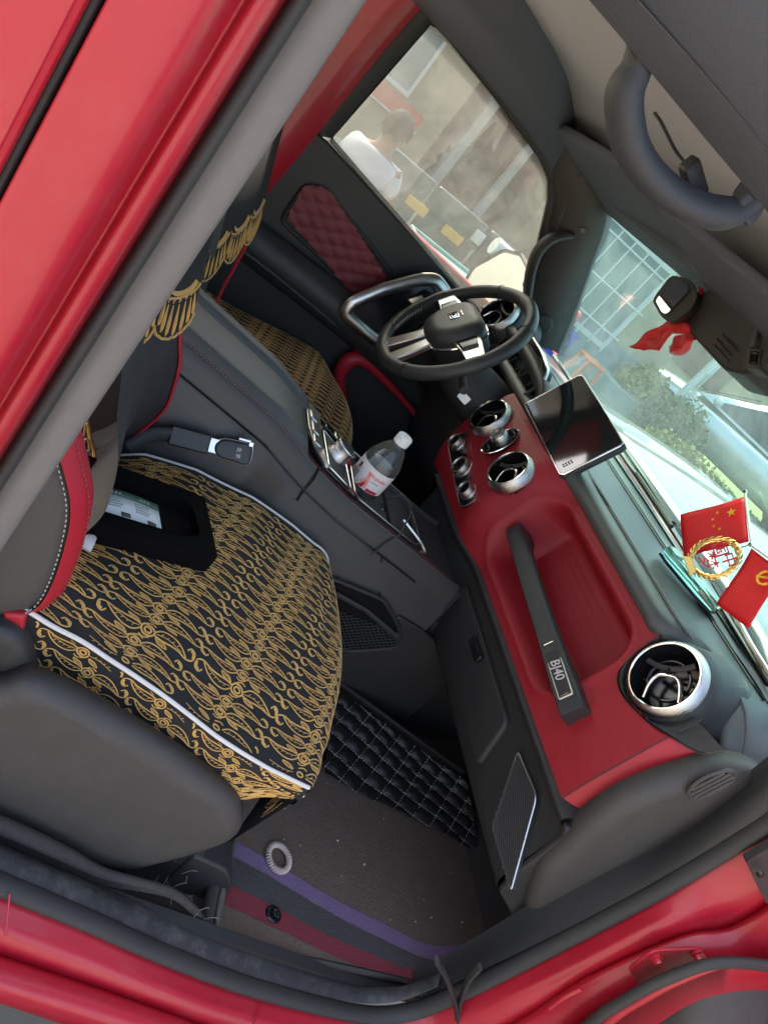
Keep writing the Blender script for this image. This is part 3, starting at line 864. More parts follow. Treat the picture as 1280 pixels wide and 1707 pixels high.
loft_lines('door_card', [[(p[0] + 0.006, p[1] + 0.012, p[2] + 0.012) for p in d2], [(p[0] + 0.012, p[1] - 0.0, p[2] - 0.002) for p in d2], d3, [(p[0] + 0.05, p[1] - 0.1, p[2] - 0.2) for p in d3]], 'grey_plastic', pd, n=60, sharp=None)
# the body of the open door beyond its edge
prism('door_panel', [(0.84, -0.95, -0.02), (1.24, -1.87, -0.02), (1.22, -1.85, 0.80), (0.84, -0.95, 0.76)], (0.09, 0.04, 0), 'red_paint', pd, bevel=0.02)
prism('door_window_frame', [(0.84, -0.95, 0.77), (1.22, -1.85, 0.81), (1.12, -1.62, 1.22), (0.88, -1.04, 1.05)], (0.04, 0.018, 0), 'black_gloss', pd, bevel=0.01)
# passenger-side front pillar up to the roof
fp2 = group_part('front_pillar', car)
prism('pillar_panel', [(0.68, -0.80, 0.68), (0.84, -0.80, 0.72), (0.58, -0.735, 1.34), (0.47, -0.735, 1.34)], (0, 0.03, 0), 'red_paint', fp2, bevel=0.012)
prism('pillar_cover', [(0.69, -0.768, 0.70), (0.80, -0.768, 0.73), (0.57, -0.703, 1.28), (0.48, -0.703, 1.27)], (0, 0.045, 0), 'grey_plastic', fp2, bevel=0.012)

# ================================================================== dashboard
dash = thing('dashboard', 'red and black dashboard with round chrome air vents under the windscreen', 'dashboard', (0.55, 0, 0.3))

def Xp(z):
    return interp([(0.40, 0.452), (0.487, 0.450), (0.55, 0.457), (0.65, 0.477), (0.72, 0.494), (0.76, 0.506)], z)
def Xc(z):
    return interp([(0.40, 0.432), (0.487, 0.420), (0.52, 0.407), (0.57, 0.402), (0.66, 0.410), (0.70, 0.423), (0.74, 0.452), (0.78, 0.49)], z)
def fx(y, z):
    w = ss(-0.115, 0.005, y) * (1 - ss(0.29, 0.34, y) * 0.0)
    return Xp(z) * (1 - w) + Xc(z) * w
def pocket_sd(y, z):
    cy, cz, hy, hz, r = -0.282, 0.613, 0.212, 0.094, 0.055
    qy, qz = abs(y - cy) - hy + r, abs(z - cz) - hz + r
    return math.hypot(max(qy, 0), max(qz, 0)) + min(max(qy, qz), 0) - r
NY, NZ = 210, 54
rows = []
for j in range(NZ + 1):
    z = 0.484 + (0.742 - 0.484) * j / NZ
    row = []
    for i in range(NY + 1):
        y = -0.664 + (0.325 + 0.664) * i / NY
        d = pocket_sd(y, z)
        dep = 0.078 * ss(0.006, -0.042, d) - 0.004 * math.exp(-((d - 0.010) / 0.008) ** 2)
        x = fx(y, z) + dep + 0.03 * ss(0.27, 0.325, y) ** 2
        row.append(Vector((x, y, z)))
    rows.append(row)
# leave round openings where the vents sit
HOLES = [(V((0.4920, -0.5746, 0.7202)), Vector((-0.96, -0.05, 0.27)).normalized(), 0.0690), (V((0.4040, 0.0093, 0.6689)), Vector((-0.93, 0.0, 0.37)).normalized(), 0.046), (V((0.4040, 0.2199, 0.6816)), Vector((-0.93, 0.0, 0.37)).normalized(), 0.046)]
fvs, ffs = loft_geo(rows)
def in_hole(p):
    for c, n, r in HOLES:
        d = p - c
        if (d - n * d.dot(n)).length < r:
            return True
    return False
POD = [(-0.705, 0.708), (-0.668, 0.687), (-0.635, 0.669), (-0.598, 0.657), (-0.57, 0.650), (-0.54, 0.650), (-0.518, 0.664), (-0.505, 0.70), (-0.497, 0.745)]
def under_pod(p):
    return p.y < -0.497 and p.z > interp(POD, p.y)
ffs = [f for f in ffs if not in_hole((fvs[f[0]] + fvs[f[2]]) / 2) and not under_pod((fvs[f[0]] + fvs[f[2]]) / 2)]
obj('fascia', fvs, ffs, 'red_leather', dash, sharp=None)
# smooth red return at the door end; lighter red paints in door light
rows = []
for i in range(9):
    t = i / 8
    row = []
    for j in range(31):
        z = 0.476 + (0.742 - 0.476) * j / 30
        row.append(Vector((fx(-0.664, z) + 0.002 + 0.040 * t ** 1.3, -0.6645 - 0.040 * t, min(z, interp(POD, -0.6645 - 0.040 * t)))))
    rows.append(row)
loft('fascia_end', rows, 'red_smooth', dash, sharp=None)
tube('fascia_seam', [Vector((fx(-0.664, z) + 0.001, -0.6645, z)) for z in [0.486 + 0.25 * k / 20 for k in range(21)]], 0.0012, 'black_plastic', dash, n=6)

# padded body of the dash, passenger side to centre
prof = [(0.70, 0.50), (0.63, 0.60), (0.60, 0.70), (0.545, 0.722), (0.500, 0.731), (0.487, 0.742), (0.489, 0.756), (0.500, 0.767), (0.520, 0.7735), (0.56, 0.778), (0.63, 0.782), (0.70, 0.785), (0.765, 0.782)]
prof = [(p.x, p.y) for p in catmull([(a, b, 0) for a, b in prof], 6)]
rows = []
for i in range(61):
    y = -0.735 + 1.40 * i / 60
    e = ss(-0.60, -0.735, y)
    c = ss(-0.12, 0.02, y)
    row = []
    for (x, z) in prof:
        zz = z - 0.055 * e * e - 0.02 * e
        xx = x + 0.01 * e - 0.028 * c * ss(0.60, 0.50, x) + 0.075 * ss(-0.485, -0.53, y) * ss(0.60, 0.49, x)
        row.append(Vector((xx, y, zz)))
    rows.append(row)
fvs, ffs = loft_geo(rows)
ffs = [f for f in ffs if not in_hole((fvs[f[0]] + fvs[f[2]]) / 2)]
obj('dash_pad', fvs, ffs, 'dash_top_lit', dash, sharp=None)
# raised front roll with double stitching
for off, dz in ((0.0, 0.0), (0.007, 0.0008)):
    sp = [Vector((0.519 + off, y, 0.7745 + dz)) for y in [-0.495 + 0.52 * k / 30 for k in range(31)]]
    sp = [Vector((0.530 + off, -0.512, 0.774))] + sp
    tube('stitch_groove', sp, 0.0011, 'black_gloss', dash, n=5)
    dashes([p + Vector((0, 0, 0.0012)) for p in sp], 0.0045, 0.002, 0.0007).build('stitching', 'stitch_grey', dash)
tube('pad_seam', [Vector((0.655, y, 0.7845)) for y in (-0.60, -0.3, 0.0, 0.2, 0.6)], 0.0016, 'black_gloss', dash, n=6)
tube('pad_seam', [Vector((0.668, y, 0.785)) for y in (-0.60, -0.3, 0.0, 0.2, 0.6)], 0.0016, 'black_gloss', dash, n=6)
# demister slot along the glass
prism('demister_slot', [(0.700, -0.55, 0.787), (0.716, -0.55, 0.787), (0.742, 0.0, 0.7865), (0.735, 0.55, 0.787), (0.715, 0.55, 0.787), (0.722, 0.0, 0.787)], (0, 0, 0.002), 'black_gloss', dash)

# ---- round vents
def vent(c, nrm, r, upv, name='air_vent', sink=0.0):
    n = V(nrm).normalized(); c = V(c) - n * sink
    up = (V(upv) - n * n.dot(V(upv))).normalized(); side = up.cross(n)
    g = group_part(name, dash)
    lathe('outer_ring', [(r * 0.86, -0.004), (r * 0.86, 0.008), (r * 0.885, 0.0105), (r * 0.93, 0.0085), (r * 1.02, -0.004), (r * 1.03, -0.014), (r * 0.97, -0.018)], c, n, 'knurl', g, n=64)
    vs, fs = torus_geo(c + n * 0.009, n, r * 0.862, 0.0020, 64, 8)
    obj('inner_ring', vs, fs, 'chrome', g)
    lathe('vent_barrel', [(r * 0.86, 0.006), (r * 0.82, -0.010), (r * 0.70, -0.045), (0.0, -0.050)], c, n, 'black_gloss', g, n=48)
    vs, fs = torus_geo(c - n * 0.012, n, r * 0.52, 0.003, 48, 8)
    obj('vane_ring', vs, fs, 'black_gloss', g)
    # a three-way spoke: arch below, wings above
    def P(a, b, d=-0.002):
        return c + side * (a * r) + up * (b * r) + n * d
    arch = catmull([P(-0.46, -0.58), P(-0.40, -0.20), P(-0.26, 0.04), P(0.0, 0.09), P(0.26, 0.04), P(0.40, -0.20), P(0.46, -0.58)], 6)
    vs, fs = tube_geo(arch, (0.0045, 0.0022), 8)
    obj('vane_arch', vs, fs, 'chrome', g)
    wing = catmull([P(-0.60, 0.42), P(-0.32, 0.30), P(0.0, 0.26), P(0.32, 0.30), P(0.60, 0.42)], 6)
    vs, fs = tube_geo(wing, (0.0045, 0.0022), 8)
    obj('vane_wing', vs, fs, 'black_plastic', g)
    tube('vane_stem', [P(0, 0.26), P(0, 0.09)], 0.003, 'black_gloss', g, n=6)
    for s in (-1, 1):
        tube('vane_stem', [P(0.62 * s, -0.05, -0.012), P(0.34 * s, -0.02, -0.012)], 0.003, 'black_gloss', g, n=6)
    return g
CV = Vector((-0.93, 0.0, 0.37))
VU = Vector((-0.437, 0.60, 0.67))
vent(V((0.4920, -0.5746, 0.7202)), (-0.96, -0.05, 0.27), 0.0655, VU)
vent(V((0.4040, 0.0093, 0.6689)), CV, 0.053, VU, sink=0.004)
vent(V((0.4040, 0.2199, 0.6816)), CV, 0.053, VU, sink=0.004)
vent(V((0.4406, 0.6000, 0.8146)), (-0.90, -0.15, 0.40), 0.058, (0, 0, 1))
# black surround that runs from the red fascia up to the passenger vent
pn_ = Vector((-0.96, -0.05, 0.27)).normalized(); pc_ = V((0.4920, -0.5746, 0.7202))
pu_ = Vector((0, -1, 0)); pu_ = (pu_ - pn_ * pn_.dot(pu_)).normalized(); pv_ = pn_.cross(pu_); pv_ = pv_ if pv_.z > 0 else -pv_
bord = resample(catmull([Vector((fx(max(y, -0.664), z) - 0.0015 + (0.012 if y < -0.69 else 0), y, z)) for y, z in reversed([(-0.718, 0.738)] + POD)], 5), 49)
rings = []
for q in range(7):
    t = q / 6
    row = []
    for k in range(49):
        a = R(165 + 200 * k / 48)
        cpt = pc_ + pu_ * (0.071 * math.cos(a)) + pv_ * (0.071 * math.sin(a)) - pn_ * 0.012
        row.append(bord[k].lerp(cpt, t) + pn_ * (0.008 * math.sin(math.pi * t)))
    rings.append(row)
loft('vent_surround', rings, 'dash_leather', dash, sharp=None)
tube('surround_seam', [p + Vector((-0.001, 0, -0.001)) for p in bord], 0.0014, 'black_gloss', dash, n=6)
# pod that carries the passenger vent
vc = V((0.4920, -0.5746, 0.7202)); vn = Vector((-0.96, -0.05, 0.27)).normalized()
lathe('vent_pod', [(0.060, -0.004), (0.068, -0.006), (0.0735, -0.014), (0.078, -0.030), (0.086, -0.055), (0.098, -0.085), (0.10, -0.13)], vc, vn, 'dash_leather', dash, n=56)
vc2 = V((0.4406, 0.6000, 0.8146))
lathe('vent_pod', [(0.054, -0.004), (0.062, -0.006), (0.068, -0.014), (0.075, -0.04), (0.09, -0.10)], vc2, (-0.90, -0.15, 0.40), 'dash_leather', dash, n=48)

# ---- clock-style knob between the centre vents
kc = V((0.4080, 0.1116, 0.6764)); un = CV.normalized(); us_ = Vector((0, -1, 0)); uv = un.cross(us_) * -1
uv = Vector((0.37, 0, 0.93)).normalized()
kg = group_part('volume_knob', dash)
prism('knob_bezel', on_plane([(0.030 * math.cos(2 * math.pi * k / 40), 0.046 * math.sin(2 * math.pi * k / 40)) for k in range(40)], kc - un * 0.004, us_, uv), un * 0.007, 'black_gloss', kg, bevel=0.0015)
vs, fs = tube_geo([kc + un * 0.003 + us_ * (0.030 * math.cos(2 * math.pi * k / 48)) + uv * (0.046 * math.sin(2 * math.pi * k / 48)) for k in range(48)], 0.0017, 6, True)
obj('bezel_ring', vs, fs, 'chrome', kg)
lathe('knob_body', [(0.0205, 0.0), (0.0205, 0.012), (0.0195, 0.024), (0.018, 0.026)], kc + uv * 0.004, un, 'knurl', kg, n=40)
lathe('knob_face', [(0.018, 0.026), (0.0165, 0.0245), (0.012, 0.0245), (0.0115, 0.027), (0.009, 0.027), (0.0085, 0.025), (0.0, 0.025)], kc + uv * 0.004, un, 'satin_silver', kg, n=40)
for a in (-1, 1):
    pillow('bezel_button', on_plane(rrect(0, 0, 0.012, 0.005, 0.004), kc + uv * (0.032 * a) + un * 0.003, us_, uv), un, 0.003, 'black_gloss', kg, edge=0.003, back=0.003)

# ---- climate strip with three rotary knobs
cg_ = group_part('climate_panel', dash)
c0 = V((0.4040, 0.2235, 0.5791)); c1 = V((0.4040, 0.1332, 0.5668)); c2 = V((0.4040, 0.0506, 0.5579))
cn = Vector((-0.985, 0, 0.17)).normalized(); cu = (c2 - c0).normalized(); cvv = cn.cross(cu).normalized()
if cvv.z < 0:
    cvv = -cvv
cc = (c0 + c2) / 2
half = (c2 - c0).length / 2
prism('panel_plate', on_plane(rrect(0, 0, half + 0.034, 0.030, 0.022), cc - cn * 0.006, cu, cvv), cn * 0.009, 'black_gloss', cg_, bevel=0.0015)
vs, fs = tube_geo(on_plane(rrect(0, 0, half + 0.034, 0.030, 0.022), cc + cn * 0.003, cu, cvv), 0.0016, 6, True)
obj('panel_rim', vs, fs, 'satin_silver', cg_)
for p, r_ in ((c0, 0.0195), (c1, 0.024), (c2, 0.0195)):
    prof_k = [(r_ * 1.12, 0.0), (r_ * 1.10, 0.006), (r_, 0.008), (r_ * 0.98, 0.020), (r_ * 0.92, 0.024), (r_ * 0.80, 0.024), (r_ * 0.74, 0.020)]
    lathe('rotary_knob', prof_k, p, cn, 'knurl', cg_, n=36)
    lathe('knob_face', [(r_ * 0.78, 0.021), (r_ * 0.70, 0.0195), (0.0, 0.019)], p, cn, 'black_gloss', cg_, n=28)
for k in range(4):
    pillow('climate_button', on_plane(rrect(0, 0, 0.007, 0.004, 0.002), c1.lerp(c2, 0.52) + cvv * (0.009 * (k - 1.5)) + cn * 0.003, cu, cvv), cn, 0.002, 'black_plastic', cg_, edge=0.002, back=0.002)

# ---- passenger grab handle with badge
gh_ = group_part('grab_handle', dash)
A = V((0.4480, -0.0911, 0.6009)); B = V((0.4360, -0.5611, 0.5727))
dirh = (B - A).normalized()
upn = Vector((0.30, 0, 0.95)); upn = (upn - dirh * dirh.dot(upn)).normalized()
outn = dirh.cross(upn); outn = outn if outn.x < 0 else -outn
rings = []
nst = 40
for i in range(nst + 1):
    t = i / nst
    c = A.lerp(B, t) + outn * (0.012 * math.sin(math.pi * t) ** 0.5 + 0.0)
    hw = 0.0185 + 0.004 * ss(0.55, 1.0, t)               # half height
    dp = 0.030 + 0.034 * (ss(0.18, 0.0, t) + ss(0.70, 1.0, t))  # depth towards the dash
    sec = [(-hw, 0), (-hw + 0.003, 0.005), (hw - 0.006, 0.005), (hw - 0.002, 0.001), (hw, -0.006), (hw + 0.002, -dp * 0.6), (hw - 0.002, -dp), (-hw + 0.006, -dp), (-hw, -dp * 0.7)]
    rings.append([c + upn * a + outn * b for a, b in sec])
loft('handle_bar', rings, 'dash_leather', gh_, closed=True, caps=True, sharp=0.9, bevel=0.0)
bq = B.lerp(A, 0.05); bq2 = B.lerp(A, 0.31)
bc = (bq + bq2) / 2 + outn * 0.0125
bl = (bq - bq2).length / 2
prism('badge_plate', on_plane(rrect(0, 0, bl, 0.0135, 0.003), bc - outn * 0.003, dirh, upn), outn * 0.005, 'satin_silver', gh_, bevel=0.001)
prism('badge_face', on_plane(rrect(0, 0, bl - 0.002, 0.0115, 0.002), bc + outn * 0.0015, dirh, upn), outn * 0.0012, 'black_plastic', gh_, bevel=0.0004)
mat('badge_silver', (0.62, 0.62, 0.60), 0.35)
text_mesh('BJ40', 0.024, 'badge_silver', 'badge_letters', gh_, bc + outn * 0.0033 + dirh * 0.004, dirh, upn, shear=0.15)
tube('badge_bracket', on_plane([(-bl + 0.014, 0.009), (-bl + 0.006, 0.009), (-bl + 0.006, -0.009), (-bl + 0.014, -0.009)], bc + outn * 0.0033, dirh, upn), 0.0011, 'chrome', gh_, n=6)
tube('badge_bracket', on_plane([(bl - 0.010, 0.009), (bl - 0.005, 0.008), (bl - 0.005, -0.008), (bl - 0.010, -0.009)], bc + outn * 0.0033, dirh, upn), 0.0015, 'chrome', gh_, n=6)

# ---- black lower dash with glovebox and speaker grille
low = [(0.470, 0.500), (0.446, 0.484), (0.446, 0.474), (0.462, 0.462), (0.470, 0.440), (0.472, 0.330), (0.485, 0.290), (0.53, 0.265), (0.66, 0.262), (0.80, 0.27)]
low = [(p.x, p.y) for p in catmull([(a, b, 0) for a, b in low], 5)]
rows = []
for i in range(41):
    y = -0.700 + 0.93 * i / 40
    w = ss(-0.10, 0.02, y)
    rows.append([Vector((x - 0.030 * w * ss(0.50, 0.46, x) - 0.0, y, z)) for x, z in low])
loft('lower_dash', rows, 'black_plastic', dash, sharp=None)
# end wall of the lower dash towards the door
prism('lower_dash_end', [(0.447, -0.700, 0.478), (0.466, -0.700, 0.455), (0.474, -0.700, 0.33), (0.490, -0.700, 0.285), (0.66, -0.700, 0.18), (0.72, -0.700, 0.30), (0.56, -0.700, 0.50)], (0, -0.012, 0), 'black_plastic', dash, bevel=0.004)
gb = group_part('glovebox', dash)
gbo = rounded([(0.468, -0.095, 0.435), (0.468, -0.47, 0.428), (0.474, -0.50, 0.325), (0.474, -0.085, 0.325)], 0.02)
pillow('glovebox_lid', gbo, (-1, 0, 0), 0.010, 'black_plastic', gb, edge=0.010, back=0.004)
pillow('glovebox_latch', on_plane(rrect(0, 0, 0.03, 0.010, 0.005), (0.455, -0.28, 0.412), (0, -1, 0), (0, 0, 1)), (-1, 0, 0), 0.006, 'black_gloss', gb, edge=0.004, back=0.004)
sp = group_part('speaker_grille', dash)
go = [(0.4600, -0.5335, 0.4289), (0.4600, -0.6292, 0.4374), (0.4660, -0.7354, 0.3287), (0.4660, -0.6206, 0.3277)]
gr = rounded(go, [0.010, 0.016, 0.008, 0.016])
prism('grille_plate', gr, (0.008, 0, 0), 'black_plastic', sp)
vs, fs = tube_geo([V(p) + Vector((-0.001, 0, 0)) for p in gr], 0.0017, 6, True)
obj('grille_rim', vs, fs, 'satin_silver', sp)
gc = sum((V(p) for p in go), Vector()) / 4
gu = (V(go[2]) - V(go[0])).normalized(); gn = Vector((-1, 0, 0)); gw = gn.cross(gu).normalized()
mesh_b = MB()
poly = [((V(p) - gc).dot(gu), (V(p) - gc).dot(gw)) for p in gr]
def inside_poly(poly, a, b):
    c = False
    for i in range(len(poly)):
        x1, y1 = poly[i]; x2, y2 = poly[i - 1]
        if (y1 > b) != (y2 > b) and a < (x2 - x1) * (b - y1) / (y2 - y1) + x1:
            c = not c
    return c
st = 0.0046
for i in range(-40, 41):
    run = None
    for j in range(-90, 91):
        a, b = j * 0.002, i * st
        ok = inside_poly(poly, a, b)
        if ok and run is None:
            run = a
        if (not ok or j == 90) and run is not None:
            if a - run > 0.006:
                mesh_b.tube([gc + gu * run + gw * b + gn * 0.0035, gc + gu * a + gw * b + gn * 0.0035], 0.0009, 4)
            run = None
mesh_b.build('grille_mesh', 'grey_plastic', sp, smooth=False)

# ---- black end cap of the dash that faces the door
ec = rounded([(0.470, -0.722, 0.470), (0.452, -0.722, 0.715), (0.500, -0.722, 0.752), (0.560, -0.722, 0.748), (0.660, -0.722, 0.715), (0.790, -0.722, 0.655), (0.700, -0.722, 0.40), (0.640, -0.722, 0.215), (0.555, -0.722, 0.205), (0.500, -0.722, 0.33)], 0.035)
e0 = [(0.4672, -0.7150, 0.4526), (0.4549, -0.7150, 0.5051), (0.4529, -0.7150, 0.5690), (0.4696, -0.7150, 0.6267), (0.5000, -0.7150, 0.6790), (0.5271, -0.7150, 0.7129), (0.5782, -0.7150, 0.7336), (0.6567, -0.7150, 0.7311), (0.7720, -0.7150, 0.7375), (0.7845, -0.7150, 0.7067), (0.7639, -0.7150, 0.6000), (0.7412, -0.7150, 0.4619), (0.7133, -0.7150, 0.3172), (0.6909, -0.7150, 0.1948), (0.6622, -0.7150, 0.1711), (0.5715, -0.7150, 0.2606), (0.4886, -0.7150, 0.3703)]
end_o = catmull(e0, 4, True)
pillow('end_cap', end_o, (0, -1, 0), 0.022, 'grey_plastic', dash, edge=0.028, back=0.02, steps=8, sharp=None)
sv = V((0.5203, -0.7380, 0.6922))
vd = group_part('side_vent', dash)
su = (V((0.5250, -0.7380, 0.7238)) - V((0.5125, -0.7380, 0.6634))).normalized(); sw = Vector((0, -1, 0)).cross(su)
if sw.z < 0:
    sw = -sw
ov = [(0.036 * math.cos(2 * math.pi * k / 36), 0.024 * math.sin(2 * math.pi * k / 36)) for k in range(36)]
prism('vent_dish', on_plane(ov, sv, su, sw), (0, -0.003, 0), 'black_gloss', vd)
vs, fs = tube_geo([p + Vector((0, -0.004, 0)) for p in on_plane(ov, sv, su, sw)], 0.003, 8, True)
obj('vent_rim', vs, fs, 'grey_plastic', vd)
for k in range(4):
    b = -0.015 + 0.010 * k
    ln = 0.034 * math.sqrt(max(0.05, 1 - (b / 0.024) ** 2))
    tube('vent_slat', [sv + su * (-ln) + sw * b + Vector((0, -0.006, 0)), sv + su * ln + sw * b + Vector((0, -0.006, 0))], 0.0028, 'grey_plastic', vd, n=8)

# ---- driver's side: binnacle, instrument glass, knee panel
cl = group_part('instrument_cluster', dash)
co = [(0.4700, 0.3191, 0.6986), (0.4700, 0.2744, 0.7449), (0.4700, 0.2422, 0.8090), (0.4700, 0.2631, 0.8376), (0.4700, 0.3442, 0.8497), (0.4700, 0.4897, 0.8519), (0.4700, 0.5481, 0.7887), (0.4700, 0.5577, 0.6976), (0.4700, 0.4257, 0.6519)]
cr = rounded(co, 0.02)
ccen = sum(cr, Vector()) / len(cr)
prism('cluster_glass', cr, (0.012, 0, 0), 'black_gloss', cl)
vs, fs = tube_geo([p + Vector((-0.004, 0, 0)) for p in cr], (0.003, 0.005), 8, True)
obj('cluster_rim', vs, fs, 'satin_silver', cl)
for cpx in (V((0.4670, 0.3247, 0.7970)), V((0.4670, 0.4144, 0.7900))):
    vs, fs = torus_geo(cpx, (1, 0, 0), 0.040, 0.0012, 40, 6)
    obj('gauge_ring', vs, fs, 'grey_plastic', cl)
    tube('gauge_needle', [cpx + Vector((-0.001, 0, 0)), cpx + Vector((-0.001, 0.018, -0.026))], 0.0012, 'satin_silver', cl, n=5)
hood = []
for i in range(15):
    y = 0.20 + 0.44 * i / 14
    k = math.sin(math.pi * i / 14) ** 0.4
    hood.append([Vector((0.50, y, 0.735 + 0.03 * k)), Vector((0.452, y, 0.780 + 0.035 * k)), Vector((0.462, y, 0.797 + 0.035 * k)), Vector((0.50, y, 0.800 + 0.032 * k)), Vector((0.58, y, 0.793 + 0.015 * k)), Vector((0.66, y, 0.785))])
loft('binnacle_hood', hood, 'dash_leather', cl, sharp=None)
rows = []
kp = [(0.55, 0.74), (0.472, 0.70), (0.455, 0.62), (0.448, 0.55), (0.46, 0.45), (0.50, 0.38), (0.62, 0.34), (0.8, 0.36)]
for i in range(13):
    y = 0.31 + 0.36 * i / 12
    rows.append([Vector((a, y, b)) for a, b in kp])
loft('knee_panel', rows, 'black_plastic', dash, sharp=None)
# pedals deep in the driver's footwell
for (py, w) in ((0.30, 0.03), (0.42, 0.045)):
    g = prism('pedal', on_plane(rrect(0, 0, w, 0.04, 0.01), (0.70, py, 0.17), (0, 1, 0), (0.5, 0, 0.85)), (-0.01, 0, 0.006), 'black_plastic', dash, bevel=0.003)

# ================================================================== steering wheel
sw_ = thing('steering_wheel', 'black leather steering wheel with silver spokes on the driver side', 'steering wheel', (0.28, 0.335, 0.74))
wn_ = Vector((-math.cos(0.615) * math.cos(0.027), -math.cos(0.615) * math.sin(0.027), math.sin(0.615)))
wc = Vector((0.249, 0.335, 0.769))
wa = wn_.cross(Vector((0, 1, 0))).normalized()
if wa.z < 0:
    wa = -wa                                   # towards twelve o'clock
wbv = Vector((0, 1, 0)); wbv = (wbv - wn_ * wn_.dot(wbv)).normalized()   # towards the driver's door
def W(a, b, h=0.0):
    return wc + wa * a + wbv * b + wn_ * h
rim = [W(0.176 * math.cos(2 * math.pi * k / 96), 0.176 * math.sin(2 * math.pi * k / 96)) for k in range(96)]
rr_ = []
for k in range(96):
    t = 2 * math.pi * k / 96
    g = 1 + 0.12 * (ss(0.9, 1.0, math.cos(4 * t)))
    rr_.append((0.0155 * g, 0.0165 * g))
vs, fs = tube_geo(rim, rr_, 18, True)
obj('rim', vs, fs, 'dash_leather', sw_)
# leather joints across the rim
for deg in (38, 142, 218, 322):
    t = R(deg)
    c = W(0.176 * math.cos(t), 0.176 * math.sin(t)); tg = (-wa * math.sin(t) + wbv * math.cos(t))
    vs, fs = torus_geo(c, tg, 0.0176, 0.0009, 28, 5)
    obj('leather_joint', vs, fs, 'black_gloss', sw_)
for deg0 in (195, 240, 110):
    b = MB()
    for k in range(12):
        t = R(deg0 + k * 3)
        c = W(0.160 * math.cos(t), 0.160 * math.sin(t), 0.003)
        ra_ = (wa * math.cos(t) + wbv * math.sin(t)); tg = (-wa * math.sin(t) + wbv * math.cos(t))
        b.tube([c - tg * 0.003 + wn_ * 0.003, c + tg * 0.003 - wn_ * 0.004], 0.0009, 5)
    b.build('rim_stitching', 'stitch_pale', sw_)
hub_o = [W(a, b, 0.006) for a, b in [(0.062, -0.055), (0.066, 0.0), (0.062, 0.055), (0.035, 0.078), (-0.020, 0.076), (-0.062, 0.048), (-0.072, 0.0), (-0.062, -0.048), (-0.020, -0.076), (0.035, -0.078)]]
pillow('hub_pad', catmull(hub_o, 5, True), wn_, 0.030, 'dash_leather', sw_, edge=0.035, back=0.045, steps=8, sharp=None)
vs, fs = tube_geo(catmull([p - wn_ * 0.010 for p in hub_o], 5, True), 0.0035, 8, True)
obj('hub_trim', vs, fs, 'chrome', sw_)
def spoke(pts, w0, w1, th, m):
    P = [V(p) for p in pts]
    d = (P[-1] - P[0]).normalized()
    s_ = wn_.cross(d).normalized()
    rings = []
    for i, p in enumerate(P):
        w = w0 + (w1 - w0) * i / (len(P) - 1)
        rings.append([p + s_ * w + wn_ * th, p - s_ * w + wn_ * th, p - s_ * (w * 0.8) - wn_ * th, p + s_ * (w * 0.8) - wn_ * th])
    return loft('spoke', rings, m, sw_, closed=True, caps=True, sharp=0.5, bevel=0.003)
spoke([W(0.01, -0.068, 0.004), W(0.014, -0.11, 0.002), W(0.012, -0.165, 0.0)], 0.032, 0.022, 0.008, 'satin_silver')
spoke([W(0.01, 0.068, 0.004), W(0.014, 0.11, 0.002), W(0.012, 0.165, 0.0)], 0.032, 0.022, 0.008, 'satin_silver')
spoke([W(-0.055, -0.022, 0.0), W(-0.11, -0.030, -0.002), W(-0.166, -0.036, -0.002)], 0.016, 0.020, 0.008, 'satin_silver')
spoke([W(-0.055, 0.022, 0.0), W(-0.11, 0.030, -0.002), W(-0.166, 0.036, -0.002)], 0.016, 0.020, 0.008, 'satin_silver')
for s_ in (-1, 1):
    pillow('control_pad', [W(a, b * s_, 0.012) for a, b in ([(0.034, 0.082), (0.030, 0.118), (-0.008, 0.116), (-0.012, 0.082)] if s_ > 0 else [(-0.012, 0.082), (-0.008, 0.116), (0.030, 0.118), (0.034, 0.082)])], wn_, 0.004, 'black_gloss', sw_, edge=0.004, back=0.004)
em = W(0.004, 0.0, 0.0372)
eg = group_part('hub_emblem', sw_)
for k, (w, h) in enumerate(((0.013, 0.010), (0.006, 0.005))):
    vs, fs = tube_geo([em - wbv * a + wa * b for a, b in [(w, h), (-w, h), (-w, -h), (w, -h)]], 0.0016, 6, True)
    obj('emblem_frame', vs, fs, 'chrome', eg)
tube('emblem_bar', [em + wa * 0.019 - wbv * 0.012, em + wa * 0.019 + wbv * 0.012], 0.0014, 'chrome', eg, n=6)
# column shroud and stalks
tube('column_shroud', [wc - wn_ * 0.05, wc - wn_ * 0.12 + Vector((0, 0, -0.005)), Vector((0.46, 0.34, 0.66))], [(0.055, 0.06), (0.062, 0.065), (0.075, 0.08)], 'black_plastic', sw_, n=20)
tube('stalk', [W(-0.005, -0.03, -0.065), W(-0.02, -0.10, -0.065), W(-0.03, -0.165, -0.06)], [0.011, 0.009, 0.010], 'black_plastic', sw_, n=10)
tube('stalk', [W(-0.005, 0.03, -0.065), W(-0.01, 0.10, -0.065), W(-0.02, 0.165, -0.06)], [0.011, 0.009, 0.010], 'black_plastic', sw_, n=10)
prism('ignition_plate', on_plane(rrect(0, 0, 0.016, 0.010, 0.003), (0.352, 0.270, 0.668), (0.55, -0.83, 0), (0.2, 0.12, 0.97)), (-0.003, -0.003, 0), 'satin_silver', sw_)

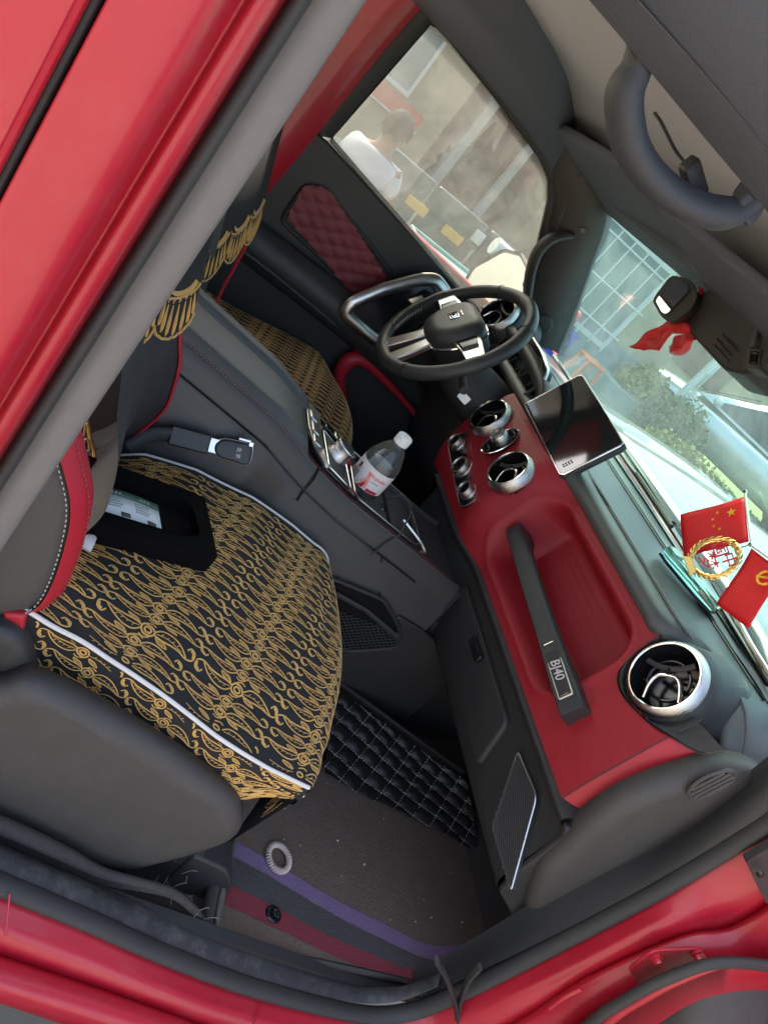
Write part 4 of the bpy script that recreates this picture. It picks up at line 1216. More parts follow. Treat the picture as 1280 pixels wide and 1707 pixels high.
# ================================================================== display screen on the dash
ts = thing('display_screen', 'black landscape touch screen with chrome edge standing on the dashboard', 'screen', (0.47, 0.066, 0.74))
tn = Vector((-0.92564207, -0.11296622, 0.36114456)); tw = Vector((0.09607847, -0.99328544, -0.06444352)); th_ = Vector((0.36599957, -0.02495341, 0.93028041))
tcn = Vector((0.475, 0.066, 0.815))
mat('screen_glass', (0.012, 0.013, 0.014), 0.05, coat=1.0, spec=0.8)
prism('screen_back', on_plane(rrect(0, 0, 0.128, 0.073, 0.010), tcn - tn * 0.022, tw, th_), tn * 0.018, 'black_plastic', ts, bevel=0.006)
prism('screen_front', on_plane(rrect(0, 0, 0.124, 0.0690, 0.008), tcn - tn * 0.004, tw, th_), tn * 0.0055, 'screen_glass', ts)
vs, fs = tube_geo(on_plane(rrect(0, 0, 0.1260, 0.0708, 0.009), tcn, tw, th_), (0.0014, 0.0020), 8, True)
obj('screen_rim', vs, fs, 'chrome', ts)
tube('screen_stand', [tcn - tn * 0.02 - th_ * 0.03, tcn - tn * 0.03 - th_ * 0.08 + Vector((0.02, 0, 0)), Vector((0.53, 0.06, 0.772))], 0.022, 'black_plastic', ts, n=12)
# boot picture: small line of marks in the lower corner of the glass
mat('screen_mark', (0.10, 0.10, 0.10), 0.4)
for k in range(2):
    for j in range(4):
        prism('screen_icon', on_plane([(0.100 + 0.006 * k, -0.058 + 0.006 * j), (0.104 + 0.006 * k, -0.058 + 0.006 * j), (0.104 + 0.006 * k, -0.054 + 0.006 * j), (0.100 + 0.006 * k, -0.054 + 0.006 * j)], tcn + tn * 0.0017, tw, th_), tn * 0.0003, 'screen_mark', ts)

# ================================================================== centre console
con = thing('centre_console', 'black leather centre console with armrest and chrome shift dial between the seats', 'console', (0.05, 0.0, 0.0))
ZT = [(-0.60, 0.625), (-0.32, 0.588), (-0.11, 0.549), (-0.01, 0.512), (0.10, 0.482), (0.28, 0.453), (0.40, 0.432), (0.50, 0.425)]
def zt(x):
    return interp(ZT, x)
YH = 0.112
mat('lit_lid_leather', (0.075, 0.076, 0.074), 0.40, bump=('cell', 600, 0.22), var=0.06, varscale=8)  # armrest leather lightened to paint in light from the windscreen
# side walls
def con_sec(x, lower=0.0):
    z = zt(x)
    return [Vector((x, -0.152, lower)), Vector((x, -0.150, z - 0.20)), Vector((x, -0.140, z - 0.065)), Vector((x, -0.130, z - 0.052)), Vector((x, -0.128, z - 0.030)), Vector((x, -0.120, z - 0.008)), Vector((x, -YH, z - 0.002)),
            Vector((x, -YH + 0.006, z - 0.010)), Vector((x, YH - 0.006, z - 0.010)), Vector((x, YH, z - 0.002)), Vector((x, 0.120, z - 0.008)), Vector((x, 0.130, z - 0.05)), Vector((x, 0.150, z - 0.2)), Vector((x, 0.152, lower))]
xs = [-0.60 + 1.03 * k / 44 for k in range(45)]
loft('console_body', [con_sec(x) for x in xs], 'armrest_leather', con, sharp=0.6)
prism('console_front', [con_sec(0.43)[k] for k in range(14)], (0.012, 0, 0), 'armrest_leather', con)
# front lower extension to the dash and floor tunnel
prism('tunnel', [(0.42, -0.125, 0.0), (0.42, -0.12, 0.415), (0.42, 0.12, 0.415), (0.42, 0.125, 0.0)], (0.40, 0, 0), 'black_plastic', con, bevel=0.006)
# seam between side roll and lower panel, plus stitching on the roll
for yy, off, m_, r_ in ((-0.1315, -0.046, 'black_gloss', 0.0020),):
    tube('panel_seam', [Vector((x, yy - 0.003, zt(x) + off)) for x in xs if x < 0.34], r_, m_, con, n=6)
sx = [x for x in [-0.58 + 0.99 * k / 80 for k in range(81)]]
for off in (0.0, 0.006):
    pth = [Vector((x, -0.1125 - 0.55 * off, zt(x) + 0.0016 - 0.6 * off)) for x in sx]
    dashes(pth, 0.0045, 0.0025, 0.0007).build('stitching', 'stitch_red' if off == 0 else 'stitch_grey', con)
# joint across the side between armrest box and front part
tube('panel_joint', [Vector((0.008, -0.113, zt(0.0) - 0.002)), Vector((0.008, -0.128, zt(0.0) - 0.02)), Vector((0.006, -0.131, zt(0) - 0.05)), Vector((0.004, -0.1425, zt(0.0) - 0.07))], 0.0028, 'black_gloss', con, n=6)
tube('panel_joint', [Vector((0.235, -0.132, zt(0.235) - 0.05)), Vector((0.30, -0.145, zt(0.3) - 0.13)), Vector((0.345, -0.152, 0.29))], 0.0020, 'black_gloss', con, n=6)
# armrest lid: broad padded leaf and a narrow far leaf
def lid(y0, y1, x0, x1, h, name):
    rows = []
    n = 14
    for i in range(31):
        x = x0 + (x1 - x0) * i / 30
        e = min(1, min(x - x0, x1 - x) / 0.03)
        e = math.sqrt(max(0, 1 - (1 - e) ** 2)) if e < 1 else 1
        row = []
        for j in range(n + 1):
            y = y0 + (y1 - y0) * j / n
            f = min(1, min(y - y0, y1 - y) / 0.018)
            f = math.sqrt(max(0, 1 - (1 - f) ** 2)) if f < 1 else 1
            row.append(Vector((x, y, zt(x) - 0.012 + (h + 0.012) * min(e, 1) * f + 0.003 * math.sin(math.pi * j / n))))
        rows.append(row)
    return loft(name, rows, 'lit_lid_leather', con, sharp=None)
lid(-0.108, 0.050, -0.60, -0.012, 0.012, 'armrest_lid')
lid(0.052, 0.112, -0.60, 0.004, 0.014, 'armrest_lid')
# ---- shift panel
sh = group_part('shift_panel', con)
def C(x, y, h=0.0):
    return Vector((x, y, zt(x) + h))
def cdir(x):
    return (Vector((0.01, 0, zt(x + 0.005) - zt(x - 0.005)))).normalized()
cx = cdir(0.06); cy = Vector((0, 1, 0)); cz = cx.cross(cy)
base_o = [C(-0.012, 0.098, -0.004), C(-0.018, 0.05, -0.004), C(-0.016, -0.02, -0.004), C(-0.005, -0.07, -0.004), C(0.02, -0.098, -0.004), C(0.115, -0.10, -0.004), C(0.115, 0.10, -0.004)]
prism('panel_base', base_o, (0, 0, 0.008), 'black_gloss', sh, bevel=0.002)
fr_o = [C(-0.010, 0.104, 0.004), C(-0.018, 0.06, 0.004), C(-0.018, -0.01, 0.004), C(-0.006, -0.065, 0.004), C(0.022, -0.100, 0.004), C(0.034, -0.098, 0.004), C(0.026, -0.05, 0.004), C(0.024, 0.03, 0.004), C(0.030, 0.104, 0.004)]
prism('silver_plate', rounded(fr_o, 0.006, 3), (0, 0, 0.005), 'satin_silver', sh, bevel=0.0015)
for k, (yy, w) in enumerate(((-0.035, 0.016), (0.012, 0.020), (0.058, 0.016))):
    pillow('plate_button', [C(0.004 + a, yy + b, 0.009) for a, b in rrect(0, 0, 0.010, w, 0.004)], cz, 0.002, 'satin_silver', sh, edge=0.003, back=0.002)
# square tray with dial
sq = [C(0.032, 0.046, 0.004), C(0.034, -0.088, 0.004), C(0.100, -0.090, 0.004), C(0.098, 0.030, 0.004)]
prism('dial_plate', rounded(sq, 0.006, 3), (0, 0, 0.004), 'grey_plastic', sh, bevel=0.001)
vs, fs = tube_geo([p + Vector((0, 0, 0.004)) for p in rounded(sq, 0.006, 3)], 0.0011, 6, True)
obj('dial_frame', vs, fs, 'chrome', sh)
dc = C(0.066, -0.012, 0.008)
lathe('shift_dial', [(0.026, 0.0), (0.026, 0.006), (0.0235, 0.010), (0.0235, 0.024), (0.025, 0.028), (0.0235, 0.031), (0.021, 0.031)], dc, cz, 'knurl', sh, n=44)
lathe('dial_face', [(0.021, 0.0305), (0.0195, 0.028), (0.0, 0.0275)], dc, cz, 'black_plastic', sh, n=36)
for k in range(4):
    pillow('shift_button', [C(0.089 + a, -0.070 + 0.022 * k + b, 0.008) for a, b in rrect(0, 0, 0.0075, 0.0095, 0.002)], cz, 0.002, 'grey_plastic', sh, edge=0.002, back=0.002)
pillow('brake_switch', [C(0.058 + a, 0.072 + b, 0.006) for a, b in rrect(0, 0, 0.020, 0.012, 0.004)], cz, 0.006, 'black_gloss', sh, edge=0.004, back=0.004)
pillow('brake_switch_cap', [C(0.074 + a, 0.072 + b, 0.010) for a, b in rrect(0, 0, 0.005, 0.011, 0.003)], cz, 0.004, 'chrome', sh, edge=0.003, back=0.003)
pillow('red_button', [C(0.112 + a, 0.030 + b, 0.004) for a, b in rrect(0, 0, 0.008, 0.014, 0.003)], cz, 0.003, 'red_smooth', sh, edge=0.003, back=0.003)
# ---- cup tray with chrome rim
ct = group_part('cup_tray', con)
tr_o = rounded([C(0.122, 0.098, 0.001), C(0.118, -0.092, 0.001), C(0.30, -0.094, 0.001), C(0.325, -0.06, 0.001), C(0.325, 0.09, 0.001)], 0.02, 4)
vs, fs = tube_geo([p + Vector((0, 0, 0.002)) for p in tr_o], 0.0013, 6, True)
obj('tray_rim', vs, fs, 'satin_silver', ct)
rings = [tr_o, [p + Vector((0, 0, -0.004)) + (Vector((0.22, 0, p.z)) - p).normalized() * 0.004 for p in tr_o], [p + Vector((0, 0, -0.075)) + (Vector((0.22, 0, p.z)) - p).normalized() * 0.010 for p in tr_o]]
vs, fs = loft_geo(rings, True)
fs.append(tuple(2 * len(tr_o) + k for k in range(len(tr_o))))
obj('tray_well', vs, fs, 'black_plastic', ct, sharp=0.5)
for (hx, hy) in ((0.165, 0.0),):
    vs, fs = torus_geo(C(hx, hy, -0.012), cz, 0.044, 0.0025, 40, 6)
    obj('cup_ring', vs, fs, 'black_gloss', ct)
prism('tray_divider', rounded([C(0.232, -0.085, -0.004), C(0.238, 0.085, -0.004), C(0.246, 0.085, -0.004), C(0.240, -0.085, -0.004)], 0.003, 2), (0, 0, -0.06), 'black_plastic', ct)
lathe('power_socket', [(0.013, 0.0), (0.014, 0.010), (0.0125, 0.014), (0.0, 0.014)], C(0.285, 0.055, -0.03), cz, 'black_plastic', ct, n=20)
# chrome-edged lid slid forward
tube('tray_lid_edge', [C(0.275, -0.030, 0.004), C(0.322, -0.060, 0.003), C(0.335, -0.088, 0.001), C(0.318, -0.098, 0.001)], 0.003, 'satin_silver', ct, smoothn=4, n=8)
# ---- net pocket in the passenger side of the console
npk = group_part('net_pocket', con)
po = rounded([(0.1613, -0.1560, 0.3269), (0.2968, -0.1560, 0.3374), (0.3842, -0.1560, 0.2879), (0.4133, -0.1560, 0.2406), (0.3206, -0.1560, 0.1725), (0.2097, -0.1560, 0.2032)], 0.02, 4)
prism('pocket_recess', [V(p) for p in po], (0, 0.004, 0), 'black_gloss', npk)
vs, fs = tube_geo(po, 0.0045, 8, True)
obj('pocket_rim', vs, fs, 'black_plastic', npk)
net = MB()
pol = [(p[0], p[2]) for p in po]
for fam in (1, -1):
    for k in range(-60, 61):
        run = None
        for j in range(0, 400):
            xx = 0.10 + j * 0.001; zz = 0.25 + fam * 0.75 * (xx - 0.30) + k * 0.011
            ok = inside_poly(pol, xx, zz) and zz < 0.272 + 0.10 * (xx - 0.3)
            if ok and run is None:
                run = (xx, zz)
            if not ok and run is not None:
                net.tube([(run[0], -0.159, run[1]), (xx, -0.159, zz)], 0.0011, 4)
                run = None
net.build('netting', 'rubber', npk, smooth=False)
tube('net_hem', [V((0.1987, -0.1600, 0.3008)), V((0.2809, -0.1600, 0.2959)), V((0.3884, -0.1600, 0.2696))], (0.006, 0.002), 'rubber', npk, n=8)
# side trim panel below console towards the footwell
prism('side_panel', [(0.20, -0.153, 0.06), (0.60, -0.153, 0.05), (0.60, -0.153, 0.26), (0.43, -0.153, 0.31), (0.36, -0.153, 0.315)], (0, 0.02, 0), 'black_plastic', con, bevel=0.004)

# ================================================================== water bottle in the cup tray
glass_mat('bottle_plastic', (0.90, 0.92, 0.90), 0.6, dust_haze=0.10)
mat('bottle_cap', (0.80, 0.80, 0.77), 0.42)
mat('label_white', (0.74, 0.71, 0.70), 0.45)
mat('label_red', (0.70, 0.02, 0.03), 0.45)
mat('label_pink', (0.85, 0.38, 0.34), 0.45)
mat('label_grey', (0.36, 0.34, 0.36), 0.5)
mat('ink_dark', (0.07, 0.06, 0.07), 0.6)
bt = thing('water_bottle', 'half-empty clear water bottle with white and red label in the cup tray', 'bottle', (0.165, 0.0, 0.385))
bz0 = 0.387
bx, by = 0.163, 0.002
def ribs(r, h):
    return r
bprof = [(0.0, 0.004), (0.020, 0.0), (0.030, 0.002), (0.0335, 0.010), (0.034, 0.030), (0.0325, 0.040), (0.034, 0.050), (0.0345, 0.075), (0.0330, 0.079), (0.0350, 0.084), (0.0352, 0.140), (0.0345, 0.146), (0.0325, 0.156), (0.022, 0.180), (0.0155, 0.190), (0.0130, 0.194), (0.0130, 0.200)]
KB = 1.13
bprof = [(r * KB, h * 1.03) for r, h in bprof]
lathe('bottle_body', bprof, (bx, by, bz0), (0, 0, 1), 'bottle_plastic', bt, n=40, sharp=None)
lathe('bottle_cap', [(r * 1.08, h * 1.03) for r, h in [(0.0152, 0.196), (0.0156, 0.1975), (0.0156, 0.201), (0.0150, 0.2015), (0.0156, 0.202), (0.0156, 0.213), (0.0140, 0.2155), (0.0, 0.2158)]], (bx, by, bz0), (0, 0, 1), 'bottle_cap', bt, n=32, sharp=0.5)
# water inside
mat('water', (0.9, 0.95, 0.95), 0.0, trans=1.0, ior=1.33)
# label: a cylinder band facing the camera, printed in panels
def band(name, a0, a1, h0, h1, m, rr=0.0356, n=12):
    rr = rr * KB
    rows = []
    for k in range(n + 1):
        a = a0 + (a1 - a0) * k / n
        rows.append([Vector((bx + rr * math.cos(a), by + rr * math.sin(a), bz0 + h)) for h in (h0, h1)])
    return loft(name, rows, m, bt, sharp=None)
vang = math.atan2(-1.348 - by, -0.557 - bx)
band('label', vang - 3.14, vang + 3.14, 0.088, 0.140, 'label_white', n=48)
band('label_panel', vang - 1.25, vang - 0.62, 0.089, 0.112, 'label_grey', 0.0359)
band('label_code', vang - 0.98, vang - 0.78, 0.116, 0.128, 'ink_dark', 0.0359, 4)
def wave(name, a0, a1, m, rr, f0, f1):
    rr = rr * KB
    rows = []
    for k in range(17):
        t = k / 16
        h = 0.089 + 0.040 * t
        s0 = a0 + 0.22 * math.sin(t * 3.0 + f0) + 0.30 * t
        s1 = a1 + 0.10 * math.sin(t * 3.0 + f1) - 0.10 * t
        rows.append([Vector((bx + rr * math.cos(a), by + rr * math.sin(a), bz0 + h)) for a in (s0, (s0 + s1) / 2, s1)])
    return loft(name, rows, m, bt, sharp=None)
wave('label_swoosh', vang - 0.55, vang + 0.10, 'label_pink', 0.0359, 0.0, 0.5)
wave('label_swoosh', vang - 0.40, vang - 0.05, 'label_red', 0.0361, 0.4, 0.6)
band('label_stripe', vang + 0.25, vang + 0.95, 0.089, 0.096, 'label_red', 0.0359)
for k, (tx, sz, hh, mm_) in enumerate((('Wahaha', 0.013, 0.124, 'label_red'), ('purified', 0.006, 0.1135, 'ink_dark'))):
    a = vang + 0.42
    rad = Vector((math.cos(a), math.sin(a), 0))
    o = text_mesh(tx, sz, mm_, 'label_lettering', bt, (0, 0, 0), (1, 0, 0), (0, 1, 0), depth=0.0)
    for v in o.data.vertices:
        aa = a + v.co.x / (0.0362 * KB)
        v.co = Vector((bx + 0.0362 * KB * math.cos(aa), by + 0.0362 * KB * math.sin(aa), bz0 + hh + v.co.y))

# ================================================================== charging cable
cab = [(0.2098, -0.0392, 0.4700), (0.2363, 0.0330, 0.4700), (0.2191, 0.0107, 0.5000), (0.2255, -0.0249, 0.4900), (0.2234, -0.0706, 0.4700), (0.1920, -0.1379, 0.4700), (0.1478, -0.2047, 0.4700), (0.1157, -0.2467, 0.4700)]
cbl = thing('charging_cable', 'thin black charging cable looping out of the console tray', 'cable', (0.24, -0.05, 0.45))
tube('cable_lead', [C(0.225, -0.02, -0.03), C(0.215, -0.022, 0.015), C(0.235, -0.03, 0.045), C(0.262, -0.045, 0.040), C(0.262, -0.07, 0.010), C(0.250, -0.10, 0.002), C(0.225, -0.125, -0.010), C(0.212, -0.137, -0.04), C(0.205, -0.143, -0.055)], 0.0019, 'black_plastic', cbl, n=8, smoothn=8)
lathe('cable_plug', [(0.0, 0.018), (0.008, 0.016), (0.0095, 0.010), (0.0095, -0.01), (0.0, -0.012)], C(0.225, -0.02, -0.025), (0, 0, 1), 'black_gloss', cbl, n=18)

# ================================================================== belt buckle with its plug beside the console
mat('key_black', (0.020, 0.019, 0.018), 0.35, bump=('noise', 700, 0.15))
kf = thing('belt_buckle', 'black seat belt buckle with red button and silver-rimmed plug beside the console', 'belt buckle', (-0.15, -0.165, 0.43))
ku = (V((-0.1287, -0.1650, 0.4865)) - V((-0.1980, -0.1650, 0.4664))); ku = ku.normalized(); kn = Vector((0.05, -0.88, 0.47)); kn = (kn - ku * ku.dot(kn)).normalized(); kv = kn.cross(ku)
if kv.z < 0:
    kv = -kv
kcc = V((-0.1574, -0.1660, 0.4799))
ko = [(-0.034, 0.006), (-0.022, 0.016), (0.0, 0.0185), (0.022, 0.019), (0.029, 0.012), (0.031, -0.008), (0.026, -0.018), (0.0, -0.0185), (-0.024, -0.016), (-0.034, -0.007)]
kp_ = [kcc + ku * a + kv * b for a, b in ko]
pillow('plug_plate', catmull(kp_, 4, True), kn, 0.006, 'key_black', kf, edge=0.005, back=0.006)
vs, fs = tube_geo(catmull(kp_, 4, True), 0.0014, 6, True)
obj('plug_rim', vs, fs, 'satin_silver', kf)
prism('plug_loop', on_plane(rrect(0, 0, 0.011, 0.0022, 0.001), kcc + ku * 0.012 + kv * 0.0235, ku, kv), kn * 0.005, 'satin_silver', kf, bevel=0.0008)
prism('plug_loop', on_plane(rrect(0, 0, 0.004, 0.004, 0.0015), kcc + ku * 0.024 + kv * 0.019, ku, kv), kn * 0.006, 'chrome', kf, bevel=0.0008)
text_mesh('北', 0.0085, 'label_white', 'plug_lettering', kf, kcc + ku * 0.006 + kv * 0.005 + kn * 0.0064, kv * -1, ku)
text_mesh('京', 0.0085, 'label_white', 'plug_lettering', kf, kcc + ku * 0.007 - kv * 0.006 + kn * 0.0064, kv * -1, ku)
prism('plug_tongue', on_plane(rrect(0, 0, 0.009, 0.012, 0.002), kcc - ku * 0.038, ku, kv), kn * 0.003, 'satin_silver', kf)
prism('buckle_body', on_plane(rrect(0, 0, 0.034, 0.017, 0.004), kcc - ku * 0.078 - kn * 0.008, ku, kv), kn * 0.017, 'key_black', kf, bevel=0.003)
tube('buckle_stalk', [kcc - ku * 0.108, kcc - ku * 0.14 - kv * 0.01, kcc - ku * 0.17 - kv * 0.04], (0.014, 0.008), 'rubber', kf, n=10, smoothn=4)
for b in (0.0115, -0.0115):
    pillow('release_button', on_plane(rrect(0, 0, 0.005, 0.0055, 0.002), kcc - ku * 0.048 + kv * b, ku, kv), kn, 0.007, 'label_red', kf, edge=0.003, back=0.004)

# ================================================================== seats and their embroidered covers
def motif_lines():
    """one embroidered sprig, long axis along a, built of strokes (polyline, width)"""
    S = []
    def add(pts, w=0.0016, closed=False, n=5):
        P = catmull([(a, b, 0) for a, b in pts], n, closed)
        if closed:
            P.append(P[0])
        S.append(([(p.x, p.y) for p in P], w))
    half = []
    def rot(pts):
        return [(-a, -b) for a, b in pts]
    heart = [(-0.0095, 0.0), (-0.006, 0.0065), (0.0, 0.0075), (0.006, 0.0055), (0.0095, 0.0), (0.006, -0.0055), (0.0, -0.0075), (-0.006, -0.0065)]
    add(heart, 0.0024, True)
    add([(a * 0.5, b * 0.5) for a, b in heart], 0.0024, True)
    for f in (lambda p: p, rot):
        # big leaf ending in a curl
        add(f([(0.009, 0.002), (0.020, 0.0105), (0.034, 0.0110), (0.048, 0.0045), (0.058, -0.0045)]), 0.0019)
        add(f([(0.009, -0.002), (0.020, -0.0035), (0.034, -0.0025), (0.046, -0.003), (0.058, -0.006), (0.0675, -0.0025), (0.0685, 0.0070), (0.062, 0.0110), (0.0570, 0.0055)]), 0.0021)
        add(f([(0.0672, 0.000), (0.0660, 0.0060), (0.062, 0.0085)]), 0.0030)
        # midrib and veins
        add(f([(0.012, 0.001), (0.028, 0.003), (0.050, -0.0015)]), 0.0009)
        for k in range(4):
            a = 0.018 + 0.0080 * k
            add(f([(a, 0.0022), (a + 0.0035, 0.0062 - 0.0006 * k)]), 0.0009, n=1)
        # small leaf beside the heart
        add(f([(0.012, -0.004), (0.018, -0.0095), (0.030, -0.0105), (0.023, -0.0050), (0.013, -0.0035)]), 0.0018)
        add(f([(0.016, -0.006), (0.025, -0.0088)]), 0.0009, n=2)
        add(f([(-0.004, 0.009), (0.004, 0.0125), (0.010, 0.0105)]), 0.0016)
    return S
MOTIF = motif_lines()

def embroider(name, parent, fn, spots, scale=1.0, wmul=1.0, lift=0.0012, mtl='gold_thread', across=1.0):
    """lay the sprigs on a surface; fn(a, b) -> (point, normal) in metres of cloth"""
    b = MB()
    for (ca, cb, fl) in spots:
        for pts, w in MOTIF:
            P = []
            ok = True
            for (a, c) in pts:
                q = fn(ca + a * scale * fl, cb + c * scale * across)
                if q is None:
                    ok = False
                    break
                P.append(q)
            if not ok or len(P) < 2:
                continue
            vs = []
            n = len(P)
            for i in range(n):
                d = P[min(i + 1, n - 1)][0] - P[max(i - 1, 0)][0]
                nr = P[i][1]
                s = nr.cross(d)
                s = s.normalized() * (w * wmul * 0.5 * scale) if s.length > 1e-9 else Vector((w * 0.5, 0, 0))
                c0 = P[i][0] + nr * lift
                vs += [c0 + s, c0 + nr * 0.0006, c0 - s]
            fs = []
            for i in range(n - 1):
                fs += [(3 * i, 3 * i + 1, 3 * i + 4, 3 * i + 3), (3 * i + 1, 3 * i + 2, 3 * i + 5, 3 * i + 4)]
            b.add(vs, fs)
    o = b.build(name, mtl, parent, sharp=None)
    o['kind'] = 'stuff'
    return o

def make_seat_top(N, F, yN, yF, crown, front_add):
    """top surface of a cushion between the near seam N(x)->z and far seam F(x)->z"""
    def top(x, y):
        u = (y - yN) / (yF - yN)
        z = N(x) * (1 - u) + F(x) * u + crown * (1 - (2 * u - 1) ** 2)
        return z
    return top

# ---------------- passenger seat
ps = thing('passenger_seat', 'black and red leather passenger seat nearest the open door', 'seat', (-0.15, -0.40, 0.0))
pcov = thing('seat_cover', 'black seat cover with gold leaf embroidery and white piping on the passenger cushion', 'seat cover', (-0.15, -0.40, 0.22))
NT = [(-0.50, 0.425), (-0.39, 0.414), (-0.30, 0.397), (-0.20, 0.374), (-0.10, 0.350), (0.0, 0.332), (0.07, 0.326), (0.14, 0.310)]
FT = [(-0.50, 0.33), (-0.34, 0.348), (-0.28, 0.389), (-0.19, 0.413), (-0.08, 0.416), (0.02, 0.402), (0.08, 0.388), (0.14, 0.360)]
yN_ = lambda x: -0.632 - 0.034 * ss(-0.35, 0.08, x)
yF_ = lambda x: -0.172
XF = lambda u: 0.072 + 0.082 * math.sin(math.pi * min(1, u * 0.72 + 0.02)) ** 0.9    # front line, near corner further back
def ptop(x, u):
    y = yN_(x) + (yF_(x) - yN_(x)) * u
    z = interp(NT, x) * (1 - u) + interp(FT, x) * u + 0.018 * (1 - (2 * u - 1) ** 2)
    z += 0.0022 * math.sin(23 * x + 9 * y) * math.sin(17 * y - 6 * x)                    # cloth unevenness
    z += 0.0020 * math.sin(60 * (y + 0.40) + 14 * x) * ss(0.10, 0.0, u) + 0.0016 * math.sin(75 * x + 20 * y) * ss(0.12, -0.05, x + 0.35)
    z -= 0.006 * math.exp(-((y + 0.585 + 0.03 * (x + 0.2)) / 0.022) ** 2) * ss(-0.42, -0.3, x)   # crease along the near edge
    z += 0.004 * math.exp(-((y + 0.560 + 0.03 * (x + 0.2)) / 0.012) ** 2) * ss(-0.42, -0.3, x)
    return Vector((x, y, z))
X0 = -0.46
ROLL = 0.13
def psurf(s, u):
    """s = metres of cloth from the rear edge, u = 0..1 across; rolls over the front edge"""
    r = 0.050 * ss(0.0, 0.30, u) + 0.010
    xf = XF(u) - r * 0.9
    L = xf - X0
    if s <= L:
        return ptop(X0 + s, u)
    d = s - L
    e = ptop(xf, u)
    a = min(d / r, math.pi / 2)
    p = e + Vector((r * math.sin(a), 0, -r * (1 - math.cos(a)) * 0.9))
    rest = d - r * math.pi / 2
    if rest > 0:
        p = p + Vector((-0.02 * rest / 0.1, 0, -rest))
    return p
rows = []
NS, NU = 90, 56
for i in range(NS + 1):
    s = (0.56 + ROLL + 0.02) * i / NS
    rows.append([psurf(s, j / NU) for j in range(NU + 1)])
loft('cover_cloth', rows, 'black_cloth', pcov, sharp=None)
# skirts down both sides
def skirt(un, sgn, drop, name):
    rws = []
    for k in range(9):
        t = k / 8
        row = []
        for i in range(61):
            s = 0.02 + 0.515 * i / 60
            p = psurf(s, un)
            dr = drop * (1 - 0.80 * ss(0.70, 1.0, i / 60))
            row.append(p + Vector((0.0 - 0.004 * t, sgn * (0.012 * math.sin(t * math.pi * 0.7) - 0.008 * t) + sgn * 0.0015 * math.sin(i * 0.9) * t, -dr * t)))
        rws.append(row)
    return loft(name, rws, 'black_cloth', pcov, sharp=None), rws
sk, skrows = skirt(0.0, -1, 0.15, 'cover_skirt')
skirt(1.0, 1, 0.12, 'cover_skirt')
# piping
def edge_path(un, s0, s1, n=60, up=0.0015, out=0):
    return [psurf(s0 + (s1 - s0) * k / n, un) + Vector((0, out, up)) for k in range(n + 1)]
tube('piping', edge_path(0.0, 0.06, 0.532, out=-0.002), 0.0030, 'white_piping', pcov, n=8)
tube('piping', edge_path(1.0, 0.10, 0.60, out=0.002), 0.0022, 'white_piping', pcov, n=8)
tube('piping', [psurf(XF(k / 30) - X0 + 0.02 + 0.05 * math.sin(math.pi * k / 30), k / 30) + Vector((0.001, 0, 0)) for k in range(31)], 0.0022, 'white_piping', pcov, n=6)
def pfn(a, c):
    """cloth coordinates: a = along the seat, c = across in metres from the near seam"""
    u = c / 0.475
    if u < 0.012 or u > 0.985 or a < 0.03 or a > 0.67:
        return None
    p = psurf(a, u); e = 0.004
    d1 = psurf(a + e, u) - psurf(a - e, u); d2 = psurf(a, min(1, u + 0.008)) - psurf(a, max(0, u - 0.008))
    n = d1.cross(d2)
    if n.z < 0 and n.x < 0.02:
        n = -n
    return p, n.normalized()
spots = []
PITCH = 0.0222
COLW = 0.1560
for col in range(-1, 6):
    for row in range(0, 22):
        a = 0.045 + col * COLW + (row * 0.0081) + 0.004 * math.sin(row * 1.9 + col)
        c = 0.011 + row * PITCH + 0.0008 * math.sin(row * 3.1 + col * 2)
        spots.append((a, c, 1))
embroider('embroidery', pcov, pfn, spots, 1.12, 1.0, across=0.72)
def sfn(a, c):
    # side skirt: a along, c downwards
    if a < 0.02 or a > 0.53 or c < 0.004 or c > 0.145:
        return None
    t = c / 0.15
    i = (a - 0.02) / 0.515 * 60
    i0 = int(min(59, max(0, i))); f = i - i0
    k = t * 8; k0 = int(min(7, max(0, k))); g = k - k0
    p = (skrows[k0][i0] * (1 - f) + skrows[k0][i0 + 1] * f) * (1 - g) + (skrows[k0 + 1][i0] * (1 - f) + skrows[k0 + 1][i0 + 1] * f) * g
    return p, Vector((0, -1, 0.05)).normalized()
spots = []
for col in range(-1, 7):
    for row in range(0, 7):
        spots.append((0.03 + col * 0.121 + row * 0.020, 0.012 + row * 0.0215, -1))
embroider('side_embroidery', pcov, sfn, spots, 0.86, 1.1, across=0.92)
# binding ribbons at the rear corner of the cover
for k in range(5):
    p = V((-0.3367, -0.6750, 0.3565)) + Vector((0.004 * k - 0.008, 0, 0.002 * k))
    q = V((-0.3489, -0.6850, 0.2719)) + Vector((0.006 * k - 0.012, 0, 0))
    tube('binding_ribbon', [p, p.lerp(q, 0.5) + Vector((0, -0.006, 0)), q], (0.0035, 0.0012), 'black_cloth', pcov, n=6, smoothn=3)

# cushion under the cover, seat base, side trim
cush = []
for i in range(13):
    s = 0.05 + 0.50 * i / 12
    cush.append([psurf(s, u) + Vector((0, 0, -0.05)) for u in (0.03, 0.25, 0.5, 0.75, 0.97)])
low_ = [[Vector((p.x, p.y, 0.13)) for p in r] for r in cush]
vs = [p for r in cush for p in r] + [p for r in low_ for p in r]
prism('seat_base', [(-0.45, -0.60, 0.10), (0.02, -0.60, 0.10), (0.07, -0.60, 0.26), (-0.45, -0.60, 0.30)], (0, 0.40, 0), 'black_plastic', ps, bevel=0.01)
loft('cushion', cush, 'seat_leather', ps, sharp=None, solid=0.02)
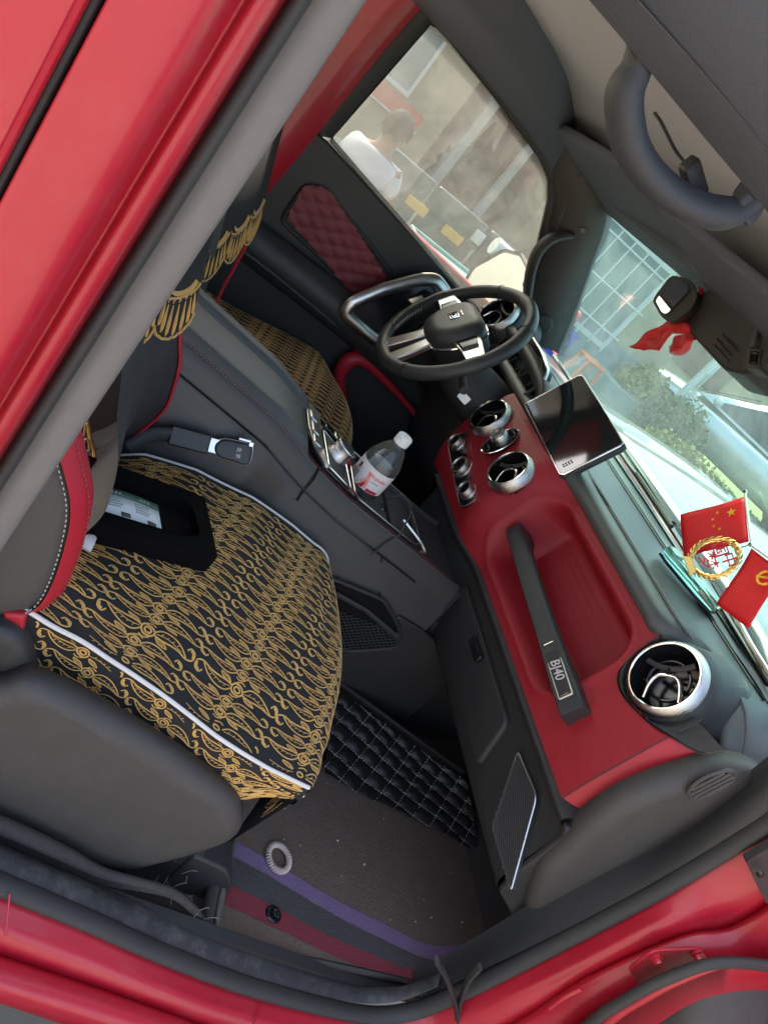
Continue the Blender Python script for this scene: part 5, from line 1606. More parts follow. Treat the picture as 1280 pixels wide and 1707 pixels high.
# plastic side trim of the seat
to = [(-0.4263, -0.6820, 0.3047), (-0.3822, -0.6820, 0.3467), (-0.3446, -0.6820, 0.3732), (-0.1870, -0.6820, 0.3393), (-0.0483, -0.6820, 0.2905), (-0.0007, -0.6820, 0.2622), (0.0266, -0.6820, 0.2138), (0.0093, -0.6820, 0.1636), (-0.0397, -0.6820, 0.0940), (-0.0797, -0.6820, 0.0608), (-0.1885, -0.6820, 0.0581), (-0.2614, -0.6820, 0.0690), (-0.3390, -0.6820, 0.0834)]
pillow('side_trim', catmull(to, 4, True), (0, -1, 0), 0.020, 'grey_plastic', ps, edge=0.032, back=0.018, steps=10, sharp=None)
# recliner knob area and red piping piece behind the cover
pillow('red_gusset', rounded([(-0.4178, -0.6400, 0.4116), (-0.3932, -0.6400, 0.4222), (-0.3803, -0.6400, 0.3844), (-0.3937, -0.6400, 0.3822)], 0.006), (0, -1, 0.1), 0.006, 'red_smooth', ps, edge=0.006, back=0.03)
pillow('hinge_cover', rounded([(-0.4496, -0.6550, 0.3938), (-0.4063, -0.6550, 0.4092), (-0.3783, -0.6550, 0.3967), (-0.3347, -0.6550, 0.3337), (-0.3580, -0.6550, 0.2759), (-0.4072, -0.6550, 0.2545)], 0.02), (0, -1, 0), 0.012, 'black_plastic', ps, edge=0.02, back=0.05)
# seat rail and mount in the shadow under the trim
for yy in (-0.60, -0.24):
    prism('seat_rail', [(-0.5, yy - 0.02, 0.0), (0.12, yy - 0.02, 0.0), (0.12, yy - 0.02, 0.045), (-0.5, yy - 0.02, 0.045)], (0, 0.04, 0), 'black_plastic', ps, bevel=0.004)
prism('rail_cover', rounded([(0.02, -0.665, 0.0), (0.125, -0.665, 0.0), (0.125, -0.665, 0.045), (0.09, -0.665, 0.085), (0.02, -0.665, 0.10)], 0.012), (0, 0.07, 0), 'black_plastic', ps, bevel=0.005)
prism('seat_leg', rounded([(-0.05, -0.66, 0.0), (0.06, -0.66, 0.0), (0.03, -0.66, 0.14), (-0.05, -0.66, 0.16)], 0.01), (0, 0.05, 0), 'black_plastic', ps, bevel=0.005)

# ---- backrest: near bolster with red band, inner bolster, centre panel
bk = group_part('backrest', ps)
def bolster(name, front, y0, y1, depth, m):
    """front edge path (x, z) extruded between y0..y1 with a rounded nose; depth towards the rear"""
    rings = []
    fr_ = catmull([(a, 0, b) for a, b in front], 5)
    for p in fr_:
        r = []
        w = (y1 - y0)
        for k in range(17):
            a = math.pi * k / 16
            r.append(Vector((p.x - depth * (1 - math.sin(a) ** 0.65), y0 + w * (1 - math.cos(a)) / 2, p.z)))
        rings.append(r)
    return loft(name, rings, m, bk, sharp=None)
nf = [(-0.335, 0.395), (-0.372, 0.43), (-0.372, 0.47), (-0.385, 0.53), (-0.405, 0.585), (-0.445, 0.64), (-0.52, 0.74), (-0.62, 0.90), (-0.68, 1.0)]
nf[0] = (-0.392, 0.392)
bolster('side_bolster', nf, -0.655, -0.555, 0.14, 'seat_leather')
band_p = catmull([(a, -0.600, b) for a, b in nf[:7]], 6)
# red band wraps the nose of the bolster
rings = []
for p in band_p:
    rings.append([Vector((p.x - 0.016, -0.640, p.z)), Vector((p.x - 0.004, -0.629, p.z)), Vector((p.x + 0.0030, -0.612, p.z)), Vector((p.x + 0.0030, -0.596, p.z)), Vector((p.x - 0.002, -0.580, p.z)), Vector((p.x - 0.012, -0.566, p.z))])
loft('red_band', rings, 'red_smooth', bk, sharp=None)
dashes([Vector((p.x + 0.0015, -0.621, p.z)) for p in band_p], 0.004, 0.003, 0.0008).build('stitching', 'stitch_red', bk)
dashes([Vector((p.x - 0.020, -0.6435, p.z)) for p in band_p], 0.004, 0.003, 0.0008).build('stitching', 'stitch_pale', bk)
# perforated inner panel, seen past the pillar
ip = [(-0.3515, -0.1750, 0.6334), (-0.3217, -0.1720, 0.5789), (-0.3043, -0.1680, 0.5303), (-0.2967, -0.1680, 0.4831), (-0.3131, -0.1700, 0.4149), (-0.3445, -0.1720, 0.3581)]
ipl = catmull(ip, 6)
rings = []
for p in ipl:
    rings.append([p, p + Vector((-0.022, -0.03, 0.004)), p + Vector((-0.05, -0.10, 0.012)), p + Vector((-0.065, -0.20, 0.016)), p + Vector((-0.065, -0.36, 0.016))])
loft('centre_panel', rings, 'perforated', bk, sharp=None)
up_ext = [ipl[0], Vector((-0.40, -0.175, 0.75)), Vector((-0.50, -0.175, 0.95))]
rings = []
for p in up_ext:
    rings.append([p, p + Vector((-0.022, -0.03, 0.004)), p + Vector((-0.05, -0.10, 0.012)), p + Vector((-0.065, -0.20, 0.016)), p + Vector((-0.065, -0.36, 0.016))])
loft('centre_panel', rings, 'perforated', bk, sharp=None)
tube('red_piping', [Vector((-0.50, -0.172, 0.95)), Vector((-0.40, -0.172, 0.75))] + ip, (0.0035, 0.0085), 'red_smooth', bk, n=10, smoothn=6)
loft_lines('side_bolster', [ip, [V(p) + Vector((-0.03, 0.022, 0.0)) for p in ip], [V(p) + Vector((-0.12, 0.03, 0.0)) for p in ip]], 'seat_leather', bk, n=40, sharp=None)

# ---- lace-edged back covers
def lace(parent, O, u, v, n, width, nsc, depth, drop, ext=0.12):
    """black cloth with scalloped hem, gold braid, beads and drops; O = hem centre line start, u along, v down"""
    O, u, v, n = V(O), V(u).normalized(), V(v).normalized(), V(n).normalized()
    def P(a, b, h=0.0):
        return O + u * a + v * b + n * (h + 0.010 * math.sin(a * 9.0) * 1.0)
    def hem(a):
        t = (a / width * nsc) % 1.0
        return drop + depth * (math.sin(math.pi * t) ** 0.55) + 0.0016 * abs(math.sin(6 * math.pi * t))
    rows = []
    N = 24 * nsc
    for i in range(N + 1):
        a = width * i / N
        rows.append([P(a, hem(a) * k / 6 - (ext if k == 0 else 0)) for k in range(7)])
    loft('lace_cloth', rows, 'black_cloth', parent, sharp=None, solid=0.0015)
    b = MB()
    b.tube([P(width * i / N, hem(width * i / N), 0.0008) for i in range(N + 1)], 0.0022, 6)
    b.build('gold_hem', 'gold_thread', parent)
    b = MB()
    for k in range(nsc):
        c = width * (k + 0.5) / nsc; w = width / nsc
        arc = lambda f, dz: [P(c + w * 0.5 * f * math.sin(t), drop * 0.35 + dz + depth * 0.55 * math.cos(t), 0.0014) for t in [(-1.45 + 2.9 * q / 16) for q in range(17)]]
        b.tube(arc(0.92, -0.004), (0.0014, 0.0022), 6)
        b.tube(arc(0.66, -0.010), (0.0012, 0.0038), 6)
        for q in range(7):
            t = -1.2 + 2.4 * q / 6
            p0 = P(c + w * 0.47 * math.sin(t) * 0.86, drop * 0.42 + depth * 0.62 * math.cos(t), 0.0012)
            p1 = P(c + w * 0.5 * math.sin(t) * 0.93, drop * 0.42 + depth * 0.62 * math.cos(t) + (drop * 0.58 + depth * 0.28) * (0.55 + 0.45 * math.cos(t)), 0.0012)
            vs_, fs_ = tube_geo([p0.lerp(p1, f) for f in (0, 0.25, 0.6, 0.88, 1.0)], [0.0008, 0.0017, 0.0032, 0.0027, 0.0008], 6)
            b.add(vs_, fs_)
            vs_, fs_ = torus_geo(p0 - v * 0.005, n, 0.0026, 0.0008, 12, 5)
            b.add(vs_, fs_)
    o = b.build('gold_lacework', 'gold_thread', parent)
    o['kind'] = 'stuff'
pl_ = thing('back_cover', 'gold-laced black cover hanging over the passenger backrest', 'seat cover', (-0.40, -0.25, 0.55))
la = V((-0.3872, -0.1950, 0.5564)); lb = V((-0.3279, -0.1550, 0.6198))
la = V((-0.4374, -0.2650, 0.6030)); lb = V((-0.3691, -0.1500, 0.6339))
LV = Vector((0.25, -0.50, -0.83)).normalized()
lace(pl_, la - LV * 0.078 + Vector((0.010, -0.066, 0.030)) - (lb - la) * 0.25, (lb - la) * 1.25, LV, (0.9, -0.35, 0.2), (lb - la).length * 1.25, 2, 0.026, 0.066)
tube('cover_edge_braid', [(-0.4127, -0.3000, 0.4875), (-0.3985, -0.3000, 0.4704), (-0.3849, -0.3000, 0.4511), (-0.3696, -0.3000, 0.4322), (-0.3633, -0.3200, 0.4111)], 0.0030, 'gold_thread', pl_, n=6, smoothn=4)
tube('cover_curl', [(-0.4132, -0.3200, 0.4845), (-0.4065, -0.3200, 0.4674), (-0.4006, -0.3200, 0.4665), (-0.4069, -0.3200, 0.4864)], 0.0018, 'gold_thread', pl_, n=6, smoothn=4)
tube('cover_curl', [(-0.3911, -0.3200, 0.4458), (-0.3960, -0.3200, 0.4611), (-0.3910, -0.3200, 0.4620), (-0.3816, -0.3200, 0.4472)], 0.0018, 'gold_thread', pl_, n=6, smoothn=4)

# ---------------- driver seat
ds = thing('driver_seat', 'black driver seat beyond the armrest by the far door', 'seat', (-0.05, 0.40, 0.0))
dcv = thing('seat_cover', 'gold embroidered black cover on the driver cushion behind the console', 'seat cover', (-0.05, 0.40, 0.30))
def dsurf(s, u):
    y = 0.165 + 0.47 * u
    xf = 0.105 + 0.065 * math.sin(math.pi * min(1, 0.15 + u * 0.85)) 
    L = xf + 0.36
    def top(x):
        return Vector((x, y, 0.400 + 0.028 * ss(-0.2, 0.12, x) + 0.02 * (1 - (2 * u - 1) ** 2) + 0.012 * ss(0.75, 1.0, u) - 0.010 * ss(0.97, 1, u) - 0.012 * ss(0.05, 0, u)))
    if s <= L:
        return top(-0.36 + s)
    d = s - L; r = 0.05; e = top(xf)
    a = min(d / r, math.pi / 2)
    p = e + Vector((r * math.sin(a), 0, -r * (1 - math.cos(a))))
    rest = d - r * math.pi / 2
    if rest > 0:
        p += Vector((-0.1 * rest, 0, -rest))
    return p
rows = [[dsurf(0.66 * i / 60, j / 30) for j in range(31)] for i in range(61)]
loft('cover_cloth', rows, 'black_cloth', dcv, sharp=None)
for un, sg in ((0.0, -1), (1.0, 1)):
    loft('cover_skirt', [[dsurf(0.56 * i / 40, un) + Vector((0, sg * 0.01 * t, -0.14 * t)) for i in range(41)] for t in (0, 0.3, 1)], 'black_cloth', dcv, sharp=None)
def dfn(a, c):
    u = c / 0.47
    if u < 0.01 or u > 0.99 or a < 0.01 or a > 0.64:
        return None
    p = dsurf(a, u); e = 0.004
    n = (dsurf(a + e, u) - dsurf(a - e, u)).cross(dsurf(a, min(1, u + 0.01)) - dsurf(a, max(0, u - 0.01)))
    if n.z < 0 and n.x < 0.02:
        n = -n
    return p, n.normalized()
spots = []
for col in range(-1, 6):
    for row in range(0, 21):
        spots.append((0.06 + col * COLW + row * 0.0054, 0.011 + row * PITCH, 1))
embroider('embroidery', dcv, dfn, spots, 1.12, 0.85, across=0.70)
prism('seat_base', [(-0.36, 0.18, 0.10), (0.10, 0.18, 0.10), (0.13, 0.18, 0.33), (-0.36, 0.18, 0.36)], (0, 0.44, 0), 'black_plastic', ds, bevel=0.01)
# driver backrest
db = []
for i in range(13):
    z = 0.38 + 0.62 * i / 12
    xb = -0.235 - 0.30 * (z - 0.38) - 0.06 * (z - 0.38) ** 2
    row = []
    for j in range(25):
        u = j / 24
        y = 0.17 + 0.46 * u
        e = 1 - (2 * u - 1) ** 6
        bol = 0.03 * (ss(0.30, 0.10, u) + ss(0.70, 0.90, u)) * ss(0.02, 0.12, min(u, 1 - u) * 2)
        row.append(Vector((xb + bol - 0.10 * (1 - e), y, z)))
    db.append(row)
loft('backrest', db, 'seat_leather', ds, sharp=None)
tube('red_piping', [(-0.2407, 0.5450, 0.7106), (-0.2138, 0.5300, 0.6308), (-0.2089, 0.5000, 0.5659), (-0.2087, 0.4500, 0.4909), (-0.2081, 0.4200, 0.4763)], (0.004, 0.006), 'red_smooth', ds, n=8, smoothn=5)
dl = thing('back_cover', 'gold-laced black cover hanging over the driver backrest', 'seat cover', (-0.27, 0.4, 0.55))
pa = V((-0.2838, 0.2000, 0.5865)); pb = V((-0.2471, 0.3000, 0.5975)); 
for (p0, p1, ns) in ((V((-0.3296, 0.1800, 0.5977)), V((-0.2324, 0.5000, 0.6705)), 3),):
    lace(dl, p0 - LV * 0.070 + Vector((0.01, -0.01, 0)), p1 - p0, LV, (0.95, -0.2, 0.2), (p1 - p0).length, ns, 0.034, 0.066, ext=0.30)

# ================================================================== things lying about
# ---- black felt box with paper slips on the seat
mat('felt', (0.0045, 0.004, 0.004), 0.9, bump=('noise', 500, 0.4), spec=0.08)
mat('paper', (0.78, 0.81, 0.78), 0.7)
mat('paper_green', (0.06, 0.13, 0.10), 0.7)
mat('ink', (0.12, 0.13, 0.13), 0.8)
bx_ = thing('storage_box', 'open black felt box holding printed slips on the passenger cushion', 'box', (-0.27, -0.33, 0.40))
cnr = [V((-0.3763, -0.3190, 0.4400)), V((-0.1886, -0.2773, 0.4420)), V((-0.1886, -0.3918, 0.4420)), V((-0.3558, -0.4629, 0.4420))]
be = (cnr[1] - cnr[0]).normalized(); bn_ = Vector((-0.05, 0.0, 1)); bn_ = (bn_ - be * be.dot(bn_)).normalized(); bw = bn_.cross(be)
blen = (cnr[1] - cnr[0]).length
bwid = 0.150
bo = cnr[0].copy()
if (cnr[2] - cnr[0]).dot(bw) < 0:
    bw = -bw
def BX(a, b, h=0.0):
    return bo + be * a + bw * b + bn_ * h
outer = rounded([BX(-0.02, 0), BX(blen, 0.004), BX(blen - 0.002, bwid * 0.96), BX(-0.02, bwid * 0.98)], 0.006, 3)
inner = rounded([BX(-0.01, 0.030), BX(blen - 0.050, 0.028), BX(blen - 0.028, 0.040), BX(blen - 0.026, 0.104), BX(blen - 0.050, 0.118), BX(-0.01, 0.118)], 0.010, 4)
N_ = 48
def dist_ring(pts, n):
    P = resample(pts, n, True)
    c = sum(P, Vector()) / n
    ang = lambda p: math.atan2((p - c).dot(bw), (p - c).dot(be))
    return sorted(P, key=ang)
ro = dist_ring(outer, N_); ri = dist_ring(inner, N_)
rings = [[p - bn_ * 0.034 for p in ro], ro, [p + bn_ * 0.0015 for p in [a.lerp(b, 0.08) for a, b in zip(ro, ri)]], [p for p in ri], [p - bn_ * 0.013 for p in ri], [a.lerp(sum(ri, Vector()) / N_, 0.12) - bn_ * 0.014 for a in ri]]
vs, fs = loft_geo(rings, True)
fs.append(tuple(5 * N_ + k for k in range(N_)))
fs.append(tuple(reversed(range(N_))))
obj('box_body', vs, fs, 'felt', bx_, sharp=0.6)
tube('box_edge', [p + bn_ * 0.001 for p in ri], 0.0009, 'felt', bx_, n=6, closed=True)
slip = thing('paper_slip', 'white printed slips with a dark green border lying in the black box', 'paper', (-0.33, -0.33, 0.42))
mat('slip_grey', (0.42, 0.45, 0.43), 0.8)
so = BX(0.016, 0.050, -0.0095)
def SL(a, b, h=0.0):
    return so + be * a + bw * b + bn_ * (h + 0.003 * math.sin(a * 40))
def strip(name, a0, a1, b0, b1, h, m, par=slip, n=12):
    return loft(name, [[SL(a0 + (a1 - a0) * k / n, b, h) for b in (b0, b1)] for k in range(n + 1)], m, par, sharp=None, solid=0.0006)
strip('slip_sheet', -0.005, 0.092, 0.0, 0.058, 0.0, 'paper')
strip('slip_border', -0.005, 0.092, 0.0, 0.014, 0.0008, 'paper_green')
for k in range(2):
    for q in range(4):
        strip('slip_text', 0.006 + 0.044 * k, 0.030 + 0.044 * k - 0.003 * (q % 2), 0.019 + 0.0055 * q, 0.0215 + 0.0055 * q, 0.0007, 'slip_grey', n=3)
    strip('slip_stamp', 0.026 + 0.042 * k, 0.040 + 0.042 * k, 0.047, 0.056, 0.0007, 'ink', n=3)
    for q in range(3):
        strip('slip_dots', 0.014 + 0.046 * k + 0.006 * q, 0.017 + 0.046 * k + 0.006 * q, 0.005, 0.009, 0.0013, 'slip_grey', n=2)
tube('tissue', [(-0.3486, -0.5001, 0.4250), (-0.3467, -0.4873, 0.4320), (-0.3403, -0.4724, 0.4280)], [(0.004, 0.010), (0.003, 0.009), (0.002, 0.004)], 'white_piping', slip, n=6)

# ---- floor mat with stripes, quilted mat
mat('mat_pile', (0.125, 0.088, 0.066), 1.0, bump=('noise', 260, 1.0), var=0.35, varscale=160, dirt=((0.20, 0.17, 0.14), 34, 0.35))
mat('mat_purple', (0.175, 0.115, 0.21), 1.0, bump=('noise', 420, 1.0), var=0.4, varscale=200)
mat('mat_wine', (0.20, 0.03, 0.042), 1.0, bump=('noise', 420, 1.0), var=0.35, varscale=200)
mat('mat_charcoal', (0.060, 0.055, 0.054), 1.0, bump=('noise', 300, 1.0), var=0.35, varscale=160)
mat('mat_binding', (0.12, 0.11, 0.095), 0.9, bump=('noise', 700, 0.6))
fm = thing('floor_mat', 'ribbed floor mat with purple and wine stripes in the passenger footwell', 'floor mat', (0.40, -0.5, 0.0))
def FM(px):
    return px
mo_ = [(0.1570, -0.4532, 0.0080), (0.4047, -0.2927, 0.0080), (0.6545, -0.2692, 0.0080), (0.8013, -0.3944, 0.0080), (0.8506, -0.5131, 0.0080), (0.8092, -0.6051, 0.0080), (0.7601, -0.6439, 0.0080), (0.6137, -0.7333, 0.0080), (0.5315, -0.7352, 0.0080), (0.3543, -0.7348, 0.0080), (0.2080, -0.7334, 0.0080), (0.1137, -0.7288, 0.0080)]
mo_s = mo_
mc = sum((V(p) for p in mo_s), Vector()) / len(mo_s)
prism('mat_base', [V(p) for p in mo_s], (0, 0, 0.006), 'mat_pile', fm, bevel=0.002)
def stripe(top, bot, m, name='mat_stripe', h=0.0155):
    rows = [resample(catmull([(p[0], p[1], 0) for p in l], 6), 40) for l in (top, bot)]
    vs = [Vector((p.x, p.y, h + 0.0006 * math.sin(i * 1.7))) for r in rows for i, p in enumerate(r)]
    n = 40
    return obj(name, vs, [(i, i + 1, n + i + 1, n + i) for i in range(n - 1)], m, fm, sharp=None)
stripe([(0.1480, -0.5612, 0.0155), (0.2318, -0.5830, 0.0155), (0.3617, -0.6205, 0.0155), (0.4714, -0.6426, 0.0155), (0.5571, -0.6599, 0.0155), (0.6234, -0.6559, 0.0155), (0.7088, -0.6326, 0.0155), (0.7775, -0.6032, 0.0155)], [(0.1434, -0.5903, 0.0155), (0.2257, -0.6110, 0.0155), (0.3531, -0.6484, 0.0155), (0.4661, -0.6719, 0.0155), (0.5507, -0.6871, 0.0155), (0.6204, -0.6842, 0.0155), (0.7003, -0.6596, 0.0155), (0.7731, -0.6259, 0.0155)], 'mat_purple')
stripe([(0.1423, -0.5917, 0.0155), (0.2244, -0.6135, 0.0155), (0.3515, -0.6509, 0.0155), (0.4657, -0.6741, 0.0155), (0.5502, -0.6894, 0.0155), (0.6195, -0.6876, 0.0155)], [(0.1359, -0.6400, 0.0155), (0.2168, -0.6574, 0.0155), (0.3408, -0.6885, 0.0155), (0.4595, -0.7088, 0.0155), (0.5284, -0.7203, 0.0155), (0.5929, -0.7290, 0.0155)], 'mat_charcoal')
stripe([(0.1358, -0.6411, 0.0157), (0.2166, -0.6586, 0.0157), (0.3407, -0.6886, 0.0157), (0.4595, -0.7078, 0.0157), (0.5292, -0.7161, 0.0157), (0.5726, -0.7197, 0.0157)], [(0.1296, -0.6777, 0.0157), (0.2096, -0.6932, 0.0157), (0.3374, -0.7193, 0.0157), (0.4544, -0.7360, 0.0157), (0.5092, -0.7416, 0.0157), (0.5450, -0.7424, 0.0157)], 'mat_wine')
tube('mat_binding', [V((0.1558, -0.4610, 0.0120)), V((0.1304, -0.6058, 0.0120)), V((0.1123, -0.7290, 0.0120))], (0.009, 0.005), 'mat_binding', fm, n=8, smoothn=4)
tube('mat_binding', [V(p) + Vector((0, 0, 0.004)) for p in [(0.1137, -0.7288, 0.0080), (0.2080, -0.7334, 0.0080), (0.3543, -0.7348, 0.0080), (0.5315, -0.7352, 0.0080), (0.6137, -0.7333, 0.0080)]], (0.007, 0.005), 'rubber', fm, n=8, smoothn=4)
for ps_ in ((0.2232, -0.6747, 0.0160), (0.2722, -0.4354, 0.0160)):
    lathe('mat_grommet', [(0.0, 0.001), (0.006, 0.001), (0.009, 0.003), (0.013, 0.003), (0.0155, 0.001), (0.016, -0.002)], ps_, (0, 0, 1), 'black_gloss', fm, n=24)
# crumbs on the mat
cr_ = MB()
random.seed(5)
for k in range(18):
    px_, py_ = random.random(), random.random()
    p = Vector((0.20 + 0.5 * px_, -0.60 + 0.30 * py_ - 0.06 * px_, 0.0155))
    s = random.choice((0.0005, 0.0006, 0.0007, 0.0011))
    cr_.box(p + Vector((0, 0, s)), (s, s * random.uniform(0.6, 1.5), s))
o = cr_.build('mat_crumbs', 'paper', fm, smooth=False)
o['kind'] = 'stuff'

qm = thing('quilted_mat', 'black quilted leather mat with pale diamond stitching beyond the striped mat', 'floor mat', (0.6, -0.25, 0.02))
# a sheet that runs over the tunnel side of the footwell
q0 = V((0.3511, -0.1393, 0.0750)); q1 = V((0.6991, -0.2925, 0.1000)); q2 = V((0.7883, -0.4290, 0.0200)); q3 = V((0.3569, -0.3584, 0.0200))
NQ, MQ = 96, 56
qv = []
def QS(a, b, h=0.0):
    p = (q0 * (1 - a) + q1 * a) * (1 - b) + (q3 * (1 - a) + q2 * a) * b
    p = p + Vector((0, 0, 0.004 * math.sin(a * 7) * math.sin(b * 5) + 0.002 * math.sin(19 * a) * ss(0.6, 1.0, b)))
    return p + Vector((-0.25, -0.3, 0.92)).normalized() * h
lu = 0.40; lv = 0.235
for i in range(NQ + 1):
    row = []
    for j in range(MQ + 1):
        a, b = i / NQ, j / MQ
        s = a * 9.0 + b * 3.2; t = b * 5.4 - a * 2.2
        border = min(1, b / 0.10) if b < 0.10 else 1
        h = 0.0090 * (abs(math.sin(math.pi * s)) * abs(math.sin(math.pi * t))) ** 0.4 * (0 if b < 0.09 else 1)
        row.append(QS(a, b, h))
    qv.append(row)
loft('quilted_sheet', qv, 'quilt_black', qm, sharp=None)
tube('quilt_border', [QS(k / 20, 0.0, 0.002) for k in range(21)], (0.008, 0.005), 'quilt_black', qm, n=8)
qs = MB()
def qline(fam, k):
    pts = []
    for q in range(0, 161):
        if fam == 0:
            b = 0.09 + 0.91 * q / 160; a = (k - b * 3.2) / 9.0
        else:
            a = q / 160; b = (k + a * 2.2) / 5.4
        if 0 <= a <= 1 and 0.09 <= b <= 1:
            pts.append(QS(a, b, 0.0030))
        elif pts:
            break
    return pts
for k in range(0, 13):
    p = qline(0, k)
    if len(p) > 3:
        bb = dashes(p, 0.0052, 0.0024, 0.0011); qs.add(bb.v, bb.f)
for k in range(-3, 6):
    p = qline(1, k)
    if len(p) > 3:
        bb = dashes(p, 0.0052, 0.0024, 0.0011); qs.add(bb.v, bb.f)
o = qs.build('quilt_stitching', 'stitch_beige', qm)
o['kind'] = 'stuff'

# ---- coiled hair tie on the mat
mat('hair_tie', (0.60, 0.47, 0.40), 0.25, coat=0.4)
hc_ = V((0.2349, -0.5738, 0.0210))
coil = []
for k in range(720):
    t = 2 * math.pi * k / 720; w = t * 34
    r = 0.0235 + 0.0042 * math.cos(w)
    coil.append(hc_ + Vector((r * math.cos(t) * 0.94, r * math.sin(t) * 1.06, 0.0042 * math.sin(w))))
ht = tube('hair_tie', coil, 0.0017, 'hair_tie', None, n=6, closed=True)
tag(ht, 'coiled beige hair tie lying on the purple mat stripe', 'hair tie')

# ---- carpet edge binding by the sill, straps
ce = thing('carpet_edge', 'frayed dark carpet edge folded along the door sill beside the seat', 'carpet', (0.0, -0.72, 0.05))
mat('carpet_grey', (0.052, 0.047, 0.043), 1.0, bump=('noise', 500, 1.0), var=0.4, varscale=90)
cp = [(-0.3681, -0.7250, 0.1708), (-0.3108, -0.7250, 0.1545), (-0.2504, -0.7250, 0.1395), (-0.1838, -0.7250, 0.1195), (-0.1214, -0.7250, 0.0988), (-0.0609, -0.7250, 0.0969), (-0.0040, -0.7250, 0.0899), (0.0594, -0.7250, 0.0513), (0.1188, -0.7250, -0.0109)]
tube('folded_edge', cp, [(0.010, 0.011), (0.010, 0.012), (0.010, 0.012), (0.010, 0.011), (0.008, 0.008), (0.007, 0.007), (0.007, 0.007), (0.007, 0.006), (0.006, 0.005)], 'carpet_grey', ce, n=12)
cpl = [(-0.3557, -0.7320, 0.1443), (-0.2982, -0.7320, 0.1289), (-0.2354, -0.7320, 0.1099), (-0.1692, -0.7320, 0.0922), (-0.1112, -0.7320, 0.0812), (-0.0555, -0.7320, 0.0885), (-0.0017, -0.7320, 0.0869), (0.0571, -0.7320, 0.0556), (0.1133, -0.7320, -0.0015)]
loft_lines('folded_face', [cp, cpl, [(p[0], p[1] + 0.03, p[2] - 0.03) for p in cpl]], 'carpet_grey', ce, n=60, sharp=None)
cp2 = [(0.1369, -0.5142, 0.0300), (0.1207, -0.5740, 0.0300), (0.1058, -0.6315, 0.0300), (0.0941, -0.6842, 0.0300), (0.0883, -0.7278, 0.0300), (0.0966, -0.7507, 0.0300)]
tube('upright_edge', cp2, [(0.012, 0.010)] * 6, 'carpet_grey', ce, n=10)
tube('edge_binding', [V(p) + Vector((0.016, 0.004, 0.004)) for p in cp2], 0.005, 'mat_binding', ce, n=8, smoothn=5)
fr2 = MB()
random.seed(11)
for k in range(14):
    p = V((0.0254, -0.7109, 0.0550)) + Vector((random.uniform(-0.05, 0.06), random.uniform(-0.02, 0.05), random.uniform(-0.005, 0.012)))
    d = Vector((random.uniform(-1, 1), random.uniform(-1, 1), random.uniform(-0.3, 0.5))).normalized() * random.uniform(0.015, 0.035)
    fr2.tube(catmull([p, p + d * 0.5 + Vector((0, 0, 0.006)), p + d], 4), 0.00032, 4)
o = fr2.build('loose_threads', 'stitch_beige', ce)
o['kind'] = 'stuff'
st_ = thing('webbing_strap', 'black webbing strap hanging over the sill at the front pillar', 'strap', (0.56, -0.8, 0.0))
tube('strap_band', [(0.3727, -0.8150, 0.2273), (0.4181, -0.8150, 0.1962), (0.4683, -0.8150, 0.1551), (0.5213, -0.8150, 0.1087), (0.6138, -0.8150, 0.0138)], [(0.004, 0.010)] * 5, 'rubber', st_, n=8)
tube('strap_band', [(0.4551, -0.8150, 0.2382), (0.4675, -0.8150, 0.1995), (0.4932, -0.8150, 0.1572), (0.5289, -0.8150, 0.1065), (0.6115, -0.8150, 0.0130)], [(0.004, 0.007)] * 5, 'rubber', st_, n=8)

# ---- rear-view mirror and red ribbon
rv = thing('rear_view_mirror', 'black interior mirror hanging in front of the windscreen', 'mirror', (0.44, 0.05, 1.13))
ms = rounded([(0.4050, 0.0701, 1.1050), (0.4100, 0.0913, 1.1590), (0.4100, 0.0385, 1.1748), (0.4050, -0.0222, 1.1629), (0.4000, -0.0452, 1.1380), (0.4000, -0.0308, 1.0998), (0.4000, -0.0005, 1.0956)], 0.014)
mcn = sum(ms, Vector()) / len(ms)
mnr = Vector((-0.93, -0.28, -0.05)).normalized()
pillow('mirror_shell', [mcn + (p - mcn) * 1.05 + Vector((0.006, 0, 0)) for p in ms], -mnr, 0.028, 'black_plastic', rv, edge=0.03, back=0.008)
gls = rounded([(0.3980, 0.0524, 1.1073), (0.4030, 0.0706, 1.1561), (0.4030, 0.0285, 1.1686), (0.4010, 0.0021, 1.1610), (0.3950, -0.0104, 1.1031), (0.3950, 0.0064, 1.1002)], 0.008)
prism('mirror_face', gls, (0.002, 0.0005, 0), 'mirror_glass', rv)
tube('mirror_stem', [mcn + Vector((0.02, 0, 0.01)), mcn + Vector((0.05, 0, 0.04)), mcn + Vector((0.085, 0, 0.060))], 0.010, 'black_plastic', rv, n=10)
mat('ribbon_red', (0.62, 0.015, 0.020), 0.55, bump=('noise', 200, 0.3), sheen=0.2)
rbn = thing('red_ribbon', 'red cloth ribbon knotted on the interior mirror', 'ribbon', (0.45, 0.0, 1.12))
def cloth(name, rowsP, parent):
    n = 14
    rows = [resample(catmull(l, 5), n) for l in rowsP]
    full = []
    for i in range(len(rows) - 1):
        for k in range(4):
            full.append([a.lerp(b, k / 4) + Vector((0.004 * math.sin(j * 0.9 + i * 2.1 + k), 0, 0)) for j, (a, b) in enumerate(zip(rows[i], rows[i + 1]))])
    full.append(rows[-1])
    return loft(name, full, 'ribbon_red', parent, sharp=None, solid=0.0012)
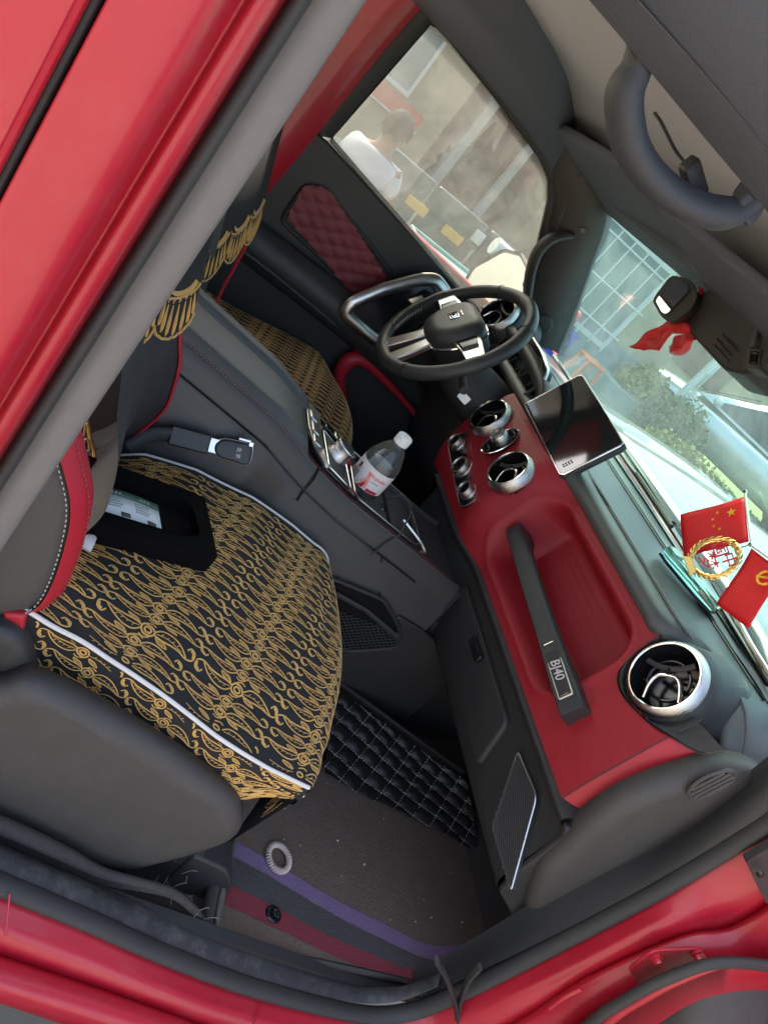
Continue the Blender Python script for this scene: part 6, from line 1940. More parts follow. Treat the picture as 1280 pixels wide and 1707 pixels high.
cloth('ribbon_tail', [[(0.4400, 0.0665, 1.0089), (0.4400, 0.0544, 1.0480), (0.4400, 0.0399, 1.0874), (0.4400, 0.0188, 1.1110)], [(0.4450, 0.0322, 1.0243), (0.4450, 0.0295, 1.0466), (0.4450, 0.0198, 1.0803), (0.4450, 0.0061, 1.1062)], [(0.4400, -0.0165, 1.0462), (0.4400, -0.0094, 1.0653), (0.4400, -0.0064, 1.0851), (0.4400, -0.0196, 1.1046)]], rbn)
cloth('ribbon_tail', [[(0.4300, 0.0051, 1.1111), (0.4300, 0.0025, 1.1349), (0.4300, 0.0095, 1.1609), (0.4300, 0.0247, 1.1784)], [(0.4400, -0.0115, 1.1047), (0.4400, -0.0206, 1.1246), (0.4400, -0.0149, 1.1511), (0.4400, 0.0083, 1.1790)], [(0.4300, -0.0516, 1.0973), (0.4300, -0.0848, 1.1043), (0.4300, -0.0651, 1.1268), (0.4300, -0.0306, 1.1666)]], rbn)
cloth('ribbon_loop', [[(0.4300, -0.0417, 1.0646), (0.4300, -0.0361, 1.0795), (0.4300, -0.0411, 1.0973), (0.4300, -0.0539, 1.1104)], [(0.4150, -0.0760, 1.0590), (0.4150, -0.0847, 1.0730), (0.4150, -0.0893, 1.0904), (0.4150, -0.0914, 1.1061)], [(0.4400, -0.0577, 1.0598), (0.4400, -0.0755, 1.0704), (0.4400, -0.0802, 1.0851), (0.4400, -0.0736, 1.0932)]], rbn)
tube('ribbon_knot', [(0.4280, -0.0006, 1.0855), (0.4280, -0.0169, 1.0975), (0.4280, -0.0409, 1.1077), (0.4280, -0.0643, 1.1089)], [0.008, 0.012, 0.011, 0.006], 'ribbon_red', rbn, n=10)

# ---- crystal flag ornament on the dash
mat('crystal', (0.45, 0.85, 0.70), 0.04, trans=0.85, ior=1.5)
mat('gold_metal', (0.80, 0.58, 0.20), 0.25, metal=1.0)
mat('flag_red', (0.72, 0.010, 0.016), 0.5, bump=('noise', 600, 0.1))
mat('flag_yellow', (0.85, 0.55, 0.04), 0.5)
mat('flag_pole', (0.75, 0.74, 0.70), 0.35)
fo_ = thing('flag_ornament', 'crystal dashboard ornament with gold wreath and two small red flags', 'ornament', (0.60, -0.33, 0.785))
g0 = V((0.5852, -0.2781, 0.7950)); g1 = V((0.6513, -0.4050, 0.7950))
gd = (g1 - g0).normalized(); gq = Vector((gd.y, -gd.x, 0)); gq = gq if gq.x > 0 else -gq
gl_ = (g1 - g0).length
cb = [g0, g0 + gd * gl_ * 0.16 - gq * 0.012, g0 + gd * gl_ * 0.72 - gq * 0.014, g1 - gq * 0.004, g1 + gq * 0.03, g0 + gd * gl_ * 0.5 + gq * 0.045, g0 + gq * 0.03]
prism('crystal_base', cb, (0, 0, 0.020), 'crystal', fo_, bevel=0.003, seg=1, smooth=False)
prism('base_pad', [p + Vector((0, 0, -0.006)) for p in [g0, g0 + gd * gl_ * 0.16 - gq * 0.011, g0 + gd * gl_ * 0.72 - gq * 0.013, g1 - gq * 0.003, g1 + gq * 0.028, g0 + gq * 0.028]], (0, 0, 0.005), 'black_gloss', fo_)
fx_ = 0.605
wc_ = V((0.6000, -0.3571, 0.8658))
wu = (V((0.6000, -0.3599, 0.9096)) - wc_).normalized()            # long axis of the wreath in its plane
wpl = Vector((-0.90, -0.40, 0.18)).normalized()
wu = Vector((0.05, -0.35, 0.93)); wu = (wu - wpl * wpl.dot(wu)).normalized(); wv = wpl.cross(wu).normalized()
for s_ in (-1, 1):
    b = MB()
    for k in range(11):
        t = R(-168 + 150 * k / 10) if s_ < 0 else R(168 - 150 * k / 10)
        c = wc_ + wu * (0.040 * math.cos(t)) + wv * (0.033 * math.sin(t))
        tg = (-wu * 0.040 * math.sin(t) + wv * 0.033 * math.cos(t)).normalized() * (1 if s_ < 0 else -1)
        rad = (c - wc_).normalized()
        for q in (-1, 0, 1):
            e = c + tg * 0.016 + rad * (0.005 * q)
            vs_, fs_ = tube_geo([c + rad * 0.001 * q, c.lerp(e, 0.5) + rad * 0.0014 * q, e], [0.0006, 0.0022, 0.0004], 6)
            b.add(vs_, fs_)
    o = b.build('wreath_branch', 'gold_metal', fo_)
prism('wreath_foot', [wc_ - wu * 0.036 + wv * 0.014 - wpl * 0.003, wc_ - wu * 0.036 - wv * 0.014 - wpl * 0.003, wc_ - wu * 0.050 - wv * 0.020 - wpl * 0.003, wc_ - wu * 0.050 + wv * 0.020 - wpl * 0.003], wpl * 0.006, 'gold_metal', fo_, bevel=0.001)
for ch, (a, b_), sz in (('中', (0.021, 0.012), 0.028), ('国', (0.012, -0.012), 0.030), ('梦', (-0.013, 0.004), 0.034)):
    text_mesh(ch, sz, 'label_red', 'ornament_lettering', fo_, wc_ + wu * a + wv * (-b_) + wpl * 0.002, wv * -1 if (wv * -1).y < 0 else wv, wu, depth=0.0018)
def flag(c4, pole0, pole1, nrm, name):
    g = group_part(name, fo_)
    a, b, c, d = [V(p) for p in c4]
    rows = []
    n = Vector(nrm).normalized()
    for i in range(13):
        s = i / 12
        rows.append([(a * (1 - s) + b * s) * (1 - t / 8) + (d * (1 - s) + c * s) * (t / 8) + n * (0.0025 * math.sin(s * 5 + t * 0.2)) for t in range(9)])
    loft('flag_cloth', rows, 'flag_red', g, sharp=None, solid=0.0008)
    tube('flag_staff', [pole0, pole1], 0.0024, 'flag_pole', g, n=10)
    lathe('staff_ball', [(0.0, 0.0045), (0.0032, 0.0032), (0.0045, 0.0), (0.0032, -0.0032), (0.0, -0.0045)], pole0, (0, 0, 1), 'chrome', g, n=16)
    return g
def star(c, r, ux, uy, g, n_, rot=0.0):
    pts = []
    for k in range(10):
        rr = r if k % 2 == 0 else r * 0.39
        t = math.pi / 2 + math.pi * k / 5 + rot
        pts.append(c + ux * (rr * math.cos(t)) + uy * (rr * math.sin(t)))
    prism('flag_star', [p + n_ * 0.0012 for p in pts], n_ * 0.0006, 'flag_yellow', g, smooth=False)
FX = 0.635
a, b, c, d = (0.6320, -0.2625, 0.9670), (0.6200, -0.2063, 0.8568), (0.6200, -0.2939, 0.8153), (0.6320, -0.3482, 0.9238)
f1 = flag((a, b, c, d), (0.6330, -0.2545, 0.9739), (0.6330, -0.3586, 0.9246), (1, 0.05, 0), 'small_flag')
a, b, c, d = V(a), V(b), V(c), V(d)
fu = (b - a); fv = (a - d); fn_ = fu.cross(fv).normalized(); fn_ = fn_ if fn_.x < 0 else -fn_
def FL(s, t):
    return (a + fu * s) * (1 - t) + (d + (c - d) * s) * t + fn_ * 0.003
suy = fv.normalized(); sux = (fu * -1).normalized()
star(FL(0.19, 0.30), 0.0095, sux, suy, f1, fn_)
for (s, t) in ((0.40, 0.22), (0.48, 0.34), (0.47, 0.50), (0.39, 0.60)):
    star(FL(s, t), 0.0034, sux, suy, f1, fn_, 0.4)
a, b, c, d = (0.6280, -0.3689, 0.9216), (0.6120, -0.4300, 0.8196), (0.6120, -0.5069, 0.8410), (0.6280, -0.4500, 0.9374)
f2 = flag((a, b, c, d), (0.6290, -0.3603, 0.9237), (0.6290, -0.4515, 0.9443), (1, 0.05, 0), 'small_flag')
a, b, c, d = V(a), V(b), V(c), V(d)
fu = (b - a); fv = (a - d); fn2 = fu.cross(fv).normalized(); fn2 = fn2 if fn2.x < 0 else -fn2
hc0 = V((0.6220, -0.4420, 0.9094)) + fn2 * 0.003
ex = Vector((0, -1, 0)); ex = (ex - fn2 * fn2.dot(ex)).normalized(); ey = fn2.cross(ex); ey = ey if ey.z > 0 else -ey
arc = [hc0 + ex * (0.0125 * math.cos(t)) + ey * (0.0125 * math.sin(t)) for t in [R(100 + 250 * k / 24) for k in range(25)]]
tube('flag_sickle', arc, [0.0010] * 4 + [0.0022] * 21, 'flag_yellow', f2, n=6)
tube('flag_hammer', [hc0 - ex * 0.013 - ey * 0.009, hc0 + ex * 0.008 + ey * 0.008], 0.0016, 'flag_yellow', f2, n=6)
tube('flag_hammer_head', [hc0 + ex * 0.002 + ey * 0.012, hc0 + ex * 0.012 + ey * 0.003], 0.0022, 'flag_yellow', f2, n=6)
tube('staff_joint', [(0.6290, -0.3474, 0.8996), (0.6300, -0.3595, 0.9235)], 0.0012, 'chrome', fo_, n=6)
# small red reflector clip on the far end of the dash
rc = prism('reflector_clip', on_plane(rrect(0, 0, 0.020, 0.006, 0.003), (0.7870, 0.8167, 0.8000), (V((0.8008, 0.7751, 0.8000)) - V((0.7983, 0.8907, 0.8000))).normalized(), (0.2, 0, 0.98)), (-0.004, -0.003, 0.0), 'label_red', None, bevel=0.001)
tag(rc, 'small red clip at the far corner of the windscreen base', 'clip')

# ================================================================== the yard outside
GZ = -0.45
mat('concrete', (0.24, 0.22, 0.18), 0.9, bump=('noise', 8, 0.3), var=0.2, varscale=1.2, dirt=((0.22, 0.20, 0.17), 3, 0.5))
mat('grass', (0.13, 0.17, 0.05), 0.9, var=0.4, varscale=3)
mat('leaf', (0.10, 0.14, 0.04), 0.7, var=0.45, varscale=5)
mat('leaf_yellow', (0.30, 0.26, 0.06), 0.7, var=0.4, varscale=5)
mat('cream_wall', (0.36, 0.30, 0.20), 0.9, var=0.12, varscale=2, dirt=((0.35, 0.30, 0.22), 2.5, 0.35))
mat('reflection_blue', (0.20, 0.25, 0.28), 0.8, var=0.15, varscale=2)
mat('grey_wall', (0.42, 0.43, 0.40), 0.9, var=0.15, varscale=1.5)
mat('white_metal', (0.60, 0.61, 0.59), 0.4)
mat('teal_glass', (0.10, 0.20, 0.21), 0.12)
mat('sign_red', (0.55, 0.05, 0.04), 0.5)
mat('truck_green', (0.035, 0.075, 0.070), 0.35, coat=0.4)
mat('teal_paint', (0.16, 0.36, 0.34), 0.5, var=0.1, varscale=6)
mat('tyre', (0.02, 0.02, 0.02), 0.85)
mat('car_silver', (0.55, 0.57, 0.57), 0.3, metal=0.5, coat=0.8)
mat('car_glass', (0.03, 0.04, 0.045), 0.06)
mat('amber', (0.75, 0.42, 0.08), 0.4)
mat('brown_roof', (0.16, 0.10, 0.08), 0.8, var=0.2, varscale=4)
mat('skin', (0.20, 0.11, 0.07), 0.6)
mat('lips', (0.16, 0.07, 0.05), 0.6)
mat('white_shirt', (0.42, 0.44, 0.48), 0.8, bump=('noise', 60, 0.3))
mat('hair', (0.012, 0.010, 0.009), 0.75, bump=('noise', 120, 1.0), spec=0.2)
mat('dark_trousers', (0.04, 0.045, 0.06), 0.85)
mat('blue_plastic', (0.04, 0.09, 0.45), 0.4)
mat('orange_plastic', (0.80, 0.16, 0.03), 0.4)

g = obj('ground', [(-300, -300, GZ), (300, -300, GZ), (300, 300, GZ), (-300, 300, GZ)], [(0, 1, 2, 3)], 'concrete', None, smooth=False)
g['kind'] = 'structure'
gv_ = []
gs = obj('grass_verge', [(5.5, 5.0, GZ + 0.004), (18, 6.5, GZ + 0.004), (26, 20, GZ + 0.004), (8.0, 9.5, GZ + 0.004)], [(0, 1, 2, 3)], 'grass', None, smooth=False)
gs['kind'] = 'structure'

def wall_frame(o, d, up=(0, 0, 1)):
    return V(o), V(d).normalized(), Vector((0, 0, 1))

# ---- barred house ahead on the driver side
hb = thing('barred_house', 'cream house with white window bars ahead on the driver side', 'house', (6.0, 9.0, GZ))
HO = Vector((4.5, 9.75, GZ)); HD = Vector((1.0, -0.10, 0)).normalized(); HN = Vector((-HD.y, HD.x, 0)); HN = HN if HN.x < 0 else -HN
def H(a, z, n=0.0):
    return HO + HD * a + Vector((0, 0, z)) + HN * n
def hbox(name, a0, a1, z0, z1, n0, n1, m, parent=hb, bev=0.0):
    return prism(name, [H(a0, z0, n0), H(a1, z0, n0), H(a1, z1, n0), H(a0, z1, n0)], HN * (n1 - n0), m, parent, bevel=bev)
hbox('wall', 0, 3.3, 0, 3.4, -3.0, 0, 'cream_wall')
hbox('reflection_band', 0.0, 3.3, 0, 0.62, 0, 0.03, 'reflection_blue')  # band stands in for a blue-grey reflection low in the windscreen
hbox('step', 2.3, 3.3, 0, 0.25, 0.03, 0.9, 'grey_wall')
hbox('roof', -0.3, 3.5, 3.4, 3.6, -3.2, 0.6, 'grey_wall')
def hwin(a0, a1, z0, z1):
    hbox('window_reveal', a0, a1, z0, z1, -0.02, 0.012, 'teal_glass')
    gp = group_part('window', hb)
    for (b0, b1, c0, c1) in ((a0 - 0.06, a1 + 0.06, z0 - 0.08, z0), (a0 - 0.06, a1 + 0.06, z1, z1 + 0.08), (a0 - 0.08, a0, z0, z1), (a1, a1 + 0.08, z0, z1)):
        hbox('frame', b0, b1, c0, c1, 0.012, 0.06, 'white_metal', gp)
    n = int((a1 - a0) / 0.26)
    for k in range(n + 1):
        a = a0 + (a1 - a0) * k / n
        tube('bar', [H(a, z0 - 0.12, 0.16), H(a, z1 + 0.12, 0.16)], 0.013, 'white_metal', gp, n=8)
    for z in (z0 + 0.18, (z0 + z1) / 2, z1 - 0.12):
        tube('rail', [H(a0 - 0.1, z, 0.17), H(a1 + 0.1, z, 0.17)], 0.015, 'white_metal', gp, n=8)
hwin(0.85, 2.2, 0.50, 1.85)
for k in range(9):
    hbox('wall_panel', 2.45, 3.2, 1.80 + 0.11 * k, 1.89 + 0.11 * k, 0.0, 0.03, 'grey_wall')
bk_ = thing('plastic_bucket', 'blue plastic bucket standing below the barred window', 'bucket', (4.6, 7.4, GZ))
lathe('bucket_body', [(0.0, 0.01), (0.15, 0.0), (0.19, 0.42), (0.205, 0.43), (0.195, 0.43), (0.17, 0.10)], H(1.2, 0.0, 0.9), (0, 0, 1), 'blue_plastic', bk_, n=24)
lathe('bucket_rim', [(0.19, 0.41), (0.21, 0.42), (0.21, 0.44), (0.19, 0.445)], H(1.2, 0.0, 0.9), (0, 0, 1), 'blue_plastic', bk_, n=24)
stn = thing('plastic_stool', 'small orange plastic stool beside the blue bucket', 'stool', (4.9, 7.0, GZ))
s0 = H(1.5, 0.0, 1.5)
prism('stool_seat', on_plane(rrect(0, 0, 0.18, 0.18, 0.04), s0 + Vector((0, 0, 0.36)), (1, 0, 0), (0, 1, 0)), (0, 0, 0.03), 'orange_plastic', stn, bevel=0.01)
for (a, b) in ((-1, -1), (1, -1), (1, 1), (-1, 1)):
    tube('stool_leg', [s0 + Vector((0.13 * a, 0.13 * b, 0.36)), s0 + Vector((0.17 * a, 0.17 * b, 0.0))], 0.022, 'orange_plastic', stn, n=8)

# ---- long building across the yard, seen in the driver's window
yb = thing('yard_building', 'pale building with teal windows and a red signboard across the yard', 'building', (3.0, 12.0, GZ))
def ybox(name, x0, x1, z0, z1, y0, y1, m, parent=yb, bev=0.0):
    return prism(name, [(x0, y0, GZ + z0), (x1, y0, GZ + z0), (x1, y0, GZ + z1), (x0, y0, GZ + z1)], (0, y1 - y0, 0), m, parent, bevel=bev)
ybox('wall', -3.0, 3.1, 0, 4.2, 11.0, 15.0, 'cream_wall')
ybox('roof', -3.3, 3.3, 4.2, 4.45, 10.6, 15.2, 'grey_wall')
def ywin(x0, x1, z0, z1):
    gp = group_part('window', yb)
    ybox('pane', x0, x1, z0, z1, 10.985, 11.02, 'teal_glass', gp)
    for (a, b, c, d) in ((x0 - 0.05, x1 + 0.05, z0 - 0.06, z0), (x0 - 0.05, x1 + 0.05, z1, z1 + 0.06), (x0 - 0.05, x0, z0, z1), (x1, x1 + 0.05, z0, z1), ((x0 + x1) / 2 - 0.025, (x0 + x1) / 2 + 0.025, z0, z1)):
        ybox('frame', a, b, c, d, 10.95, 10.985, 'white_metal', gp)
ywin(1.35, 2.35, 1.25, 2.05)
ywin(-0.4, 0.7, 1.25, 2.3)
sg_ = group_part('signboard', yb)
ybox('board', 1.30, 2.75, 0.92, 1.14, 10.90, 10.96, 'sign_red', sg_)
ybox('board_edge', 1.27, 2.78, 0.895, 0.918, 10.89, 10.97, 'white_metal', sg_)
# dark open shed to the right of it
shd = thing('open_shed', 'dark open shed with grey roof beside the pale building', 'shed', (5.2, 12.0, GZ))
def sbox(name, x0, x1, z0, z1, y0, y1, m):
    return prism(name, [(x0, y0, GZ + z0), (x1, y0, GZ + z0), (x1, y0, GZ + z1), (x0, y0, GZ + z1)], (0, y1 - y0, 0), m, shd)
sbox('back_wall', 3.4, 7.0, 0, 3.2, 14.0, 14.3, 'brown_roof')
sbox('side_wall', 3.4, 3.55, 0, 3.2, 11.0, 14.0, 'grey_wall')
sbox('roof', 3.3, 7.2, 3.2, 3.35, 10.8, 14.4, 'grey_wall')
for x in (4.3, 5.2):
    sbox('post', x - 0.06, x + 0.06, 0, 3.2, 10.9, 11.02, 'white_metal')

# ---- green flatbed truck in the yard
tk = thing('flatbed_truck', 'dark green flatbed truck parked across the yard', 'truck', (1.8, 5.2, GZ))
def tbox(name, x0, x1, z0, z1, y0, y1, m, parent=tk, bev=0.02):
    return prism(name, [(x0, y0, GZ + z0), (x1, y0, GZ + z0), (x1, y0, GZ + z1), (x0, y0, GZ + z1)], (0, y1 - y0, 0), m, parent, bevel=bev)
tbox('chassis', -0.6, 2.7, 0.45, 0.62, 4.9, 6.3, 'tyre')
for k in range(3):
    tbox('side_board', 0.95 + 0.56 * k, 1.48 + 0.56 * k, 0.70, 1.08, 4.80, 4.86, 'truck_green')
tbox('bed', 0.9, 2.7, 0.62, 0.70, 4.8, 6.4, 'truck_green')
tbox('cab', -0.55, 0.62, 0.55, 1.2, 4.85, 6.35, 'truck_green', bev=0.08)
tbox('cab_roof', -0.45, 0.52, 1.2, 1.72, 4.9, 6.3, 'truck_green', bev=0.12)
tbox('cab_window', -0.3, 0.4, 1.22, 1.58, 4.885, 4.9, 'car_glass', bev=0.0)
for x in (2.1, 0.05):
    for y in (4.9, 6.25):
        w = group_part('wheel', tk)
        lathe('tyre', [(0.20, -0.09), (0.36, -0.09), (0.38, -0.05), (0.38, 0.05), (0.36, 0.09), (0.20, 0.09)], (x, y, GZ + 0.38), (0, 1, 0), 'tyre', w, n=28)
        lathe('rim', [(0.0, -0.05), (0.12, -0.06), (0.21, -0.085)], (x, y, GZ + 0.38), (0, 1, 0), 'white_metal', w, n=24)
for x in (1.35, 1.72):
    tbox('side_marker', x, x + 0.20, 0.82, 0.90, 4.775, 4.80, 'amber', bev=0.01)
tbox('side_reflector', 1.95, 2.05, 0.92, 1.02, 4.775, 4.80, 'white_metal', bev=0.01)
# teal skip in front of it
tl_ = thing('teal_trough', 'light teal metal trough standing in front of the green truck', 'trough', (1.7, 3.6, GZ))
prism('trough_body', [(1.35, 3.4, GZ + 0.25), (2.15, 3.4, GZ + 0.25), (2.25, 3.4, GZ + 0.80), (1.30, 3.4, GZ + 0.80)], (0, 0.7, 0), 'teal_paint', tl_, bevel=0.015)
tube('trough_rim', [(1.29, 3.39, GZ + 0.81), (2.26, 3.39, GZ + 0.81), (2.26, 4.11, GZ + 0.81), (1.29, 4.11, GZ + 0.81)], 0.018, 'teal_paint', tl_, n=8, closed=True)
for x in (1.45, 2.1):
    for y in (3.48, 4.02):
        tube('trough_leg', [(x, y, GZ + 0.26), (x, y, GZ)], 0.025, 'tyre', tl_, n=8)
# red and white barrier
br_ = thing('striped_barrier', 'red and white striped barrier bar beyond the driver mirror', 'barrier', (2.3, 4.0, GZ))
for k in range(6):
    tube('barrier_band', [(2.02 + 0.16 * k, 4.5, GZ + 1.03 - 0.005 * k), (2.18 + 0.16 * k, 4.5, GZ + 1.025 - 0.005 * k)], 0.07, 'sign_red' if k % 2 else 'white_metal', br_, n=14, sharp=0.5)
for x in (2.2, 2.8):
    tube('barrier_post', [(x, 4.5, GZ + 0.96), (x, 4.5, GZ)], 0.03, 'white_metal', br_, n=8)

# ---- seated figure added in place of a reflection in the driver window
pr = thing('person', 'seated figure in a white shirt, added for a reflection in the driver window', 'person', (0.55, 3.3, GZ))
def skin_body(name, joints, edges, m, parent, lvl=2):
    me = bpy.data.meshes.new(name)
    keys = list(joints)
    me.from_pydata([joints[k][0] for k in keys], [(keys.index(a), keys.index(b)) for a, b in edges], [])
    o = bpy.data.objects.new(name, me)
    link(o, parent)
    sk_ = o.modifiers.new('skin', 'SKIN')
    sk_.use_smooth_shade = True
    lay = me.skin_vertices[0] if me.skin_vertices else None
    if lay is None:
        bpy.context.view_layer.objects.active = o
    lay = me.skin_vertices[0]
    for i, k in enumerate(keys):
        r = joints[k][1]
        lay.data[i].radius = r if isinstance(r, tuple) else (r, r)
        lay.data[i].use_root = (i == 0)
    sb = o.modifiers.new('sub', 'SUBSURF'); sb.levels = lvl; sb.render_levels = lvl
    me.materials.append(MATS[m])
    return o
PO = Vector((0.80, 4.10, GZ))
def Q(x, y, z):
    ca, sa = math.cos(R(140)), math.sin(R(140))
    return tuple(PO + Vector(((x * ca - y * sa) * 1.0, (x * sa + y * ca) * 1.0, z * 1.02)))
J = {
    'pelvis': (Q(0, 0.02, 0.52), (0.15, 0.11)), 'waist': (Q(0, 0.0, 0.70), (0.14, 0.10)), 'chest': (Q(0, -0.03, 0.90), (0.165, 0.115)), 'neck': (Q(0, -0.03, 1.05), (0.055, 0.055)), 'skull': (Q(0.0, -0.05, 1.16), (0.075, 0.09)), 'crown': (Q(0, -0.04, 1.25), (0.06, 0.07)),
    'shl': (Q(-0.18, -0.03, 0.98), 0.065), 'ell': (Q(-0.25, -0.20, 0.74), 0.048), 'wrl': (Q(-0.02, -0.33, 0.80), 0.036), 'hal': (Q(0.07, -0.33, 0.82), (0.03, 0.02)),
    'shr': (Q(0.18, -0.03, 0.98), 0.065), 'elr': (Q(0.25, -0.20, 0.72), 0.048), 'wrr': (Q(0.02, -0.35, 0.74), 0.036), 'har': (Q(-0.07, -0.35, 0.75), (0.03, 0.02)),
    'hipl': (Q(-0.10, -0.02, 0.50), 0.09), 'knl': (Q(-0.14, -0.42, 0.48), 0.068), 'anl': (Q(-0.14, -0.40, 0.10), 0.045), 'tol': (Q(-0.15, -0.58, 0.04), (0.04, 0.03)),
    'hipr': (Q(0.10, -0.02, 0.50), 0.09), 'knr': (Q(0.14, -0.42, 0.48), 0.068), 'anr': (Q(0.14, -0.40, 0.10), 0.045), 'tor': (Q(0.15, -0.58, 0.04), (0.04, 0.03)),
}
E_ = [('pelvis', 'waist'), ('waist', 'chest'), ('chest', 'neck'), ('neck', 'skull'), ('skull', 'crown'), ('chest', 'shl'), ('shl', 'ell'), ('ell', 'wrl'), ('wrl', 'hal'), ('chest', 'shr'), ('shr', 'elr'), ('elr', 'wrr'), ('wrr', 'har'),
      ('pelvis', 'hipl'), ('hipl', 'knl'), ('knl', 'anl'), ('anl', 'tol'), ('pelvis', 'hipr'), ('hipr', 'knr'), ('knr', 'anr'), ('anr', 'tor')]
skin_body('body', J, E_, 'skin', pr)
SJ = {'waist': (Q(0, 0.0, 0.60), (0.165, 0.125)), 'chest': (Q(0, -0.03, 0.88), (0.185, 0.135)), 'collar': (Q(0, -0.03, 1.02), (0.085, 0.08)), 'shl': (Q(-0.18, -0.03, 0.97), 0.085), 'sll': (Q(-0.225, -0.09, 0.84), 0.075), 'shr': (Q(0.18, -0.03, 0.97), 0.085), 'slr': (Q(0.225, -0.09, 0.83), 0.075)}
skin_body('shirt', SJ, [('waist', 'chest'), ('chest', 'collar'), ('chest', 'shl'), ('shl', 'sll'), ('chest', 'shr'), ('shr', 'slr')], 'white_shirt', pr)
TJ = {'pelvis': (Q(0, 0.02, 0.54), (0.17, 0.13)), 'hipl': (Q(-0.10, -0.04, 0.50), 0.105), 'knl': (Q(-0.14, -0.42, 0.48), 0.085), 'anl': (Q(-0.14, -0.40, 0.12), 0.07), 'hipr': (Q(0.10, -0.04, 0.50), 0.105), 'knr': (Q(0.14, -0.42, 0.48), 0.085), 'anr': (Q(0.14, -0.40, 0.12), 0.07)}
skin_body('trousers', TJ, [('pelvis', 'hipl'), ('hipl', 'knl'), ('knl', 'anl'), ('pelvis', 'hipr'), ('hipr', 'knr'), ('knr', 'anr')], 'dark_trousers', pr)
hh_ = []
for i in range(9):
    th = math.pi * 0.52 * i / 8
    row = []
    for k in range(24):
        ph = 2 * math.pi * k / 24
        fr = 0.5 + 0.5 * math.sin(-ph)        # towards the front (-y) the hairline is higher
        t2 = th * (0.80 + 0.35 * (1 - fr))
        t2 = t2 * (1 + 0.10 * math.sin(7 * ph + 2 * i) * (i / 8))
        jt = 1 + 0.05 * math.sin(9 * ph + i * 1.7) * math.sin(5 * th + ph)
        row.append(Vector(Q(jt * 0.104 * math.sin(t2) * math.cos(ph), -0.036 + jt * 0.124 * math.sin(t2) * math.sin(ph), 1.185 + jt * 0.138 * math.cos(t2))))
    hh_.append(row)
loft('hair', hh_, 'hair', pr, closed=True, sharp=None)
for s_ in (-1, 1):
    lathe('eye', [(0.0, 0.006), (0.008, 0.003), (0.010, 0.0)], Q(0.032 * s_, -0.135, 1.17), (0, -1, 0), 'hair', pr, n=10)
    lathe('ear', [(0.0, 0.01), (0.018, 0.006), (0.022, 0.0)], Q(0.083 * s_, -0.04, 1.165), (s_, 0, 0), 'skin', pr, n=10)
tube('nose', [Q(0, -0.137, 1.17), Q(0, -0.155, 1.14), Q(0, -0.140, 1.13)], [0.008, 0.014, 0.010], 'skin', pr, n=8)
tube('mouth', [Q(-0.022, -0.131, 1.10), Q(0, -0.138, 1.098), Q(0.022, -0.131, 1.10)], 0.004, 'lips', pr, n=6)
stl = thing('wooden_stool', 'wooden stool added under the seated stand-in figure', 'stool', tuple(PO))
prism('stool_seat', on_plane(rrect(0, 0, 0.19, 0.17, 0.03), Q(0, 0.03, 0.385), (1, 0, 0), (0, 1, 0)), (0, 0, 0.04), 'brown_roof', stl, bevel=0.008)
for (a, b) in ((-1, -1), (1, -1), (1, 1), (-1, 1)):
    tube('stool_leg', [Q(0.14 * a, 0.03 + 0.12 * b, 0.39), Q(0.17 * a, 0.03 + 0.15 * b, 0.0)], 0.02, 'brown_roof', stl, n=8)

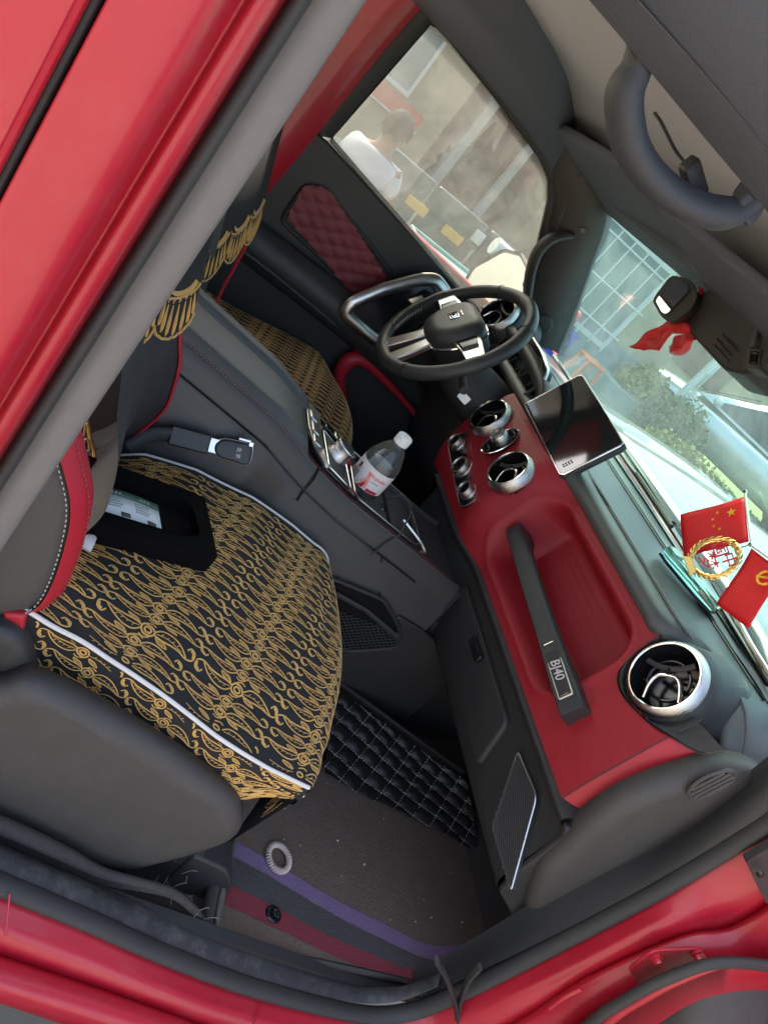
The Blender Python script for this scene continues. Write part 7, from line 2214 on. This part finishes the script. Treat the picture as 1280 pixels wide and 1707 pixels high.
# ---- parked cars ahead
def parked_car(loc, rz, paint, label, length=4.4):
    c = thing('parked_car', label, 'car', loc)
    Mx = Matrix.Translation(loc) @ Matrix.Rotation(rz, 4, 'Z')
    def P(x, y, z):
        return Mx @ Vector((x, y, z))
    st_x = [-2.2, -2.1, -1.7, -1.2, -0.5, 0.4, 1.0, 1.6, 2.0, 2.18]
    beltz = [0.70, 0.88, 0.95, 0.95, 0.94, 0.92, 0.88, 0.80, 0.70, 0.55]
    wid = [0.70, 0.80, 0.86, 0.88, 0.89, 0.89, 0.88, 0.86, 0.78, 0.66]
    rings = []
    for x, bz, w in zip(st_x, beltz, wid):
        rings.append([P(x, -w * 0.94, 0.22), P(x, -w, 0.45), P(x, -w * 0.99, bz - 0.12), P(x, -w * 0.90, bz), P(x, 0, bz + 0.03), P(x, w * 0.90, bz), P(x, w * 0.99, bz - 0.12), P(x, w, 0.45), P(x, w * 0.94, 0.22)])
    loft('body', rings, paint, c, closed=True, caps=True, sharp=None, subsurf=1)
    gx = [(-1.95, 0.93, 0.74), (-1.35, 1.38, 0.64), (-0.7, 1.47, 0.62), (0.15, 1.44, 0.62), (1.05, 0.93, 0.76)]
    rings = [[P(x, -0.80, 0.92), P(x, -w, z), P(x, 0, z + 0.02), P(x, w, z), P(x, 0.80, 0.92)] for x, z, w in gx]
    loft('cabin', rings, paint, c, sharp=None)
    for s in (-1, 1):
        for (x0, x1, x2, x3) in ((-1.25, -0.50, -0.50, -1.55), (-0.40, 0.12, 0.80, -0.40)):
            w0 = 0.655
            prism('side_window', [P(x0, s * 0.665, 1.36), P(x1, s * 0.665, 1.38), P(x2, s * 0.79, 0.97), P(x3, s * 0.79, 0.97)], (Mx.to_3x3() @ Vector((0, s * 0.012, 0))), 'car_glass', c)
        for x in (-1.35, 1.38):
            w = group_part('wheel', c)
            lathe('tyre', [(0.20, -0.10), (0.31, -0.10), (0.325, -0.06), (0.325, 0.06), (0.31, 0.10), (0.20, 0.10)], P(x, s * 0.80, 0.325), Mx.to_3x3() @ Vector((0, 1, 0)), 'tyre', w, n=26)
            lathe('rim', [(0.0, 0.085), (0.06, 0.09), (0.19, 0.075), (0.205, 0.10)], P(x, s * 0.80, 0.325), Mx.to_3x3() @ Vector((0, s, 0)), 'car_silver', w, n=22)
        lathe('headlight', [(0.0, 0.03), (0.10, 0.02), (0.12, 0.0)], P(2.08, s * 0.58, 0.66), Mx.to_3x3() @ Vector((1, 0, 0.2)), 'white_metal', c, n=16)
        lathe('mirror', [(0.0, 0.09), (0.06, 0.07), (0.08, 0.0), (0.0, -0.04)], P(0.72, s * 0.93, 1.0), Mx.to_3x3() @ Vector((0.3, s, 0)), paint, c, n=12)
    prism('windscreen', [P(0.30, -0.58, 1.42), P(0.30, 0.58, 1.42), P(1.05, 0.70, 0.97), P(1.05, -0.70, 0.97)], (Mx.to_3x3() @ Vector((0.012, 0, 0.015))), 'car_glass', c)
    return c
parked_car((9.7, 8.9, GZ), R(135), 'car_silver', 'silver car parked on the grass ahead of the bonnet')

# ---- cream house far ahead
fh = thing('small_house', 'small cream house with brown shutter far ahead', 'house', (20, 17, GZ))
FO = Vector((13.2, 20.6, GZ)); FD = Vector((0.725, -0.689, 0)).normalized(); FN = Vector((-0.689, -0.725, 0))
def fbox(name, a0, a1, z0, z1, n0, n1, m):
    return prism(name, [FO + FD * a0 + FN * n0 + Vector((0, 0, z0)), FO + FD * a1 + FN * n0 + Vector((0, 0, z0)), FO + FD * a1 + FN * n0 + Vector((0, 0, z1)), FO + FD * a0 + FN * n0 + Vector((0, 0, z1))], FN * (n1 - n0), m, fh)
fbox('wall', -3, 9, 0, 2.9, -4, 0, 'cream_wall')
fbox('roof', -3.4, 9.4, 2.9, 3.15, -4.4, 0.6, 'white_metal')
fbox('shutter', 2.2, 4.2, 0.5, 1.7, 0.0, 0.06, 'brown_roof')
fbox('shutter', -1.0, 0.4, 0.9, 2.0, 0.0, 0.06, 'brown_roof')
fbox('gutter', -3.4, 9.4, 2.80, 2.88, 0.6, 0.7, 'white_metal')
# ---- steel frame of a carport
cpf = thing('steel_frame', 'white steel frame of a carport standing before the far house', 'frame', (12, 13, GZ))
for (a, b) in (((8.0, 8.9, 0), (8.0, 8.9, 1.6)), ((9.2, 10.2, 0), (9.2, 10.2, 1.6)), ((8.0, 8.9, 1.6), (9.2, 10.2, 1.6)), ((8.0, 8.9, 1.2), (9.2, 10.2, 1.2)), ((8.0, 8.9, 0.2), (8.6, 9.55, 1.6)), ((9.2, 10.2, 0.2), (8.6, 9.55, 1.6))):
    tube('steel_member', [V(a) + Vector((0, 0, GZ)), V(b) + Vector((0, 0, GZ))], 0.05, 'white_metal', cpf, n=8)

# ---- weeds and bushes
def bush(c, r, h, n, m, label, seed, name='bush'):
    random.seed(seed)
    t = thing(name, label, 'bush', c)
    b = MB()
    for k in range(n):
        a = random.uniform(0, 2 * math.pi); rr = r * math.sqrt(random.random()); z = h * (0.05 + 0.95 * random.random() ** 0.8) * (1 - 0.45 * (rr / r) ** 2)
        p = V(c) + Vector((rr * math.cos(a), rr * math.sin(a), z))
        s = random.uniform(0.05, 0.11)
        d1 = Vector((random.gauss(0, 1), random.gauss(0, 1), random.gauss(0.4, 0.7))).normalized()
        d2 = d1.cross(Vector((random.gauss(0, 1), random.gauss(0, 1), random.gauss(0, 1)))).normalized()
        b.add([p, p + d1 * s * 0.5 + d2 * s * 0.3, p + d1 * s, p + d1 * s * 0.5 - d2 * s * 0.3], [(0, 1, 2, 3)])
    b.build('foliage', m, t, smooth=False)
    for k in range(7):
        a = random.uniform(0, 6.28)
        tube('stem', [V(c), V(c) + Vector((r * 0.3 * math.cos(a), r * 0.3 * math.sin(a), h * 0.5)), V(c) + Vector((r * 0.6 * math.cos(a), r * 0.6 * math.sin(a), h * 0.8))], 0.012, 'brown_roof', t, n=6)
    return t
bush((7.7, 8.1, GZ), 0.55, 0.85, 2600, 'leaf', 'dark green bush growing in front of the steel frame', 3)
bush((7.4, 6.9, GZ), 0.8, 0.45, 1800, 'leaf_yellow', 'low yellowish weeds before the silver car', 4)
bush((7.6, 6.2, GZ), 0.8, 0.42, 1800, 'leaf', 'low green weeds in front of the silver car', 5)
bush((7.5, 9.0, GZ), 0.5, 0.8, 1600, 'leaf_yellow', 'yellow green weeds growing beside the cream house corner', 6)
bush((14.5, 12.5, GZ), 1.5, 1.3, 2600, 'leaf', 'tall green bush behind the far silver car', 8)
